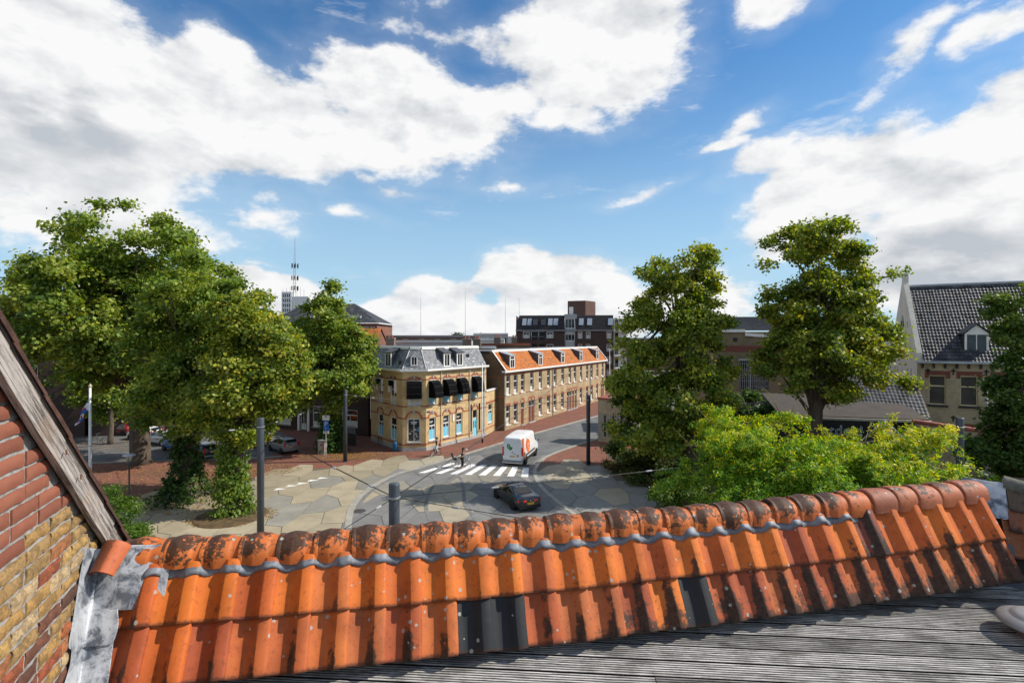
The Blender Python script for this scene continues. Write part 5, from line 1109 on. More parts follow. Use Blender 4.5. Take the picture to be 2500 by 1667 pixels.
FG = FR(FS_.p(0, 0, -Dp), FS_.p(0, 0, 0)); gpr = [(0, 0), (Dp, 0), (Dp, 9.4), (Dp - .15, 10.3), (Dp / 2 + .35, 17.0), (Dp / 2 + .35, 17.9), (Dp / 2 - .35, 17.9), (Dp / 2 - .35, 17.0), (.15, 10.3), (0, 9.4)]
mb = MB(); mb.poly([FG.p(a, z, 0) for a, z in gpr], uv=gpr); n_ = len(gpr)
for i in range(2, n_): a, b = gpr[i], gpr[(i + 1) % n_]; mb.quad(FG.p(*a, 0), FG.p(*b, 0), FG.p(*b, -.4), FG.p(*a, -.4), uv=[(a[0], a[1]), (b[0], b[1]), (b[0] + .4, b[1]), (a[0] + .4, a[1])])
mb.poly([FG.p(a, z, -.4) for a, z in gpr[::-1]], uv=gpr[::-1]); mb.build('gable_wall', PBRICK, sc)
gm = Dp / 2
for xc, w, z0, z1 in ((gm, .75, 10.2, 13.3), (gm - 1.0, .42, 10.2, 12.2), (gm + 1.0, .42, 10.2, 12.2)):
    mb = MB(); n = 8; pts = [FG.p(xc - w / 2, z0, .03), FG.p(xc + w / 2, z0, .03)] + [FG.p(xc + w / 2 * math.cos(math.pi * i / n), z1 + .6 * w * 1.2 * math.sin(math.pi * i / n), .03) for i in range(n + 1)]; mb.prism(pts, tuple(FG.n * -.05)); mb.build('lancet_window', DARKPAINT, sc)
    for s_ in (-1, 1): fpart('lancet_jamb', FG, (xc + s_ * (w / 2 + .07) - .06, xc + s_ * (w / 2 + .07) + .06, z0, z1, 0, .06), mat('dull_red_brick', (.17, .06, .045), .9, .2, 5.) if z1 > 13 else STONE, sc)
for xg in (2.2, 3.6, 7.8, 9.2):
    for z in (8.2, 12.6 if 3 < xg < 8.5 else 9.6): fpart('slit', FG, (xg, xg + .1, z, z + .6, 0, .02), BLACK, sc)
dormer(FS_, tS(2367) + .6, 1.5, 10.3, 12.0, -.55, 3.0, 12.0, sc, CHEEK, CHEEK, peak=.85, over=.22)
# ---- brick building with barred window between the right trees
bb = empty('barred_building', (31, 66, 0), 'buff brick building with tall barred window between the right trees', 'building')
FB = FR((24.5, 62.5), (39, 61.2)); bo = [(3.2, 6.6, 5.4, 8.9), (3.2, 6.6, 1.2, 4.8)]
wall('front_wall', FB, 12.4, bo, brickmat('tree_shaded_buff_brick', (.29, .225, .13), (.22, .17, .10), (.22, .19, .13), .21, .06, var=.35), bb, rec=.4)  # buff brick darkened: the shade of the trees is put into its colour
for o in bo:
    mb = MB(); fquad(FB, *o, -.38, mb); mb.build('pane', GLASS, bb)
    for k in range(15): x = o[0] + .1 + k * (o[1] - o[0] - .2) / 14; fpart('bar', FB, (x - (.06 if k == 5 else .02), x + (.06 if k == 5 else .02), o[2], o[3], -.12, -.05), GREYPAINT, bb)
    for k in range(5): z = o[2] + (k + .5) * (o[3] - o[2]) / 5; fpart('cross_bar', FB, (o[0], o[1], z - .02, z + .02, -.15, -.1), GREYPAINT, bb)
    fpart('sill', FB, (o[0] - .2, o[1] + .2, o[3], o[3] + .22, -.1, .15), ZINC, bb)
fpart('brick_band', FB, (0, FB.L, 10.0, 10.7, -.05, .04), mat('dull_red_brick', (.17, .06, .045), .9, .2, 5.), bb)
fpart('vent_opening', FB, (2.4, 2.9, 11.2, 11.7, -.02, .02), BLACK, bb)
mb = MB(); mb.prism([FB.p(-.2, 12.35, .2), FB.p(3.8, 12.35, .2), FB.p(3.8, 12.35, -8), FB.p(-.2, 12.35, -8)], (0, 0, .35)); mb.prism([FB.p(3.8, 11.9, .2), FB.p(FB.L, 11.0, .2), FB.p(FB.L, 11.0, -8), FB.p(3.8, 11.9, -8)], (0, 0, .35)); mb.build('roof_edge', WHITE, bb)
mb = MB(); mb.prism([FB.p(0, 12.7, -2), FB.p(FB.L, 12.7, -2), FB.p(FB.L, 12.7, -9), FB.p(0, 12.7, -9)], (0, 0, 1.6)); mb.build('roof_upstand', mat('dark_cladding', (.07, .075, .085), .5, .15), bb)
for a, b in ((FB.p(FB.L, 0, 0), FB.p(FB.L, 0, -9)), (FB.p(0, 0, -9), FB.p(0, 0, 0))): F = FR(a, b); mb = MB(); fquad(F, 0, F.L, 0, 12.4, 0, mb); mb.build('side_wall', brickmat('tree_shaded_buff_brick', (.29, .225, .13), (.22, .17, .10), (.22, .19, .13), .21, .06, var=.35), bb)
# ---- dark pavilion with lettering, slate pyramid, brick yard wall
pv = empty('dark_pavilion', (27, 42, 0), 'low dark pavilion with white lettering under the right tree', 'pavilion')
FP = FR((21.4, 40.6), (31.2, 38.2)); PVD = mat('pavilion_black', (.010, .013, .014), .35, .2)
fpart('fascia', FP, (0, FP.L, 3.6, 5.25, -.3, 0), PVD, pv); fpart('roof_rim', FP, (-.1, FP.L + .1, 5.25, 5.42, -.4, .08), mat('pale_rim', (.45, .42, .36), .7, .1), pv)
mb = MB(); mb.prism([FP.p(0, 0, -.4), FP.p(FP.L, 0, -.4), FP.p(FP.L, 0, -6), FP.p(0, 0, -6)], (0, 0, 5.2)); mb.build('glass_front', GLASS, pv)
mb = MB(); mb.prism([FP.p(-.1, 5.42, -.1), FP.p(FP.L, 5.42, -.1), FP.p(FP.L, 6.5, -6.3), FP.p(-.1, 6.5, -6.3)], (0, 0, .08)); mb.build('roof_sheet', mat('brown_roofing', (.065, .054, .047), .9, .2, 1.), pv)
cu = bpy.data.curves.new('lettering', 'FONT'); cu.body = 'ontdek!'; cu.size = 1.05; cu.extrude = .015; cu.fill_mode = 'NONE'; cu.bevel_depth = .018; cu.space_character = 1.08
cu.materials.append(mat('letter_white', (.62, .72, .74), .5, .05)); to = textmesh('lettering', cu, pv); to.location = FP.p(2.15, 4.1, .03) - wloc(pv); to.rotation_euler = (R(90), 0, FP.rz)
py = MB(); bx, by = 24.6, 33.6; ap_ = (bx, by + .2, 6.15); bs = [(bx - 1.9, by - 1.8, 3.2), (bx + 1.9, by - 1.8, 3.2), (bx + 1.9, by + 1.8, 3.2), (bx - 1.9, by + 1.8, 3.2)]
kiosk = empty('slate_pyramid', (bx, by, 0), 'small pavilion with black slate pyramid roof behind the bright shrub', 'kiosk')
for i in range(4):
    a, b = Vector(bs[i]), Vector(bs[(i + 1) % 4]); t = Vector(ap_); o = tilefield((a, b, t + (b - a) * .01, t - (b - a) * .01), 14, 14, bkc, .02).build('slate_roof', DTILE, kiosk); o['kind'] = 'stuff'
mb = MB()
for q in bs: mb.tube([q, ap_], .06, 6)
mb.build('hip_flashing', ZINC, kiosk); mb = MB(); mb.box((bx, by, 1.6), (1.6, 1.5, 1.6)); mb.build('base', DBRICK, kiosk)
yw = empty('yard_wall', (30.4, 36.8, 0), 'brick yard wall with sloping red coping before the old building', 'wall')
FW = FR((29.6, 37.6), (33.2, 36.2)); mb = MB(); pr = [(0, 0), (FW.L, 0), (FW.L, 4.9), (0, 5.35)]; mb.poly([FW.p(a, z) for a, z in pr], uv=pr); mb.poly([FW.p(a, z, -.3) for a, z in pr[::-1]], uv=pr[::-1]); mb.quad(FW.p(0, 0, -.3), FW.p(0, 0), FW.p(0, 5.35), FW.p(0, 5.35, -.3)); mb.build('wall_face', GBRICK, yw)
mb = MB(); mb.tube([FW.p(-.1, 5.42, -.15), FW.p(FW.L + .1, 4.97, -.15)], .2, 8); mb.build('coping', mat('coping_tile', (.28, .085, .06), .7, .2, 4.), yw)
# tiled lean-to roof behind the pavilion
ln = empty('lean_to', (30.5, 45, 0), 'small tiled lean-to roof against the pale gable', 'shed'); o = tilefield((Vector((28.5, 42.2, 5.5)), Vector((33.0, 40.4, 5.3)), Vector((34.6, 44.0, 8.2)), Vector((30.3, 46.5, 8.2))), 18, 12, dkc, .04, .02).build('tiled_roof', DTILE, ln); o['kind'] = 'stuff'
mb = MB(); mb.prism([(28.5, 42.3, 0), (33, 40.5, 0), (34.6, 44, 0), (30.3, 46.5, 0)], (0, 0, 5.25)); mb.build('wall', GBRICK, ln)
# ---- brick pier with concrete panel beside the right-hand pavement
pr_ = empty('brick_pier', (11, 57, 0), 'brick gate block with pale slotted panel where the shrubs begin', 'wall')
FPi = FR((9.7, 57.8), (13.2, 55.2)); fpart('brick_top', FPi, (0, FPi.L, 3.1, 4.75, -2, 0), GBRICK, pr_); fpart('brick_base', FPi, (0, FPi.L, 0, .55, -2, 0), GBRICK, pr_)
Fq = FR(FPi.p(0, 0, -2), FPi.p(0, 0, 0))
for F_, a, z_, zz in ((FPi, FPi.L, 3.1, 4.75), (FPi, FPi.L, 0, .55), (Fq, 2, 3.1, 4.75), (Fq, 2, 0, .55)): mb = MB(); fquad(F_, 0, a, z_, zz, .003, mb); mb.build('brick_face', GBRICK, pr_)
fpart('panel', FPi, (0, FPi.L, .55, 3.1, -1.9, -.03), mat('pale_panel', (.30, .29, .24), .8, .12), pr_)
for x in (.75, 1.75, 2.75): fpart('slot', FPi, (x, x + .22, .62, 3.0, -.1, -.02), BLACK, pr_)
fpart('coping', FPi, (-.1, FPi.L + .1, 4.75, 4.95, -2.1, .1), mat('coping_tile', (.28, .085, .06), .7, .2, 4.), pr_)
# ================================================================== TREES AND SHRUBS
BARK = mat('tree_bark', (.085, .065, .048), .95, .35, 7., bump=.03, stretch=(1, 1, .25))
LEAF = leafmat('leaf_blade', .42, .5, .3); LEAFY = leafmat('locust_leaf', .40, .5, .25)
def leaves(name, C, Nrm, per, spread, size, pal, parent, m, seed, elong=1.35, droop=0., yel=None, upb=.45, flat=.6):
    """many leaf blades gathered round the twig ends C; each blade is a folded pair of faces with its own colour"""
    r = np.random.default_rng(seed); n = len(C) * per
    c = np.repeat(C, per, 0); o = np.repeat(Nrm, per, 0); ci = np.repeat(np.arange(len(C)), per)
    p = c + r.normal(size=(n, 3)) * np.array([spread, spread, spread * flat]); p[:, 2] -= droop * np.abs(r.normal(size=n))
    nv = o * .55 + np.array([0, 0, upb]) + r.normal(size=(n, 3)) * .55; nv /= np.linalg.norm(nv, axis=1)[:, None]
    t = r.normal(size=(n, 3)); t[:, 2] -= .5 + droop * 2; t -= nv * (t * nv).sum(1)[:, None]; t /= np.linalg.norm(t, axis=1)[:, None] + 1e-9
    b = np.cross(nv, t); s = size * r.uniform(.65, 1.25, n)[:, None]
    V = np.empty((n, 4, 3)); V[:, 0] = p - t * s * elong * .5; V[:, 2] = p + t * s * elong * .5; V[:, 1] = p + b * s * .5 + nv * s * .12; V[:, 3] = p - b * s * .5 + nv * s * .12
    me = bpy.data.meshes.new(name); V = V.reshape(-1, 3) - np.array(wloc(parent)); me.vertices.add(4 * n); me.vertices.foreach_set('co', V.ravel())
    me.loops.add(4 * n); me.loops.foreach_set('vertex_index', np.arange(4 * n)); me.polygons.add(n); me.polygons.foreach_set('loop_start', np.arange(n) * 4); me.polygons.foreach_set('loop_total', np.full(n, 4))
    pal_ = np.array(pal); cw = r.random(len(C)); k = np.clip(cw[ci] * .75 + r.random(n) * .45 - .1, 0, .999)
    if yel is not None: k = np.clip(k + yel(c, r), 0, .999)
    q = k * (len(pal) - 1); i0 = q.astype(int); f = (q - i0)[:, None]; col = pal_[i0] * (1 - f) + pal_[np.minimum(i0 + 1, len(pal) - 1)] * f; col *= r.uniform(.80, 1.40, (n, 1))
    at = me.attributes.new('col', 'FLOAT_COLOR', 'FACE'); at.data.foreach_set('color', np.concatenate([col, np.ones((n, 1))], 1).ravel())
    me.materials.append(m); me.update(calc_edges=True); ob = bpy.data.objects.new(name, me); COL.objects.link(ob); ob.parent = parent; return ob
def crownpts(lobes, n, seed, shell=.72, puff=1.0):
    """twig ends: the big lobes carry puffs, the puffs carry twigs, so that clumps stand out with shade and gaps between"""
    r = np.random.default_rng(seed); L_ = np.array(lobes, float); vol = (L_[:, 3] * L_[:, 4] * L_[:, 5]) ** .67; w = vol / vol.sum(); PC, PR, PN = [], [], []
    m = max(14, int(n / 10.0)); tries = 0
    while len(PC) < m:
        i = r.choice(len(L_), p=w); d = r.normal(size=3); d /= np.linalg.norm(d); tries += 1
        if d[2] < -.6 and r.random() < .6: continue
        rad = r.uniform(.70, 1.10) if r.random() < .85 else r.uniform(.25, .7)
        p = L_[i, :3] + d * L_[i, 3:] * rad; dd = ((p - L_[:, :3]) / L_[:, 3:]); inn = np.sqrt((dd ** 2).sum(1)); inn[i] = 9
        if inn.min() < .68 and r.random() < .85 and tries < 40 * m: continue
        PC.append(p); PN.append(d); PR.append(np.mean(L_[i, 3:]) * r.uniform(.20, .42) * puff * (1 if rad < .9 else 1.0 - 1.9 * (rad - .9)))
    PC, PR, PN = np.array(PC), np.array(PR), np.array(PN); w2 = PR ** 1.6; w2 /= w2.sum(); C, Nn = [], []
    k = r.choice(m, size=n, p=w2)
    for i in k:
        d = r.normal(size=3) + PN[i] * .9 + np.array([0, 0, .55]); d /= np.linalg.norm(d)
        C.append(PC[i] + d * PR[i] * r.uniform(.55, 1.08) * np.array([1, 1, .8])); Nn.append(d)
    return np.array(C), np.array(Nn)
def px(u, v, ru, rv, Y, dy=0., ry=None):
    """a crown lobe measured as metres: sideways, away, height and three radii"""
    k = Y / 1250; return ((u - 1250) * k, Y + dy, CAM_H - (v - 828) * k, ru * k, (ry or max(ru, rv) * k * .95), rv * k)
LIME = [(.060, .115, .020), (.098, .168, .026), (.150, .225, .035), (.23, .29, .05), (.33, .36, .06)]
OLIVE = [(.060, .110, .018), (.100, .165, .024), (.165, .225, .032), (.25, .29, .042), (.40, .37, .05)]
DEEP = [(.018, .045, .012), (.030, .068, .016), (.050, .10, .02), (.085, .14, .028)]
def tree(name, label, base, lobes, n, per, size, spread, pal, seed, r0=.4, lean=(0, 0), group=None, trunk_top=None, branches=26, yel=None, z0=0., flat=.6):
    t = empty(name, (base[0], base[1], 0), label, 'tree', group); rnd = random.Random(seed)
    C, Nn = crownpts(lobes, n, seed); L_ = np.array(lobes); top = trunk_top or float((L_[:, 2]).mean())
    cx, cy = float(np.average(L_[:, 0])), float(np.average(L_[:, 1]))
    b = Vector((base[0], base[1], -.05)); mid = Vector((base[0] * .7 + cx * .3, base[1] * .7 + cy * .3, top * .45)); e = Vector((cx, cy, top))
    mb = MB(); pts = [b, b + Vector((0, 0, .5)), b.lerp(mid, .5) + Vector((.1, 0, .3)), mid, mid.lerp(e, .5), e]; mb.tube(pts, [r0 * 1.3, r0 * 1.05, r0 * .95, r0 * .8, r0 * .5, r0 * .2], 12)
    mb.build('trunk', BARK, t, True)
    mb = MB(); idx = rnd.sample(range(len(C)), min(branches, len(C)))
    for i in idx:
        p = Vector(C[i]); h = rnd.uniform(.15, .9); a = mid.lerp(e, h) if rnd.random() < .8 else b.lerp(mid, .8); m_ = a.lerp(p, .5) + Vector((rnd.uniform(-.4, .4), rnd.uniform(-.4, .4), rnd.uniform(-.2, .7)))
        mb.tube([a, a.lerp(m_, .5) + Vector((0, 0, .1)), m_, m_.lerp(p, .6), p], [r0 * .32, r0 * .24, r0 * .15, r0 * .08, .015], 6, cap=False)
    mb.build('limb', BARK, t, True)
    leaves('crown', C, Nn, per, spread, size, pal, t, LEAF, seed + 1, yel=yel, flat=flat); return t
def ivy(t, base, h, r, n, pal, seed, skirt=0., name='ivy', size=.17):
    rr = np.random.default_rng(seed); a = rr.random(n) * 6.28; z = rr.random(n) ** 1.2 * h; rad = r * (.75 + .5 * rr.random(n)) + skirt * np.exp(-z / (.25 * h)) * rr.random(n) ** .5
    C = np.stack([base[0] + rad * np.cos(a), base[1] + rad * np.sin(a), z + .1], 1); Nn = np.stack([np.cos(a), np.sin(a), .2 * np.ones(n)], 1)
    return leaves(name, C, Nn, 14, .2, size, pal, t, LEAF, seed + 3, upb=.25)
Y = 47.4
tree('linden_tree', 'tallest dark green tree filling the left of the scene', (-34.4, 47.4), [px(275, 585, 125, 95, Y), px(155, 675, 100, 76, Y, 1), px(375, 640, 105, 95, Y), px(95, 705, 48, 36, Y, 2), px(260, 770, 170, 120, Y, -1), px(430, 790, 130, 120, Y, 1), px(205, 835, 72, 66, Y, 1), px(345, 880, 140, 80, Y), px(430, 930, 110, 70, Y), px(330, 700, 150, 110, Y, 3)],
     2300, 38, .265, .44, LIME, 11, r0=.80, trunk_top=17, branches=40)
Y = 37.
tr2 = tree('linden_tree', 'dense green tree with ivy bush round its trunk, left of the near pole', (-23.4, 36.7), [px(505, 668, 55, 62, Y), px(470, 760, 95, 90, Y), px(560, 800, 95, 100, Y), px(420, 870, 110, 100, Y, 1), px(530, 930, 120, 110, Y), px(450, 1005, 100, 65, Y), px(400, 1000, 60, 50, Y)],
     1700, 38, .21, .35, LIME, 21, r0=.5, trunk_top=13, branches=26)
ivy(tr2, (-23.4, 36.7), 4.6, .55, 330, DEEP, 22, 2.0)
Y = 33.8
tr3 = tree('linden_tree', 'yellow-green tree with ivy column trunk directly behind the near pole', (-18.35, 33.6), [px(610, 790, 62, 66, Y), px(640, 870, 85, 85, Y), px(590, 950, 95, 85, Y), px(675, 930, 52, 66, Y), px(560, 1020, 75, 55, Y), px(605, 1040, 48, 42, Y), px(690, 880, 45, 60, Y)],
     1500, 38, .19, .31, [(.07, .125, .020), (.115, .18, .026), (.175, .235, .034), (.28, .31, .05), (.44, .40, .06)], 31, r0=.34, trunk_top=10, branches=24)
ivy(tr3, (-18.35, 33.6), 6.0, .6, 360, LIME[:4], 32, .7)
Y = 52.
trm = tree('pear_tree', 'pointed green street tree left of the yellow corner house', (-18.7, 53.6), [px(808, 722, 22, 38, Y), px(800, 775, 48, 50, Y), px(835, 845, 68, 62, Y), px(760, 850, 58, 60, Y), px(800, 915, 88, 65, Y), px(868, 915, 48, 52, Y), px(775, 970, 62, 45, Y), px(745, 915, 45, 55, Y), px(830, 970, 50, 40, Y)],
     1350, 38, .245, .39, LIME, 41, r0=.3, trunk_top=13)
ivy(trm, (-18.6, 52.6), 3.4, .9, 240, [(.03, .075, .014), (.05, .11, .02), (.08, .14, .03)], 42, .5, name='ivy')
Y = 39.
tree('maple_tree', 'left one of the two big olive green trees on the right', (13.9, 39.3), [px(1675, 650, 68, 46, Y), px(1615, 705, 55, 48, Y), px(1728, 712, 52, 46, Y, 1), px(1590, 840, 68, 64, Y), px(1700, 830, 88, 76, Y), px(1550, 950, 42, 74, Y), px(1655, 960, 98, 72, Y), px(1590, 1055, 76, 58, Y), px(1705, 1050, 70, 58, Y), px(1655, 750, 78, 64, Y, 1), px(1565, 785, 36, 36, Y), px(1775, 800, 30, 30, Y), px(1630, 785, 62, 46, Y), px(1722, 770, 52, 46, Y, 1), px(1530, 870, 30, 40, Y), px(1745, 930, 45, 60, Y)],
     1650, 38, .20, .34, OLIVE, 51, r0=.5, trunk_top=15, branches=40)
Y = 38.
tree('maple_tree', 'right one of the two big olive green trees, before the pale gable', (22.4, 38.6), [px(1985, 585, 70, 42, Y), px(1912, 640, 62, 48, Y), px(2065, 635, 64, 50, Y, 1), px(2140, 700, 40, 38, Y), px(1915, 755, 52, 58, Y), px(2030, 740, 100, 70, Y, 1), px(1985, 850, 98, 68, Y), px(2125, 845, 66, 56, Y), px(2065, 920, 92, 46, Y), px(1925, 900, 58, 66, Y), px(2165, 915, 48, 36, Y), px(1990, 965, 74, 34, Y), px(2185, 655, 20, 20, Y)],
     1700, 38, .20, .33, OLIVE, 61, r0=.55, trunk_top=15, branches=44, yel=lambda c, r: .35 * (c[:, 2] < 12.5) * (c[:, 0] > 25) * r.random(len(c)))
Y = 30.
tre = tree('oak_tree', 'dark tree at the right edge with lighter leaves on top', (30.2, 30.5), [px(2490, 745, 56, 38, Y), px(2520, 830, 55, 56, Y), px(2470, 890, 26, 20, Y), px(2505, 1000, 62, 80, Y), px(2470, 1060, 46, 50, Y), px(2480, 1130, 80, 70, Y), px(2540, 950, 60, 90, Y)],
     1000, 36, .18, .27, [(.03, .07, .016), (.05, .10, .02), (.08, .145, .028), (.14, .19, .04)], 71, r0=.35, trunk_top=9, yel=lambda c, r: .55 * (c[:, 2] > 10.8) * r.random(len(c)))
Y = 58.
tree('small_tree', 'slim young tree with a bicycle leaning beside the flagpole', (-44.1, 56.2), [px(270, 980, 55, 40, Y), px(250, 930, 60, 50, Y), px(300, 960, 55, 45, Y)], 240, 50, .25, .5, LIME, 81, r0=.26, trunk_top=8, branches=10)
for k, (x, y, zt, r_, lb) in enumerate(((-72, 230, 16, 6, 'round far tree on the skyline above the corner house'), (-14, 245, 13.5, 4.5, 'small far tree on the skyline above the terrace start'), (-24, 240, 13, 3, 'tiny far tree left of the radio masts'), (95, 120, 15, 8, 'far tree behind the pale gable'), (-120, 120, 17, 9, 'far tree behind the left houses'))):
    tree('distant_tree', lb, (x, y), [(x, y, zt - r_ * .8, r_ * 1.2, r_, r_ * .75), (x + r_ * .7, y, zt - r_ * 1.1, r_ * .8, r_ * .8, r_ * .6), (x - r_ * .7, y, zt - r_ * 1.2, r_ * .8, r_ * .8, r_ * .6)], 120, 40, .6, 1.1, DEEP, 90 + k, r0=.3, branches=6, group='far trees on the skyline')
# shrubs
def shrub(name, label, base, lobes, n, per, size, spread, pal, seed, group=None, yel=None, upb=.5):
    t = empty(name, (base[0], base[1], 0), label, 'shrub', group); C, Nn = crownpts(lobes, n, seed, .8); mb = MB(); rnd = random.Random(seed)
    for i in rnd.sample(range(len(C)), min(14, len(C))): p = Vector(C[i]); mb.tube([(base[0] + rnd.uniform(-.3, .3), base[1] + rnd.uniform(-.3, .3), 0), (base[0] * .5 + p.x * .5, base[1] * .5 + p.y * .5, p.z * .55), p], [.05, .035, .01], 5, cap=False)
    mb.build('stem', BARK, t, True); leaves('foliage', C, Nn, per, spread, size, pal, t, LEAF, seed + 1, yel=yel, upb=upb); return t
Y = 46.
shrub('ivy_thicket', 'dark ivy thicket climbing at the left foot of the right trees', (11.2, 47.5), [px(1540, 960, 30, 60, Y), px(1545, 1040, 40, 60, Y), px(1580, 1090, 60, 50, Y), px(1515, 1110, 30, 24, Y)], 330, 50, .22, .36, DEEP + [(.07, .12, .02)], 101)
Y = 42.
shrub('leafy_shrub', 'mid green shrub at the kerb below the left maple', (13.0, 42), [px(1600, 1130, 70, 45, Y), px(1660, 1120, 70, 60, Y), px(1570, 1165, 60, 30, Y), px(1640, 1180, 70, 40, Y), px(1690, 1190, 60, 40, Y)], 420, 50, .19, .32, [(.03, .055, .014), (.05, .08, .02), (.08, .11, .028), (.13, .13, .04)], 111)
Y = 44.5
shrub('weed_clump', 'low dry weed clump at the corner of the red pavement', (9.2, 44.6), [px(1495, 1142, 26, 12, Y), px(1520, 1150, 26, 16, Y)], 90, 40, .13, .2, [(.07, .075, .025), (.11, .10, .035), (.16, .13, .05)], 121)
Y = 33.
shrub('hedge_shrub', 'bright shrub between the bright locust and the plaza slabs', (10.4, 33), [px(1660, 1215, 50, 38, Y), px(1700, 1235, 60, 40, Y), px(1620, 1225, 30, 20, Y)], 260, 50, .14, .26, [(.04, .08, .015), (.07, .13, .02), (.12, .19, .03), (.2, .24, .04)], 131)
Y = 28.
shrub('clipped_hedge', 'bright green hedge showing behind the wooden bargeboard', (-21.6, 28.2), [px(285, 1262, 40, 60, Y), px(262, 1240, 30, 45, Y), px(310, 1300, 30, 50, Y), px(280, 1330, 60, 60, Y)], 420, 50, .085, .22, [(.03, .07, .012), (.06, .125, .018), (.10, .18, .025), (.15, .22, .035)], 141)
Y = 66.
shrub('garden_shrub', 'bright green bush beyond the flagpole', (-53.5, 66), [px(232, 1022, 26, 20, Y), px(205, 1015, 22, 18, Y)], 120, 40, .22, .4, [(.05, .11, .02), (.08, .16, .025), (.13, .2, .04)], 151)
shrub('garden_shrub', 'dark bush far left beneath the tall tree', (-56, 61), [px(120, 960, 60, 40, 61), px(60, 930, 60, 60, 61), px(170, 950, 40, 40, 61)], 200, 40, .28, .5, DEEP, 156)
for k, (x, y, lb) in enumerate(((35.0, 34.0, 'low green shrub row at the foot of the old building'), (20.5, 30.5, 'dark low shrub under the locust left side'), (28.5, 31.5, 'green undergrowth below the slate pyramid'))):
    shrub('undergrowth', lb, (x, y), [(x, y, 1.2, 2.4, 1.6, 1.5), (x + 2.2, y + .5, 1.0, 2.0, 1.5, 1.2), (x - 2.2, y + .3, 1.1, 2.2, 1.5, 1.3)], 220, 40, .17, .35, [(.03, .07, .012), (.05, .11, .02), (.09, .16, .03)], 161 + k)
shrub('dark_thicket', 'dark green thicket filling the gap between the two right trees', (21.8, 47), [px(1850, 1010, 62, 52, 47), px(1915, 1035, 60, 45, 47), px(1790, 1040, 55, 60, 47), px(1960, 1010, 50, 40, 47), px(1830, 1080, 90, 50, 47)], 420, 44, .26, .42, DEEP, 191)
# bright honey locust beyond the ridge: fine hanging sprays on arching twigs
lo = empty('honey_locust', (14.2, 21.5, 0), 'bright yellow-green feathery tree just beyond the tiled ridge', 'tree'); Y = 22.
LB = [px(1800, 1062, 95, 45, Y), px(1900, 1065, 95, 45, Y), px(1740, 1120, 85, 50, Y), px(2045, 1122, 110, 32, Y), px(2195, 1090, 95, 45, Y), px(1930, 1140, 150, 55, Y), px(2130, 1150, 150, 50, Y), px(1780, 1180, 110, 45, Y), px(2270, 1125, 55, 35, Y), px(2010, 1190, 200, 45, Y, -.5), px(1850, 1200, 150, 40, Y, -.6), px(1690, 1180, 60, 50, Y), px(1680, 1120, 40, 40, Y), px(2310, 1130, 45, 40, Y), px(2195, 1062, 45, 25, Y)]
C, Nn = crownpts(LB, 1650, 171, .82, 1.1); rr = np.random.default_rng(172); nf = 46; Cs, Ns = [], []
shoots = []
for q in range(90):
    i = rr.integers(len(C)); a = C[i]; d = np.array([Nn[i][0], Nn[i][1] * .6, .35 + .5 * rr.random()]); d /= np.linalg.norm(d); L_ = rr.uniform(.8, 1.5); shoots.append((a, d, L_))
    for t in np.linspace(.1, 1, 14): Cs.append(a + d * L_ * t - np.array([0, 0, .5 * L_ * t * t])); Ns.append(Nn[i])
for c, n in zip(C, Nn):
    d = np.array([n[0], n[1], .15]) + rr.normal(size=3) * .5; d /= np.linalg.norm(d); L_ = rr.uniform(.35, .8); t = np.linspace(0, 1, 7)
    for q in t: Cs.append(c + d * L_ * q - np.array([0, 0, .42 * L_ * q * q])); Ns.append(n)
LOC = [(.045, .12, .014), (.075, .19, .018), (.13, .28, .022), (.24, .37, .028), (.44, .46, .03), (.60, .52, .04)]
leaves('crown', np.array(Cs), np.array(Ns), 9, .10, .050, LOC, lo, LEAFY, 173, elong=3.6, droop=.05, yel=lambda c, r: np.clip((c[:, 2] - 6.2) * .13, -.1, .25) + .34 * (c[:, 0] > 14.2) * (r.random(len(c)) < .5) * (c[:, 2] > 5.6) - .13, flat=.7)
mb = MB(); rnd = random.Random(5); b0 = Vector((14.2, 21.8, 0)); mb.tube([b0, b0 + Vector((.1, 0, 2)), b0 + Vector((.4, .1, 4.2))], [.2, .16, .12], 10); mb.build('trunk', BARK, lo, True); mb = MB()
for i in rnd.sample(range(len(C)), 70):
    p = Vector(C[i]); a = b0 + Vector((.3, .1, rnd.uniform(2.6, 4.2))); m_ = a.lerp(p, .55) + Vector((0, 0, .5)); mb.tube([a, a.lerp(m_, .5), m_, p], [.06, .045, .028, .008], 5, cap=False)
mb.build('limb', mat('locust_bark', (.10, .075, .045), .9, .3, 9.), lo, True); mb = MB()
for (u, v, u2, v2) in ((1760, 1060, 1655, 965), (1740, 1120, 1668, 1085), (1830, 1010, 1800, 962), (1905, 1010, 1860, 945), (1930, 1030, 1945, 975), (1980, 1070, 1965, 985), (2110, 1090, 2130, 1030), (2250, 1090, 2310, 1050), (2260, 1110, 2335, 1095), (1720, 1150, 1650, 1050), (2200, 1060, 2270, 1010), (2120, 1060, 2180, 1040)):
    a, b = Vector(px(u, v, 1, 1, Y)[:3]), Vector(px(u2, v2, 1, 1, Y)[:3]); m_ = a.lerp(b, .55) + Vector((0, 0, .22)); mb.tube([a, m_, b], [.022, .014, .006], 5)
    for s_ in (.5, .75): q = a.lerp(b, s_) + Vector((0, 0, .15)); mb.tube([q, q + Vector((rnd.uniform(-.3, .3), rnd.uniform(-.2, .2), rnd.uniform(.0, .25)))], [.01, .004], 4)
for a, d, L_ in shoots: mb.tube([Vector(a + d * L_ * t - np.array([0, 0, .5 * L_ * t * t])) for t in (0, .35, .7, 1)], [.014, .010, .007, .003], 4, cap=False)
mb.build('twig', mat('pale_twig', (.24, .22, .08), .8, .2), lo, True)['kind'] = 'stuff'
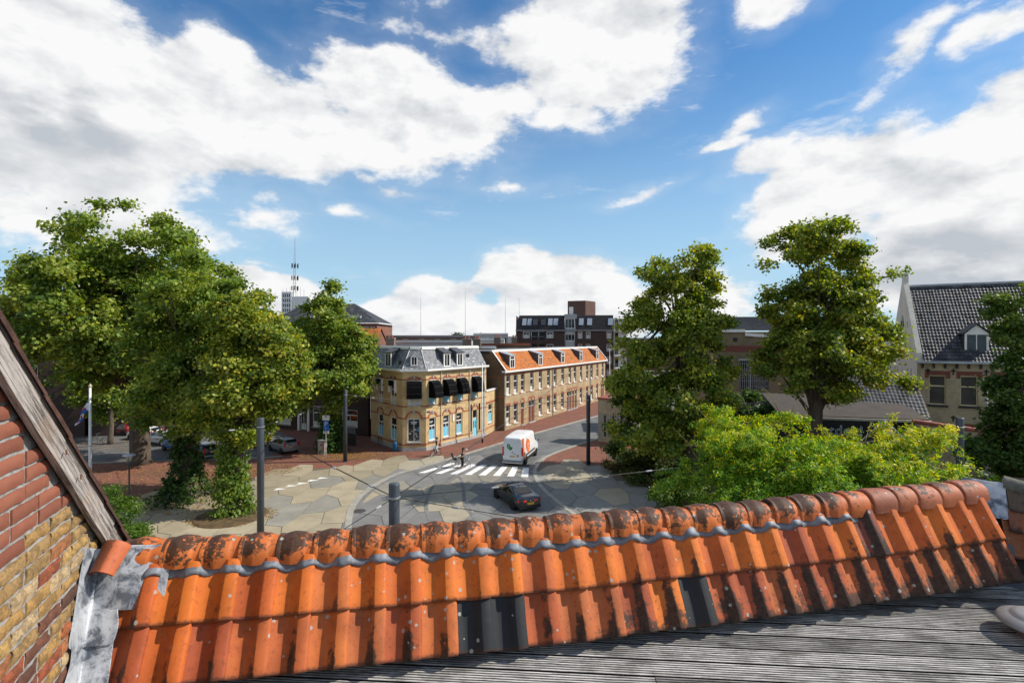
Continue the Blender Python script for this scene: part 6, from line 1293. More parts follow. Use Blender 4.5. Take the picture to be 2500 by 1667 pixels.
# ================================================================== VEHICLES
def paint(name, col, rough=.22, coat=.6):
    g = NG(name); p = g.pos(); n = g.noise(p, 3, 3, .5); c = g.mix(g.mapr(n, .3, .7), sc3(col, .93), sc3(col, 1.05)); g.b.inputs['Coat Weight'].default_value = coat; g.b.inputs['Coat Roughness'].default_value = .06; return g.fin(c, rough, .5)
CARGLASS = mat('car_glass', (.010, .012, .014), .06, .1, .5, spec=.7); REDLIGHT = mat('red_lens', (.50, .015, .012), .2, .1, spec=.6); RIM = mat('alloy_rim', (.30, .30, .31), .35, .1, metal=.7); CHROME = mat('chrome_trim', (.6, .6, .6), .2, .05, metal=.9)
def vehicle(name, label, loc, heading, st, pm, wheels, wr=.32, cat='car', group=None, gs=None, ww=.22, rimm=None, sub=2):
    """st: stations (x, zbottom, halfwidth, zbelt, roof halfwidth, zroof) from rear to front"""
    t = empty(name, (loc[0], loc[1], 0), label, cat, group); ca, sa = math.cos(heading), math.sin(heading)
    xm = (st[0][0] + st[-1][0]) / 2
    def w(x, y, z): x -= 0; return Vector((loc[0] + x * ca - y * sa, loc[1] + x * sa + y * ca, z))
    def ring(s):
        x, zb, hw, zt, rw, zr = s; h = [(0, zb), (hw * .72, zb), (hw * .96, zb + .06), (hw, zb + (zt - zb) * .45), (hw * .985, zt - .06), (hw * .955, zt), (rw + (hw * .955 - rw) * .06, zr - .05), (rw * .82, zr - .005), (0, zr)]
        return h
    mb = MB(); R_ = [ring(s) for s in st]; n = len(R_[0]); m = 2 * n - 2; vs = []
    for s, r in zip(st, R_):
        vs += [w(s[0], y, z) for y, z in r] + [w(s[0], -y, z) for y, z in r[-2:0:-1]]
    fs = [(i * m + j, i * m + (j + 1) % m, (i + 1) * m + (j + 1) % m, (i + 1) * m + j) for i in range(len(st) - 1) for j in range(m)] + [tuple(range(m - 1, -1, -1)), tuple(range((len(st) - 1) * m, len(st) * m))]
    mb.add(vs, fs); body = mb.build('body', pm, t, True); md = body.modifiers.new('smooth', 'SUBSURF'); md.levels = 1; md.render_levels = sub
    def P_(i, f, y, inner=.5):  # point on glasshouse: station i, f 0 belt..1 roof
        s = st[i]; a, b = s[2] * .955, s[4] + (s[2] * .955 - s[4]) * .06; return (s[0], (a + (b - a) * f) * y, s[3] + (s[5] - .05 - s[3]) * f)
    gi = gs or {}
    for sgn in (1, -1):
        for (i0, i1, f0, f1, m0, m1) in gi.get('side', ()):
            pts = [P_(i0, f0, sgn), P_(i1, f0, sgn), P_(i1, f1, sgn), P_(i0, f1, sgn)]
            pts = [Vector(p) for p in pts]; c = sum(pts, Vector()) / 4
            a = pts[0].lerp(pts[1], m0), pts[0].lerp(pts[1], m1), pts[3].lerp(pts[2], m1), pts[3].lerp(pts[2], m0)
            gb = MB(); off = Vector((0, .012 * sgn, .006)); gb.prism([w(*(q + off)) for q in a], tuple(w(0, -.02 * sgn, 0) - w(0, 0, 0))); gb.build('side_window', CARGLASS, t)
        for (x, z0, z1, y0) in gi.get('tail', ()):
            lb = MB(); lb.prism([w(x, y0[0] * sgn, z0), w(x, y0[1] * sgn, z0 + .02), w(x, y0[1] * sgn, z1), w(x, y0[0] * sgn, z1 - .01)], tuple(w(.05, 0, 0) - w(0, 0, 0))); lb.build('tail_light', REDLIGHT, t)
        for x in gi.get('mirror', ()):
            b_ = MB(); q = w(x, sgn * (gi.get('mw', .98)), gi.get('mz', 1.0)); b_.ball(tuple(q), (.09, .09, .075)); b_.build('mirror', BLACK, t, True)
    for (i0, i1, lo, hi) in gi.get('wind', ()):
        pts = []
        for i, f in ((i0, lo), (i1, hi)):
            s = st[i0]; e = st[i1]; x = s[0] + (e[0] - s[0]) * f; z = s[5] + (e[5] - s[5]) * f; y = (s[4] + (e[4] - s[4]) * f) * .86; pts.append((x, y, z))
        (xa, ya, za), (xb, yb_, zb_) = pts; nrm = Vector((-(zb_ - za), 0, (xb - xa))).normalized() * (.022 if xb > xa else -.022)
        gb = MB(); gb.prism([w(xa + nrm.x, ya, za + nrm.z), w(xa + nrm.x, -ya, za + nrm.z), w(xb + nrm.x, -yb_, zb_ + nrm.z), w(xb + nrm.x, yb_, zb_ + nrm.z)], tuple((w(-nrm.x * 1.6, 0, 0) - w(0, 0, 0)) + UP * (-nrm.z * 1.6))); gb.build('windscreen' if xa > xm else 'rear_window', CARGLASS, t)
    for x in wheels:
        for sgn in (1, -1):
            hw = max(s[2] for s in st); c = w(x, sgn * (hw - ww * .5 + .012), wr); ax = tuple(w(0, sgn, 0) - w(0, 0, 0)); tb = MB()
            tb.lathe(tuple(c), [(wr * .62, -ww / 2), (wr * .93, -ww / 2), (wr, -ww * .32), (wr, ww * .32), (wr * .93, ww / 2), (wr * .62, ww / 2)], 22, ax=ax); ty = tb.build('wheel', BLACKRUB, t, True)
            rb = MB(); rb.lathe(tuple(c), [(.0, ww * .44), (wr * .2, ww * .46), (wr * .24, ww * .36), (wr * .60, ww * .40), (wr * .64, ww * .48), (wr * .64, ww * .3)], 18, ax=ax); rb.build('rim', rimm or RIM, ty)
            ab = MB(); ab.lathe(tuple(w(x, sgn * (hw - .03), wr + .02)), [(.0, 0), (wr * 1.16, 0), (wr * 1.16, .022), (.0, .022)], 24, ax=ax); ab.build('wheel_arch', BLACKRUB, t)
    return t, w
def plate(t, w, x, z, wd=.52, txt='', heading=0.):
    b = MB(); b.prism([w(x, wd / 2, z), w(x, -wd / 2, z), w(x, -wd / 2, z + .12), w(x, wd / 2, z + .12)], tuple(w(.02, 0, 0) - w(0, 0, 0))); p = b.build('number_plate', PLATE, t)
    s = MB(); s.prism([w(x - .003, wd / 2, z + .002), w(x - .003, wd / 2 - .05, z + .002), w(x - .003, wd / 2 - .05, z + .118), w(x - .003, wd / 2, z + .118)], tuple(w(.002, 0, 0) - w(0, 0, 0))); s.build('plate_band', mat('plate_blue', (.01, .05, .4), .4, .05), p)
    if txt: text(txt, .115, BLACK, p, w(x - .006, -.02, z + .058), (R(90), 0, heading - R(90)), 'plate_text', .001)
# black coupe turning on the plaza
h_ = R(115)
ST = [(-.02, .42, .72, .80, .60, .84), (.10, .27, .86, .93, .70, .97), (.42, .22, .90, .97, .72, 1.02), (.78, .20, .91, .98, .66, 1.06), (1.42, .20, .91, .97, .56, 1.31), (2.05, .20, .91, .95, .55, 1.37), (2.62, .20, .91, .94, .55, 1.33), (3.22, .20, .91, .93, .68, 1.00), (3.85, .20, .90, .88, .70, .93), (4.4, .24, .84, .76, .62, .82), (4.62, .34, .70, .62, .5, .66)]
car, cw_ = vehicle('black_coupe', 'shiny black coupe with yellow plate turning on the plaza', (1.22, 34.0), h_, ST, paint('black_paint', (.010, .011, .012)), (.98, 3.78), .335,
    gs={'side': ((3, 5, .12, .86, .12, .98), (5, 7, .12, .86, .02, .62)), 'wind': ((3, 4, .06, .93), (7, 6, .06, .92)), 'mirror': (2.85,), 'mz': .98, 'mw': 1.0})
for s_ in (1, -1):
    for (y0, y1, x) in ((.52, .86, .015), (.26, .50, -.035)):
        b = MB(); b.prism([cw_(x, y0 * s_, .72), cw_(x + (.06 if y1 > .6 else 0), y1 * s_, .74), cw_(x + (.10 if y1 > .6 else .02), y1 * s_, .86), cw_(x + .02, y0 * s_, .84)], tuple(cw_(.06, 0, 0) - cw_(0, 0, 0))); b.build('tail_light', REDLIGHT, car)
plate(car, cw_, -.055, .56, txt='60-ZNH-8', heading=h_)
b = MB(); b.lathe(tuple(cw_(-.03, 0, .80)), [(.0, 0), (.042, 0), (.042, .012), (.0, .014)], 14, ax=tuple(cw_(-1, 0, 0) - cw_(0, 0, 0))); b.build('badge', CHROME, car)
b = MB(); b.ball(tuple(cw_(1.75, 0, 1.385)), (.03, .03, .05)); b.build('antenna', BLACK, car); b = MB(); b.box(tuple(cw_(.82, 0, 1.085)), (.03, .22, .012), h_); b.build('brake_light', REDLIGHT, car)
b = MB(); b.prism([cw_(-.01, .78, .30), cw_(-.01, -.78, .30), cw_(-.005, -.80, .44), cw_(-.005, .80, .44)], tuple(cw_(.05, 0, 0) - cw_(0, 0, 0))); b.build('bumper_insert', BLACKRUB, car)
# white delivery van driving away
h_ = R(73)
SV = [(-.02, .50, .95, 1.45, .80, 2.48), (.03, .42, .98, 1.50, .84, 2.56), (.35, .40, 1.0, 1.50, .86, 2.64), (1.6, .40, 1.0, 1.50, .87, 2.68), (3.4, .40, 1.0, 1.50, .87, 2.68), (4.35, .40, 1.0, 1.48, .84, 2.60), (4.75, .40, .99, 1.42, .76, 2.38), (5.35, .40, .98, 1.32, .74, 1.55), (5.75, .42, .93, 1.05, .70, 1.15), (5.92, .50, .86, .80, .6, .85)]
van, vw = vehicle('delivery_van', 'white delivery van with orange side stripe driving away past the crossing', (.06, 46.4), h_, SV, paint('van_white', (.72, .73, .74), .3, .3), (1.15, 4.75), .35, cat='van', ww=.24,
    gs={'side': ((5, 7, .18, .80, .05, .60),), 'wind': ((7, 6, .1, .95),), 'mirror': (4.95,), 'mz': 1.55, 'mw': 1.16, 'tail': ((-.045, .95, 1.75, (.84, .97)),)})
def vpanel(name, pts, m, thick=.012, par=None): b = MB(); b.prism([vw(*p) for p in pts], tuple(vw(thick, 0, 0) - vw(0, 0, 0))); return b.build(name, m, par or van)
VW2 = mat('van_door_white', (.62, .65, .68), .35, .05)
for y0, y1 in ((.80, .012), (-.012, -.80)): vpanel('rear_door', [(-.035, y0, .62), (-.035, y1, .62), (-.035, y1 * (.94 if abs(y1) > .1 else 1), 2.40), (-.035, y0 * (.94 if abs(y0) > .1 else 1), 2.40)], VW2, .02)
vpanel('rear_bumper', [(-.09, .98, .34), (-.09, -.98, .34), (-.09, -.98, .52), (-.09, .98, .52)], mat('grey_bumper', (.20, .20, .205), .6, .1), .16); vpanel('bumper_step', [(-.16, .95, .30), (-.16, -.95, .30), (-.16, -.95, .37), (-.16, .95, .37)], STEEL, .1)
plate(van, vw, -.06, .84, .52, 'V-27-KGT', h_); van.children[-1].location += Vector(vw(0, .42, 0) - vw(0, 0, 0))
GRN = mat('leaf_green', (.02, .22, .06), .5, .08); ORG = mat('van_orange', (.85, .16, .012), .4, .05)
def leafshape(cy, cz, L_, wd, a):
    o = []
    for k in range(12): t = k / 12 * 2 * math.pi; x, y = L_ * .5 * math.cos(t), wd * .5 * math.sin(t) * (1 - .25 * math.cos(t)); o.append((-.042, cy + x * math.cos(a) - y * math.sin(a), cz + x * math.sin(a) + y * math.cos(a)))
    return o
vpanel('leaf_emblem', leafshape(.36, 1.78, .56, .34, R(70)), GRN, .008); vpanel('leaf_emblem', leafshape(.16, 1.60, .40, .24, R(140)), GRN, .008); vpanel('leaf_vein', [(-.046, .30, 1.55), (-.046, .28, 1.56), (-.046, .42, 1.98), (-.046, .44, 1.97)], WHITE, .004)
vpanel('door_handle', [(-.05, -.08, 1.10), (-.05, -.26, 1.10), (-.05, -.26, 1.14), (-.05, -.08, 1.14)], BLACK, .02); b = MB(); b.lathe(tuple(vw(-.045, .01, 1.26)), [(.0, 0), (.05, 0), (.05, .012), (.0, .012)], 14, ax=tuple(vw(-1, 0, 0) - vw(0, 0, 0))); b.build('lock', BLACK, van)
vpanel('shield_emblem', [(-.044, -.38, 1.06), (-.044, -.58, 1.06), (-.044, -.58, .92), (-.044, -.48, .82), (-.044, -.38, .92)], mat('brown_shield', (.20, .07, .01), .5, .1), .008); vpanel('shield_centre', [(-.048, -.42, 1.03), (-.048, -.54, 1.03), (-.048, -.54, .93), (-.048, -.48, .87), (-.048, -.42, .93)], mat('gold_mark', (.65, .38, .05), .5, .1), .004)
def spanel(name, pts, m, off=.012): b = MB(); b.prism([vw(x, -(y + off), z) for x, y, z in pts], tuple(vw(0, .02, 0) - vw(0, 0, 0))); return b.build(name, m, van)
def sy(z): return 1.0 - max(0, (z - 1.5)) * .115 - .008
spanel('orange_stripe', [(.03, sy(.55), .55), (.42, sy(.55), .55), (.42, sy(1.4), 1.4), (.62, sy(2.5), 2.52), (.10, sy(2.5), 2.52), (.03, sy(1.4), 1.4)], ORG)
spanel('orange_roundel', [(1.75 + .62 * math.cos(t), sy(1.55 + .62 * math.sin(t)), 1.62 + .62 * math.sin(t)) for t in np.linspace(0, 2 * math.pi, 25)[:-1]], ORG)
o = text('post', .34, WHITE, van, vw(1.75, -(sy(1.75) + .03), 1.76), (R(90 - 5), 0, h_), 'roundel_text'); o = text('nl', .34, WHITE, van, vw(1.75, -(sy(1.5) + .03), 1.45), (R(90), 0, h_), 'roundel_text')
spanel('sill_trim', [(.1, 1.0, .42), (5.2, 1.0, .42), (5.2, 1.0, .62), (.1, 1.0, .62)], BLACKRUB); spanel('side_moulding', [(.9, 1.0, .80), (4.2, 1.0, .80), (4.2, 1.0, .98), (.9, 1.0, .98)], mat('moulding', (.06, .06, .065), .6, .1))
# hatchbacks and vans parked under the trees
SH = [(-.02, .36, .74, .90, .62, .95), (.10, .26, .82, .98, .66, 1.10), (.35, .22, .84, 1.0, .60, 1.42), (.85, .2, .85, .99, .60, 1.49), (1.7, .2, .85, .97, .60, 1.52), (2.35, .2, .85, .96, .58, 1.46), (3.05, .2, .84, .96, .66, 1.06), (3.55, .22, .82, .88, .62, .93), (3.85, .34, .70, .66, .5, .70)]
GSH = {'side': ((2, 4, .12, .85, .10, .95), (4, 6, .12, .85, .03, .62)), 'wind': ((1, 2, .15, .93), (6, 5, .06, .92)), 'tail': ((-.01, .78, 1.18, (.62, .80)),), 'mirror': (2.55,), 'mw': .95}
def hatch(label, loc, hd, col, name='hatchback', st=SH, gs=GSH, grp='cars parked under the trees', wh=(.62, 3.06), txt='', scale=1.):
    h = R(hd); t, w = vehicle(name, label, loc, h, st, paint('paint_%d' % (len(MATS) + int(loc[0] * 10)), col, .3), wh, .30, group=grp, gs=gs, sub=1)
    plate(t, w, -.035, .72 if st is SH else .8, .48, txt, h); b = MB(); b.prism([w(-.03, .74, .34), w(-.03, -.74, .34), w(-.03, -.74, .5), w(-.03, .74, .5)], tuple(w(.06, 0, 0) - w(0, 0, 0))); b.build('bumper', mat('grey_bumper', (.20, .20, .205), .6, .1), t); return t, w
hc, hw_ = hatch('grey hatchback with dark roof bars parked left of the middle tree', (-22.1, 51.4), 139, (.20, .20, .205))
for s_ in (.55, -.55): b = MB(); b.tube([hw_(.5, s_, 1.47), hw_(.6, s_, 1.56), hw_(2.1, s_, 1.58), hw_(2.25, s_, 1.5)], .022, 6); b.build('roof_bar', BLACK, hc)
SBV = [(-.02, .45, .80, 1.20, .72, 1.75), (.06, .36, .86, 1.24, .74, 1.84), (.4, .34, .87, 1.24, .74, 1.9), (2.2, .34, .87, 1.22, .74, 1.9), (2.9, .34, .87, 1.2, .70, 1.82), (3.5, .34, .86, 1.14, .64, 1.2), (4.0, .36, .82, .95, .6, 1.0), (4.2, .45, .72, .7, .5, .76)]
GBV = {'side': ((1, 3, .15, .85, .05, .9), (3, 5, .15, .85, .05, .62)), 'wind': ((5, 4, .06, .92),), 'tail': ((-.03, .8, 1.35, (.72, .84)),), 'mirror': (3.2,), 'mw': 1.0, 'mz': 1.25}
hatch('blue van parked behind the trunk of the biggest tree', (-32.6, 51.8), 150, (.03, .12, .36), 'blue_van', SBV, GBV, wh=(.75, 3.3))
hatch('black car parked behind the ivy-clad trunk', (-28.6, 48.9), 150, (.012, .013, .015)); hatch('white car parked left of the biggest trunk', (-40.5, 58.5), 165, (.65, .65, .66)); hatch('dark red car parked beyond the slim young tree', (-45.5, 61.5), 165, (.14, .02, .02))
hatch('orange car half hidden by leaves left of the grey hatchback', (-26.6, 54.9), 139, (.62, .12, .01)); hatch('silver car parked behind the blue van', (-36.8, 55.5), 155, (.42, .43, .45))
# ================================================================== BICYCLES AND PEOPLE
def bicycle(name, label, rear, front, cat='bicycle', group=None, col=BLACK, seat=False, basket=None, lean=0.):
    a, b = Vector((*rear, 0)), Vector((*front, 0)); d = (b - a).normalized(); s = Vector((d.y, -d.x, 0)); L_ = 1.10; a = (a + b) / 2 - d * L_ / 2
    t = empty(name, tuple(a + d * .55), label, cat, group); up = (UP + s * lean).normalized(); w = lambda x, z, y=0.: a + d * x + up * z + s * y
    for x in (0, L_):
        wb = MB(); n = 28; vs = []
        for i in range(n):
            t_ = 2 * math.pi * i / n; c = w(x, .345) + (d * math.cos(t_) + up * math.sin(t_)) * .33
            for k in range(6): q = 2 * math.pi * k / 6; vs.append(c + (d * math.cos(t_) + up * math.sin(t_)) * .018 * math.cos(q) + s * .018 * math.sin(q))
        wb.add(vs, [(i * 6 + k, i * 6 + (k + 1) % 6, ((i + 1) % n) * 6 + (k + 1) % 6, ((i + 1) % n) * 6 + k) for i in range(n) for k in range(6)]); wo_ = wb.build('wheel', BLACKRUB, t, True)
        sp = MB()
        for i in range(10): t_ = math.pi * 2 * i / 10; sp.tube([w(x, .345), w(x, .345) + (d * math.cos(t_) + up * math.sin(t_)) * .32], .004, 4)
        sp.build('spokes', STEEL, wo_); fb = MB(); n = 9; fb.add([w(x, .345) + (d * math.cos(q) + up * math.sin(q)) * .375 + s * y for q in np.linspace(.3 if x else .1, 2.6, n) for y in (-.03, .03)], [(2 * i, 2 * i + 1, 2 * i + 3, 2 * i + 2) for i in range(n - 1)]); fb.build('mudguard', col, wo_)
    fr = MB()
    for p in ([w(.0, .345), w(.46, .30)], [w(.46, .30), w(.36, .86)], [w(.46, .30), w(.93, .78)], [w(.42, .58), w(.93, .86)], [w(.0, .345), w(.38, .78)], [w(L_, .345), w(.97, .62), w(.92, .92)]): fr.tube(p, .018, 6)
    fr.build('frame', col, t); hb = MB(); hb.tube([w(.74, 1.10, .27), w(.86, 1.10, .22), w(.92, 1.06, 0), w(.86, 1.10, -.22), w(.74, 1.10, -.27)], .014, 6); hb.tube([w(.92, .9), w(.92, 1.06)], .016, 6); hb.build('handlebar', STEEL, t)
    sb = MB(); sb.add([w(.24, .96, .09), w(.24, .96, -.09), w(.46, .95, -.03), w(.46, .95, .03), w(.24, .90, .07), w(.24, .90, -.07), w(.46, .91, -.02), w(.46, .91, .02)], [(0, 1, 2, 3), (4, 7, 6, 5), (0, 4, 5, 1), (1, 5, 6, 2), (2, 6, 7, 3), (3, 7, 4, 0)]); sb.tube([w(.36, .84), w(.35, .92)], .015, 6); sb.build('saddle', BLACK, t)
    rk = MB(); rk.tube([w(-.2, .72, .06), w(.3, .72, .06)], .008, 4); rk.tube([w(-.2, .72, -.06), w(.3, .72, -.06)], .008, 4); rk.tube([w(-.15, .72, .06), w(0, .345, .06)], .008, 4); rk.tube([w(-.15, .72, -.06), w(0, .345, -.06)], .008, 4); rk.build('carrier', BLACK, t)
    pd = MB(); pd.tube([w(.46, .30, -.1), w(.46, .30, .1)], .012, 6); pd.tube([w(.46, .30, .1), w(.54, .15, .1)], .01, 6); pd.tube([w(.46, .30, -.1), w(.38, .45, -.1)], .01, 6); pd.box(tuple(w(.54, .15, .15)), (.04, .04, .012)); pd.box(tuple(w(.38, .45, -.15)), (.04, .04, .012)); pd.build('crank', BLACK, t)
    if basket: k = MB(); q = [w(1.0, .98, .17), w(1.28, .98, .17), w(1.28, .98, -.17), w(1.0, .98, -.17)]; lo_ = [w(1.03, .74, .13), w(1.24, .74, .13), w(1.24, .74, -.13), w(1.03, .74, -.13)]; k.add(q + lo_, [(0, 1, 5, 4), (1, 2, 6, 5), (2, 3, 7, 6), (3, 0, 4, 7), (4, 5, 6, 7)]); k.build('basket', basket, t)
    if seat: k = MB(); k.prism([w(-.2, .78, .15), w(.14, .78, .15), w(.14, .84, .15), (w(-.16, .86, .15)), w(-.3, 1.32, .13), w(-.38, 1.30, .13)], tuple(s * -.30)); k.prism([w(.10, .80, .16), w(.16, .45, .16), w(.10, .45, .16), w(.04, .80, .16)], tuple(s * -.04)); k.build('child_seat', BLACKRUB, t)
    return t, w
SKIN = mat('skin', (.50, .30, .21), .6, .06); 
def skinfig(name, verts, edges, radii, m, parent, sub=2):
    me = bpy.data.meshes.new(name); base = wloc(parent) if parent else Vector((0, 0, 0)); me.from_pydata([tuple(Vector(v) - base) for v in verts], edges, []); o = bpy.data.objects.new(name, me); COL.objects.link(o); o.parent = parent
    sk = o.modifiers.new('skin', 'SKIN'); sk.use_smooth_shade = True
    if not me.skin_vertices: me.attributes
    bm = bmesh.new(); bm.from_mesh(me); ly = bm.verts.layers.skin.verify(); bm.verts.ensure_lookup_table()
    for i, v in enumerate(bm.verts): r = radii[i]; v[ly].radius = r if isinstance(r, tuple) else (r, r); v[ly].use_root = (i == 0)
    bm.to_mesh(me); bm.free(); sd = o.modifiers.new('sub', 'SUBSURF'); sd.levels = 1; sd.render_levels = sub; me.materials.append(m); return o
def person(label, J, top, legs, hair, hairm, sleeves=.35, group=None, dress=False, bag=None):
    """J: joints in world metres: pelvis, waist, chest, neck, head, and l/r shoulder, elbow, hand, hip, knee, ankle, toe"""
    p = empty('person', (J['pelvis'][0], J['pelvis'][1], 0), label, 'person', group); V = [J['pelvis'], J['waist'], J['chest'], J['neck'], J['jaw'], J['head']]; E = [(0, 1), (1, 2), (2, 3), (3, 4), (4, 5)]; Rr = [.125, .105, .125, .052, .075, .095]
    def chain(root, names, rad):
        k = root
        for n_, r in zip(names, rad): V.append(J[n_]); Rr.append(r); E.append((k, len(V) - 1)); k = len(V) - 1
        return k
    for sd in 'lr':
        h = chain(2, (sd + 'sh', sd + 'el', sd + 'wr', sd + 'ha'), (.058, .042, .030, .034)); hv = Vector(J[sd + 'ha']); wv = Vector(J[sd + 'wr']); dr = (hv - wv).normalized(); side = dr.cross(UP).normalized()
        for q in (-.030, -.010, .010, .030): V.append(tuple(hv + dr * (.085 - abs(q) * .6) + side * q - UP * .02)); Rr.append(.009); E.append((h, len(V) - 1))
        V.append(tuple(hv + side * .045 + dr * .02)); Rr.append(.010); E.append((h, len(V) - 1))
        chain(0, (sd + 'hp', sd + 'kn', sd + 'an', sd + 'to'), (.085, .060, .042, .036))
    skinfig('body', V, E, Rr, SKIN, p)
    hd = Vector(J['head']); fw = (Vector(J['nose']) - hd).normalized(); sd_ = fw.cross(UP).normalized()
    fb = MB()
    for q in (-.032, .032): fb.ball(tuple(hd + fw * .088 + sd_ * q + UP * .005), .012, 6, 4)
    fb.build('eyes', BLACK, p); nb_ = MB(); nb_.ball(tuple(hd + fw * .105 - UP * .025), (.016, .016, .024), 6, 5); nb_.build('nose', SKIN, p); mo = MB(); mo.ball(tuple(hd + fw * .09 - UP * .06), (.022, .022, .007), 6, 4); mo.build('mouth', mat('lips', (.35, .10, .08), .5, .1), p)
    hv = MB(); hv.ball(tuple(hd - fw * .028 + UP * .03), (.112, .112, .118), 12, 8)
    if hair: bk_ = hd - fw * .07; hv.tube([bk_ + UP * .03, bk_ - UP * .12, bk_ - fw * .03 - UP * hair], [.09, .085, .03], 8)
    hv.build('hair', hairm, p, True)
    tv = [J['pelvis'], J['waist'], J['chest'], tuple(Vector(J['chest']).lerp(Vector(J['neck']), .55))]; te = [(0, 1), (1, 2), (2, 3)]; tr_ = [.138, .118, .138, .085]
    if sleeves:
        for s_ in 'lr': tv += [J[s_ + 'sh'], tuple(Vector(J[s_ + 'sh']).lerp(Vector(J[s_ + 'el']), sleeves))]; te += [(2, len(tv) - 2), (len(tv) - 2, len(tv) - 1)]; tr_ += [.072, .060]
    skinfig('shirt', tv, te, tr_, top, p)
    lv = [J['pelvis']]; le = []; lr_ = [.146]
    for s_ in 'lr':
        b0 = len(lv); lv += [J[s_ + 'hp'], J[s_ + 'kn'], tuple(Vector(J[s_ + 'kn']).lerp(Vector(J[s_ + 'an']), .85))]; le += [(0, b0), (b0, b0 + 1), (b0 + 1, b0 + 2)]; lr_ += [.108, .088, .075]
    skinfig('trousers', lv, le, lr_, legs, p)
    if dress: db = MB(); pl = Vector(J['pelvis']); db.lathe((pl.x, pl.y, pl.z - .62), [(.27, 0), (.24, .3), (.17, .62), (.14, .72)], 14); db.build('skirt', legs, p, True)
    for s_ in 'lr': sb = MB(); a, t_ = Vector(J[s_ + 'an']), Vector(J[s_ + 'to']); sb.tube([a - (t_ - a) * .35 - UP * .03, a.lerp(t_, .4) - UP * .02, t_ - UP * .01], [.045, .05, .032], 8); sb.build('shoe', mat('pale_shoe', (.5, .48, .45), .6, .1) if not dress else BLACK, p, True)
    if bag: bb = MB(); bb.box(bag, (.09, .17, .17), .5); bb.build('shoulder_bag', mat('tan_leather', (.34, .13, .03), .5, .15), p)
    return p
def rider(w, lean=.1, handz=1.13, foot=0, stand=False):
    J = {}; c = lambda x, z, y=0.: tuple(w(x, z, y))
    hx = .34 if not stand else .62; hz = 1.02 if not stand else .95
    J['pelvis'] = c(hx, hz); J['waist'] = c(hx + lean * .35, hz + .2); J['chest'] = c(hx + lean, hz + .42); J['neck'] = c(hx + lean * 1.2, hz + .58); J['jaw'] = c(hx + lean * 1.3 + .02, hz + .66); J['head'] = c(hx + lean * 1.3 + .02, hz + .745); J['nose'] = c(hx + lean * 1.3 + .2, hz + .73)
    for s_, y in (('l', -1), ('r', 1)):
        J[s_ + 'sh'] = c(hx + lean * 1.05, hz + .50, y * .165); J[s_ + 'el'] = c(hx + lean + .19, hz + .30, y * .25); J[s_ + 'wr'] = c(.70, handz, y * .25); J[s_ + 'ha'] = c(.76, handz - .005, y * .25)
        J[s_ + 'hp'] = c(hx + .02, hz - .06, y * .10)
    if stand:
        for s_, y in (('l', -1), ('r', 1)): J[s_ + 'kn'] = c(hx + .06, .50, y * .13); J[s_ + 'an'] = c(hx, .08, y * .16); J[s_ + 'to'] = c(hx + .15, .04, y * .17)
    else:
        J['rkn'] = c(.70, .68, .12); J['ran'] = c(.50, .25, .13); J['rto'] = c(.63, .20, .13); J['lkn'] = c(.66, .82, -.12); J['lan'] = c(.34, .53, -.13); J['lto'] = c(.48, .50, -.13)
    return J
b1, w1 = bicycle('bicycle', 'black city bicycle ridden past the yellow corner house', (-7.2, 50.75), (-7.77, 49.65), group='ridden bicycles'); DENIM = mat('pale_denim', (.46, .50, .55), .8, .08); BTOP = mat('black_top', (.012, .012, .014), .8, .1); HAIR = mat('dark_hair', (.018, .012, .009), .55, .2)
person('woman in black top and pale jeans cycling with tan bag', rider(w1, .03), BTOP, DENIM, .28, mat('brown_hair', (.06, .03, .018), .55, .2), .0, bag=tuple(w1(.1, 1.12, -.2)))
b2, w2 = bicycle('bicycle', 'city bicycle with child seat and front basket on the crossing', (-5.16, 45.9), (-3.93, 45.7), group='ridden bicycles', seat=True, basket=mat('grey_basket', (.42, .44, .47), .6, .1), col=mat('grey_frame', (.35, .36, .38), .4, .1))
person('long haired person in black standing over the bicycle on the crossing', rider(w2, .10, 1.15, stand=True), BTOP, BTOP, .42, HAIR, .25, dress=False)
for k, (r_, f_, lb) in enumerate((((-44.9, 56.5), (-46.0, 56.4), 'pale bicycle leaning by the slim young tree'), ((-19.7, 52.6), (-20.6, 53.4), 'dark bicycle parked beside the graffiti box'), ((-20.8, 54.9), (-20.9, 56.0), 'bicycle standing behind the grey hatchback'), ((-18.8, 57.5), (-19.8, 57.9), 'bicycle in the shade by the shop front'), ((-13.8, 55.6), (-14.6, 56.4), 'bicycle leaning against the shaded side of the corner house'))):
    bicycle('bicycle', lb, r_, f_, group='parked bicycles', lean=.08, col=GREYPAINT if k == 0 else BLACK)
wk = lambda x, z, y=0.: Vector((-55.2 + x * .5 + y * .8, 65.3 - x * .8 + y * .5, z)); J = {'pelvis': wk(0, .95), 'waist': wk(0, 1.12), 'chest': wk(.02, 1.35), 'neck': wk(.02, 1.5), 'jaw': wk(.03, 1.58), 'head': wk(.03, 1.67), 'nose': wk(.2, 1.66)}
for s_, y in (('l', -1), ('r', 1)): J.update({s_ + 'sh': wk(.02, 1.43, .17 * y), s_ + 'el': wk(-.03, 1.15, .23 * y), s_ + 'wr': wk(.05, .92, .22 * y), s_ + 'ha': wk(.06, .87, .22 * y), s_ + 'hp': wk(0, .9, .09 * y), s_ + 'kn': wk(.12 * y, .5, .1 * y), s_ + 'an': wk(.18 * y - .03, .09, .1 * y), s_ + 'to': wk(.18 * y + .12, .04, .1 * y)})
person('person in black walking far left near the flag', {k: tuple(v) for k, v in J.items()}, BTOP, BTOP, 0, HAIR, .9)
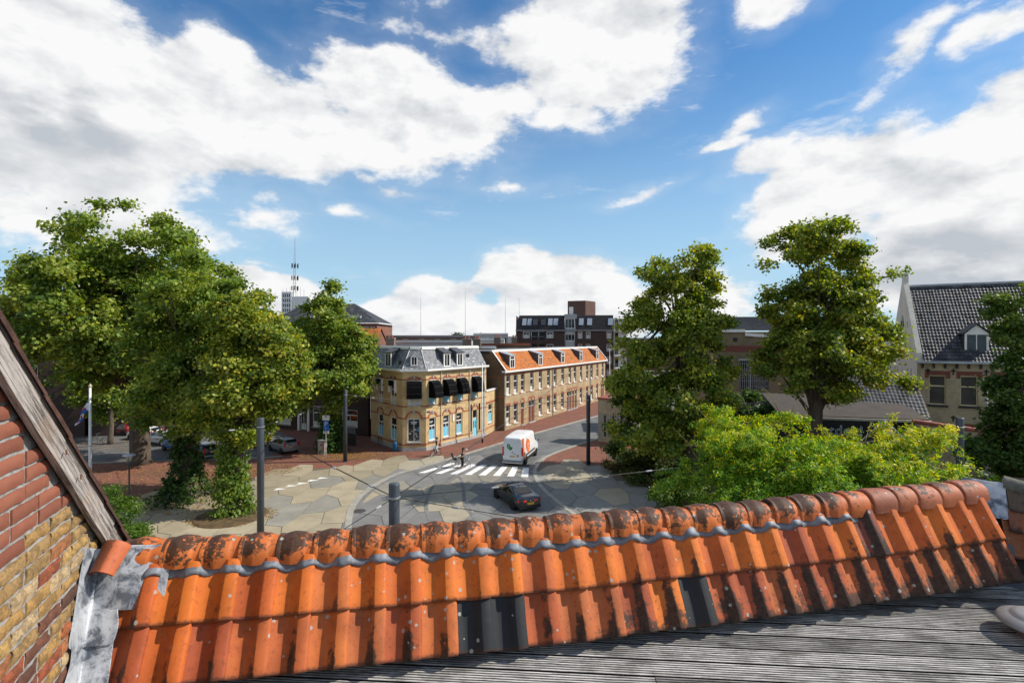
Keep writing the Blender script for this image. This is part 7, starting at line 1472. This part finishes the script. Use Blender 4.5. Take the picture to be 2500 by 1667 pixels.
# ================================================================== STREET FURNITURE
def pole(x, y, h, label):
    t = empty('span_pole', (x, y, 0), label, 'pole', 'dark poles that carry the overhead wires'); mb = MB(); mb.lathe((x, y, 0), [(.185, 0), (.185, h - .03), (.17, h), (.0, h + .01)], 20); mb.build('shaft', POLE, t, True)
    mb = MB(); mb.lathe((x, y, h - .52), [(.19, 0), (.215, .01), (.215, .06), (.19, .07)], 16); mb.build('collar', STEEL, t)
    mb = MB(); mb.lathe((x, y, .0), [(.26, 0), (.26, .04), (.19, .05)], 16); mb.build('foot', POLE, t); return Vector((x, y, h - .48))
TP = [pole(-13.75, 28.0, 7.2, 'dark overhead wire pole before the leafy left tree'), pole(-15.7, 48.2, 6.75, 'dark overhead wire pole left of the corner house'), pole(-4.05, 17.6, 6.55, 'nearest dark overhead wire pole, cut off by the tiled ridge'), pole(7.0, 47.0, 6.4, 'dark overhead wire pole on the red pavement right of the van'), pole(24.5, 28.0, 7.2, 'dark overhead wire pole before the old building')]
def wire(a, b, label, n=2, sagm=.25, grp='overhead span wires'):
    a, b = Vector(a), Vector(b); t = empty('span_wire', tuple(a), label, 'wire', grp); N = 16; pts = [a.lerp(b, i / N) - UP * sagm * 4 * (i / N) * (1 - i / N) for i in range(N + 1)]; mb = MB(); mb.tube(pts, .012 if (a - b).length < 40 else .018, 5); mb.build('cable', BLACK, t)
    for k in range(n):
        f = [.12, .34, .85, .55][k]; i = f * N; p = pts[int(i)].lerp(pts[min(N, int(i) + 1)], i - int(i)); d = (b - a).normalized(); mb = MB(); mb.tube([p - d * .16, p - d * .1, p + d * .1, p + d * .16], [.015, .04, .04, .015], 8); mb.build('insulator', mat('insulator', (.30, .31, .32), .4, .1), t)
P3 = TP[2]
wire(P3, TP[0], 'wire from the nearest pole to the pole at the left tree', 2, .1); wire(P3, (-33, 52, 7), 'wire from the nearest pole rising left over the plaza', 3, .3); wire(P3, (10.6, 85.6, 6.8), 'long wire from the nearest pole over the crossing to the terrace', 4, .5); wire(P3, TP[4], 'wire from the nearest pole to the right past the coupe', 3, .25)
wire(P3, (14, 12.5, 5.2), 'wire from the nearest pole sinking behind the ridge on the right', 2, .1); wire(P3, (-6.5, 10, 5.9), 'short wire from the nearest pole sinking behind the ridge on the left', 1, .05); wire(TP[0], (-22, 19, 6.9), 'wire from the left pole to the near left', 1, .05)
wire(TP[0], TP[1], 'wire between the left pole and the corner house pole', 2, .2); wire(TP[1], (-9.2, 52.65, 5.2), 'wire from the pole to the corner house front', 2, .1); wire(TP[1], (-32, 58, 6.2), 'wire from the corner house pole into the trees', 3, .3); wire(TP[3], (-7.5, 54.5, 4.9), 'wire from the right pole to the corner house', 3, .3); wire(TP[3], (8.5, 82, 6.0), 'wire from the right pole to the terrace front', 2, .3); wire(TP[3], (-13.5, 54.8, 1.6 + 2.6), 'lower wire from the right pole across the street', 3, .35)
def lamppost(x, y, h, label, arm=None, m=GREYPAINT):
    t = empty('lamp_post', (x, y, 0), label, 'lamp post', 'slim street lamp posts'); mb = MB(); mb.lathe((x, y, 0), [(.09, 0), (.09, 1.0), (.07, 1.2), (.05, h), (.0, h)], 12); mb.build('post', m, t, True); mb = MB(); mb.lathe((x, y, 0), [(.105, 0), (.105, .5), (.09, .52)], 12); mb.build('dark_base', BLACK, t)
    if arm: mb = MB(); mb.tube([(x, y, h - .1), (x + arm, y, h)], .03, 6); mb.build('arm', m, t); mb = MB(); mb.box((x + arm, y, h), (.35, .12, .05)); mb.build('lamp_head', m, t)
lamppost(-3.3, 57.0, 8.8, 'slim pale lamp post before the corner house door', m=WHITE); lamppost(19.0, 99.6, 9.6, 'far pale lamp post at the end of the terrace', .9, m=WHITE); lamppost(37.3, 40.2, 8.3, 'grey street lamp post before the old building windows', -.3)
def lantern(x, y, h, label):
    t = empty('lantern', (x, y, 0), label, 'street lantern', 'conical glass street lanterns'); mb = MB(); mb.lathe((x, y, 0), [(.075, 0), (.07, .9), (.05, 1.0), (.045, h - .75), (.09, h - .70), (.10, h - .48), (.0, h - .48)], 14); mb.build('post', POLE, t, True)
    mb = MB(); mb.lathe((x, y, h - .48), [(.11, 0), (.23, .34), (.24, .37), (.0, .37)], 16); mb.build('glass', mat('lantern_glass', (.42, .42, .38), .15, .15, 6., spec=.7), t, True); mb = MB(); mb.lathe((x, y, h - .12), [(.36, 0), (.37, .03), (.24, .10), (.0, .13)], 18); mb.build('hood', mat('lantern_hood', (.40, .42, .45), .4, .1), t, True)
    mb = MB()
    for k in range(4): a = k * 1.57 + .4; mb.tube([(x + .11 * math.cos(a), y + .11 * math.sin(a), h - .48), (x + .26 * math.cos(a), y + .26 * math.sin(a), h - .1)], .014, 5)
    mb.build('bracket', POLE, t)
lantern(-24.6, 32.9, 4.15, 'conical glass street lantern left of the ivy-clad trunk'); lantern(-19.0, 53.3, 5.0, 'conical street lantern above the parking sign')
fl = empty('flagpole', (-32.96, 40.0, 0), 'tall white flagpole with striped flag left of the big trunk', 'flagpole'); mb = MB(); mb.lathe((-32.96, 40.0, 0), [(.12, 0), (.11, 1), (.08, 7.7), (.0, 7.72)], 14); mb.build('pole', WHITE, fl, True); mb = MB(); mb.lathe((-32.96, 40, 7.7), [(.05, 0), (.11, .06), (.12, .16), (.07, .26), (.03, .32), (.0, .42)], 12); mb.build('finial', mat('gilt', (.45, .38, .25), .4, .1), fl, True)
# flag with slanting blue and white bands and red leaf marks, hanging half furled
fb_ = MB(); nu, nv = 22, 16; W_, H_ = 2.0, 1.3
def fpnt(u, v): x = u * W_; return Vector((-33.03 - x * .50 - .10 * v, 40 + .12 * math.sin(u * 9 + v * 3) + .05 * v, 6.95 - x * .98 - v * H_ * (.78 - .52 * u) + .05 * math.sin(u * 7)))
vs = [fpnt(i / nu, j / nv) for i in range(nu + 1) for j in range(nv + 1)]
for i in range(nu):
    for j in range(nv):
        q = ((i / nu) * 1.0 + (j / nv) * .45) * 4.6; fb_.mi = int(q) % 2; a = i * (nv + 1) + j
        fb_.add([vs[a], vs[a + 1], vs[a + nv + 2], vs[a + nv + 1]], [(0, 1, 2, 3)])
flag = fb_.build('flag', [mat('flag_blue', (.01, .12, .42), .7, .08), mat('flag_white', (.70, .70, .70), .7, .05)], fl, True)
for (u, v) in ((.28, .45), (.36, .30), (.60, .55), (.68, .30), (.82, .6)):
    c = fpnt(u, v); mb = MB(); e1 = (fpnt(u + .05, v) - fpnt(u - .05, v)).normalized(); e2 = (fpnt(u, v + .08) - fpnt(u, v - .08)).normalized(); nn = e1.cross(e2).normalized()
    for s_ in (.02, -.02): mb.poly([c + nn * s_ + e1 * .13 * math.cos(t) * (1 + .25 * math.sin(t)) + e2 * .11 * math.sin(t) for t in np.linspace(0, 6.28, 11)[:-1]])
    mb.build('flag_emblem', mat('flag_red', (.5, .02, .02), .7, .05), flag)
sg = empty('parking_sign', (-18.25, 50.2, 0), 'blue parking sign on a thin post beside the middle tree', 'sign'); mb = MB(); mb.lathe((-18.25, 50.2, 0), [(.06, 0), (.05, .1), (.04, 4.05), (.0, 4.06)], 10); mb.build('post', GREYPAINT, sg)
mb = MB(); mb.box((-18.2, 50.1, 3.05), (.27, .02, .50)); pn = mb.build('sign_panel', mat('sign_blue', (.012, .13, .46), .4, .03), sg); text('P', .62, WHITE, pn, (-18.2, 50.075, 3.20), (R(90), 0, 0), 'sign_letter'); text('1', .34, WHITE, pn, (-18.2, 50.075, 2.78), (R(90), 0, 0), 'sign_letter')
mb = MB(); mb.box((-18.2, 50.1, 3.82), (.35, .02, .24)); p2 = mb.build('zone_panel', WHITE, sg); mb = MB(); mb.box((-18.2, 50.075, 3.93), (.10, .006, .06)); mb.build('car_mark', mat('sign_blue', (.012, .13, .46), .4, .03), p2)
mb = MB(); mb.box((-18.2, 50.1, 2.40), (.27, .02, .12)); p3 = mb.build('hours_panel', WHITE, sg); text('9-17', .2, BLACK, p3, (-18.2, 50.075, 2.40), (R(90), 0, 0), 'sign_letter')
ub = empty('utility_box', (-19.0, 51.3, 0), 'grey utility box with red graffiti beside the parking sign', 'utility box'); mb = MB(); mb.box((-19.0, 51.35, .68), (.36, .26, .68), -.15); mb.build('cabinet', mat('cabinet_grey', (.34, .345, .33), .7, .15, 3.), ub); mb = MB(); mb.prism([(-19.42, 51.0, 1.36), (-18.58, 50.98, 1.36), (-18.56, 51.64, 1.36), (-19.40, 51.66, 1.36)], (.03, 0, .08)); mb.build('lid', STONE, ub)
for k in range(4): mb = MB(); z_ = .28 + k * .26; mb.tube([(-18.94, 51.06, z_), (-18.84, 51.05, z_ + .14), (-18.72, 51.03, z_ + .05), (-18.70, 51.03, z_ + .2), (-18.82, 51.045, z_ + .24)], .025, 5); mb.build('graffiti', mat('graffiti_red', (.5, .03, .02), .6, .1), ub)
bn = empty('bin', (-12.0, 52.6, 0), 'small blue bin at the shaded corner of the corner house', 'bin'); mb = MB(); mb.lathe((-12.0, 52.5, .05), [(.20, 0), (.24, .75), (.25, .78), (.0, .80)], 14); mb.build('drum', mat('bin_blue', (.02, .16, .36), .45, .08), bn, True); mb = MB(); mb.lathe((-12.0, 52.5, .85), [(.26, 0), (.26, .05), (.1, .14), (.0, .15)], 14); mb.build('lid', mat('bin_blue_lid', (.015, .11, .28), .45, .08), bn, True)
for k, (x, y, lb) in enumerate(((-27.0, 43.6, 'thin dark signpost in front of the black parked car'), (-19.8, 38.2, 'thin grey signpost behind the ivy column'))):
    t = empty('sign_post', (x, y, 0), lb, 'post'); mb = MB(); mb.lathe((x, y, 0), [(.06, 0), (.045, .1), (.04, 2.9), (.0, 2.92)], 8); mb.build('post', POLE if k == 0 else GREYPAINT, t); mb = MB(); mb.lathe((x, y, 2.6), [(.07, 0), (.07, .12), (.0, .13)], 10); mb.build('cap', STEEL, t)
for k in range(3):
    x, y = -20.2 + k * .9, 53.9 + k * .15; mb = MB(); mb.tube([(x, y, 0), (x, y, .85), (x + .45, y + .25, .85), (x + .45, y + .25, 0)], .03, 6); tag(mb.build('bike_stand', STEEL), ['steel bicycle stand nearest the grey hatchback', 'middle steel bicycle stand behind the graffiti box', 'steel bicycle stand nearest the middle tree'][k], 'bike stand', 'steel bicycle stands')
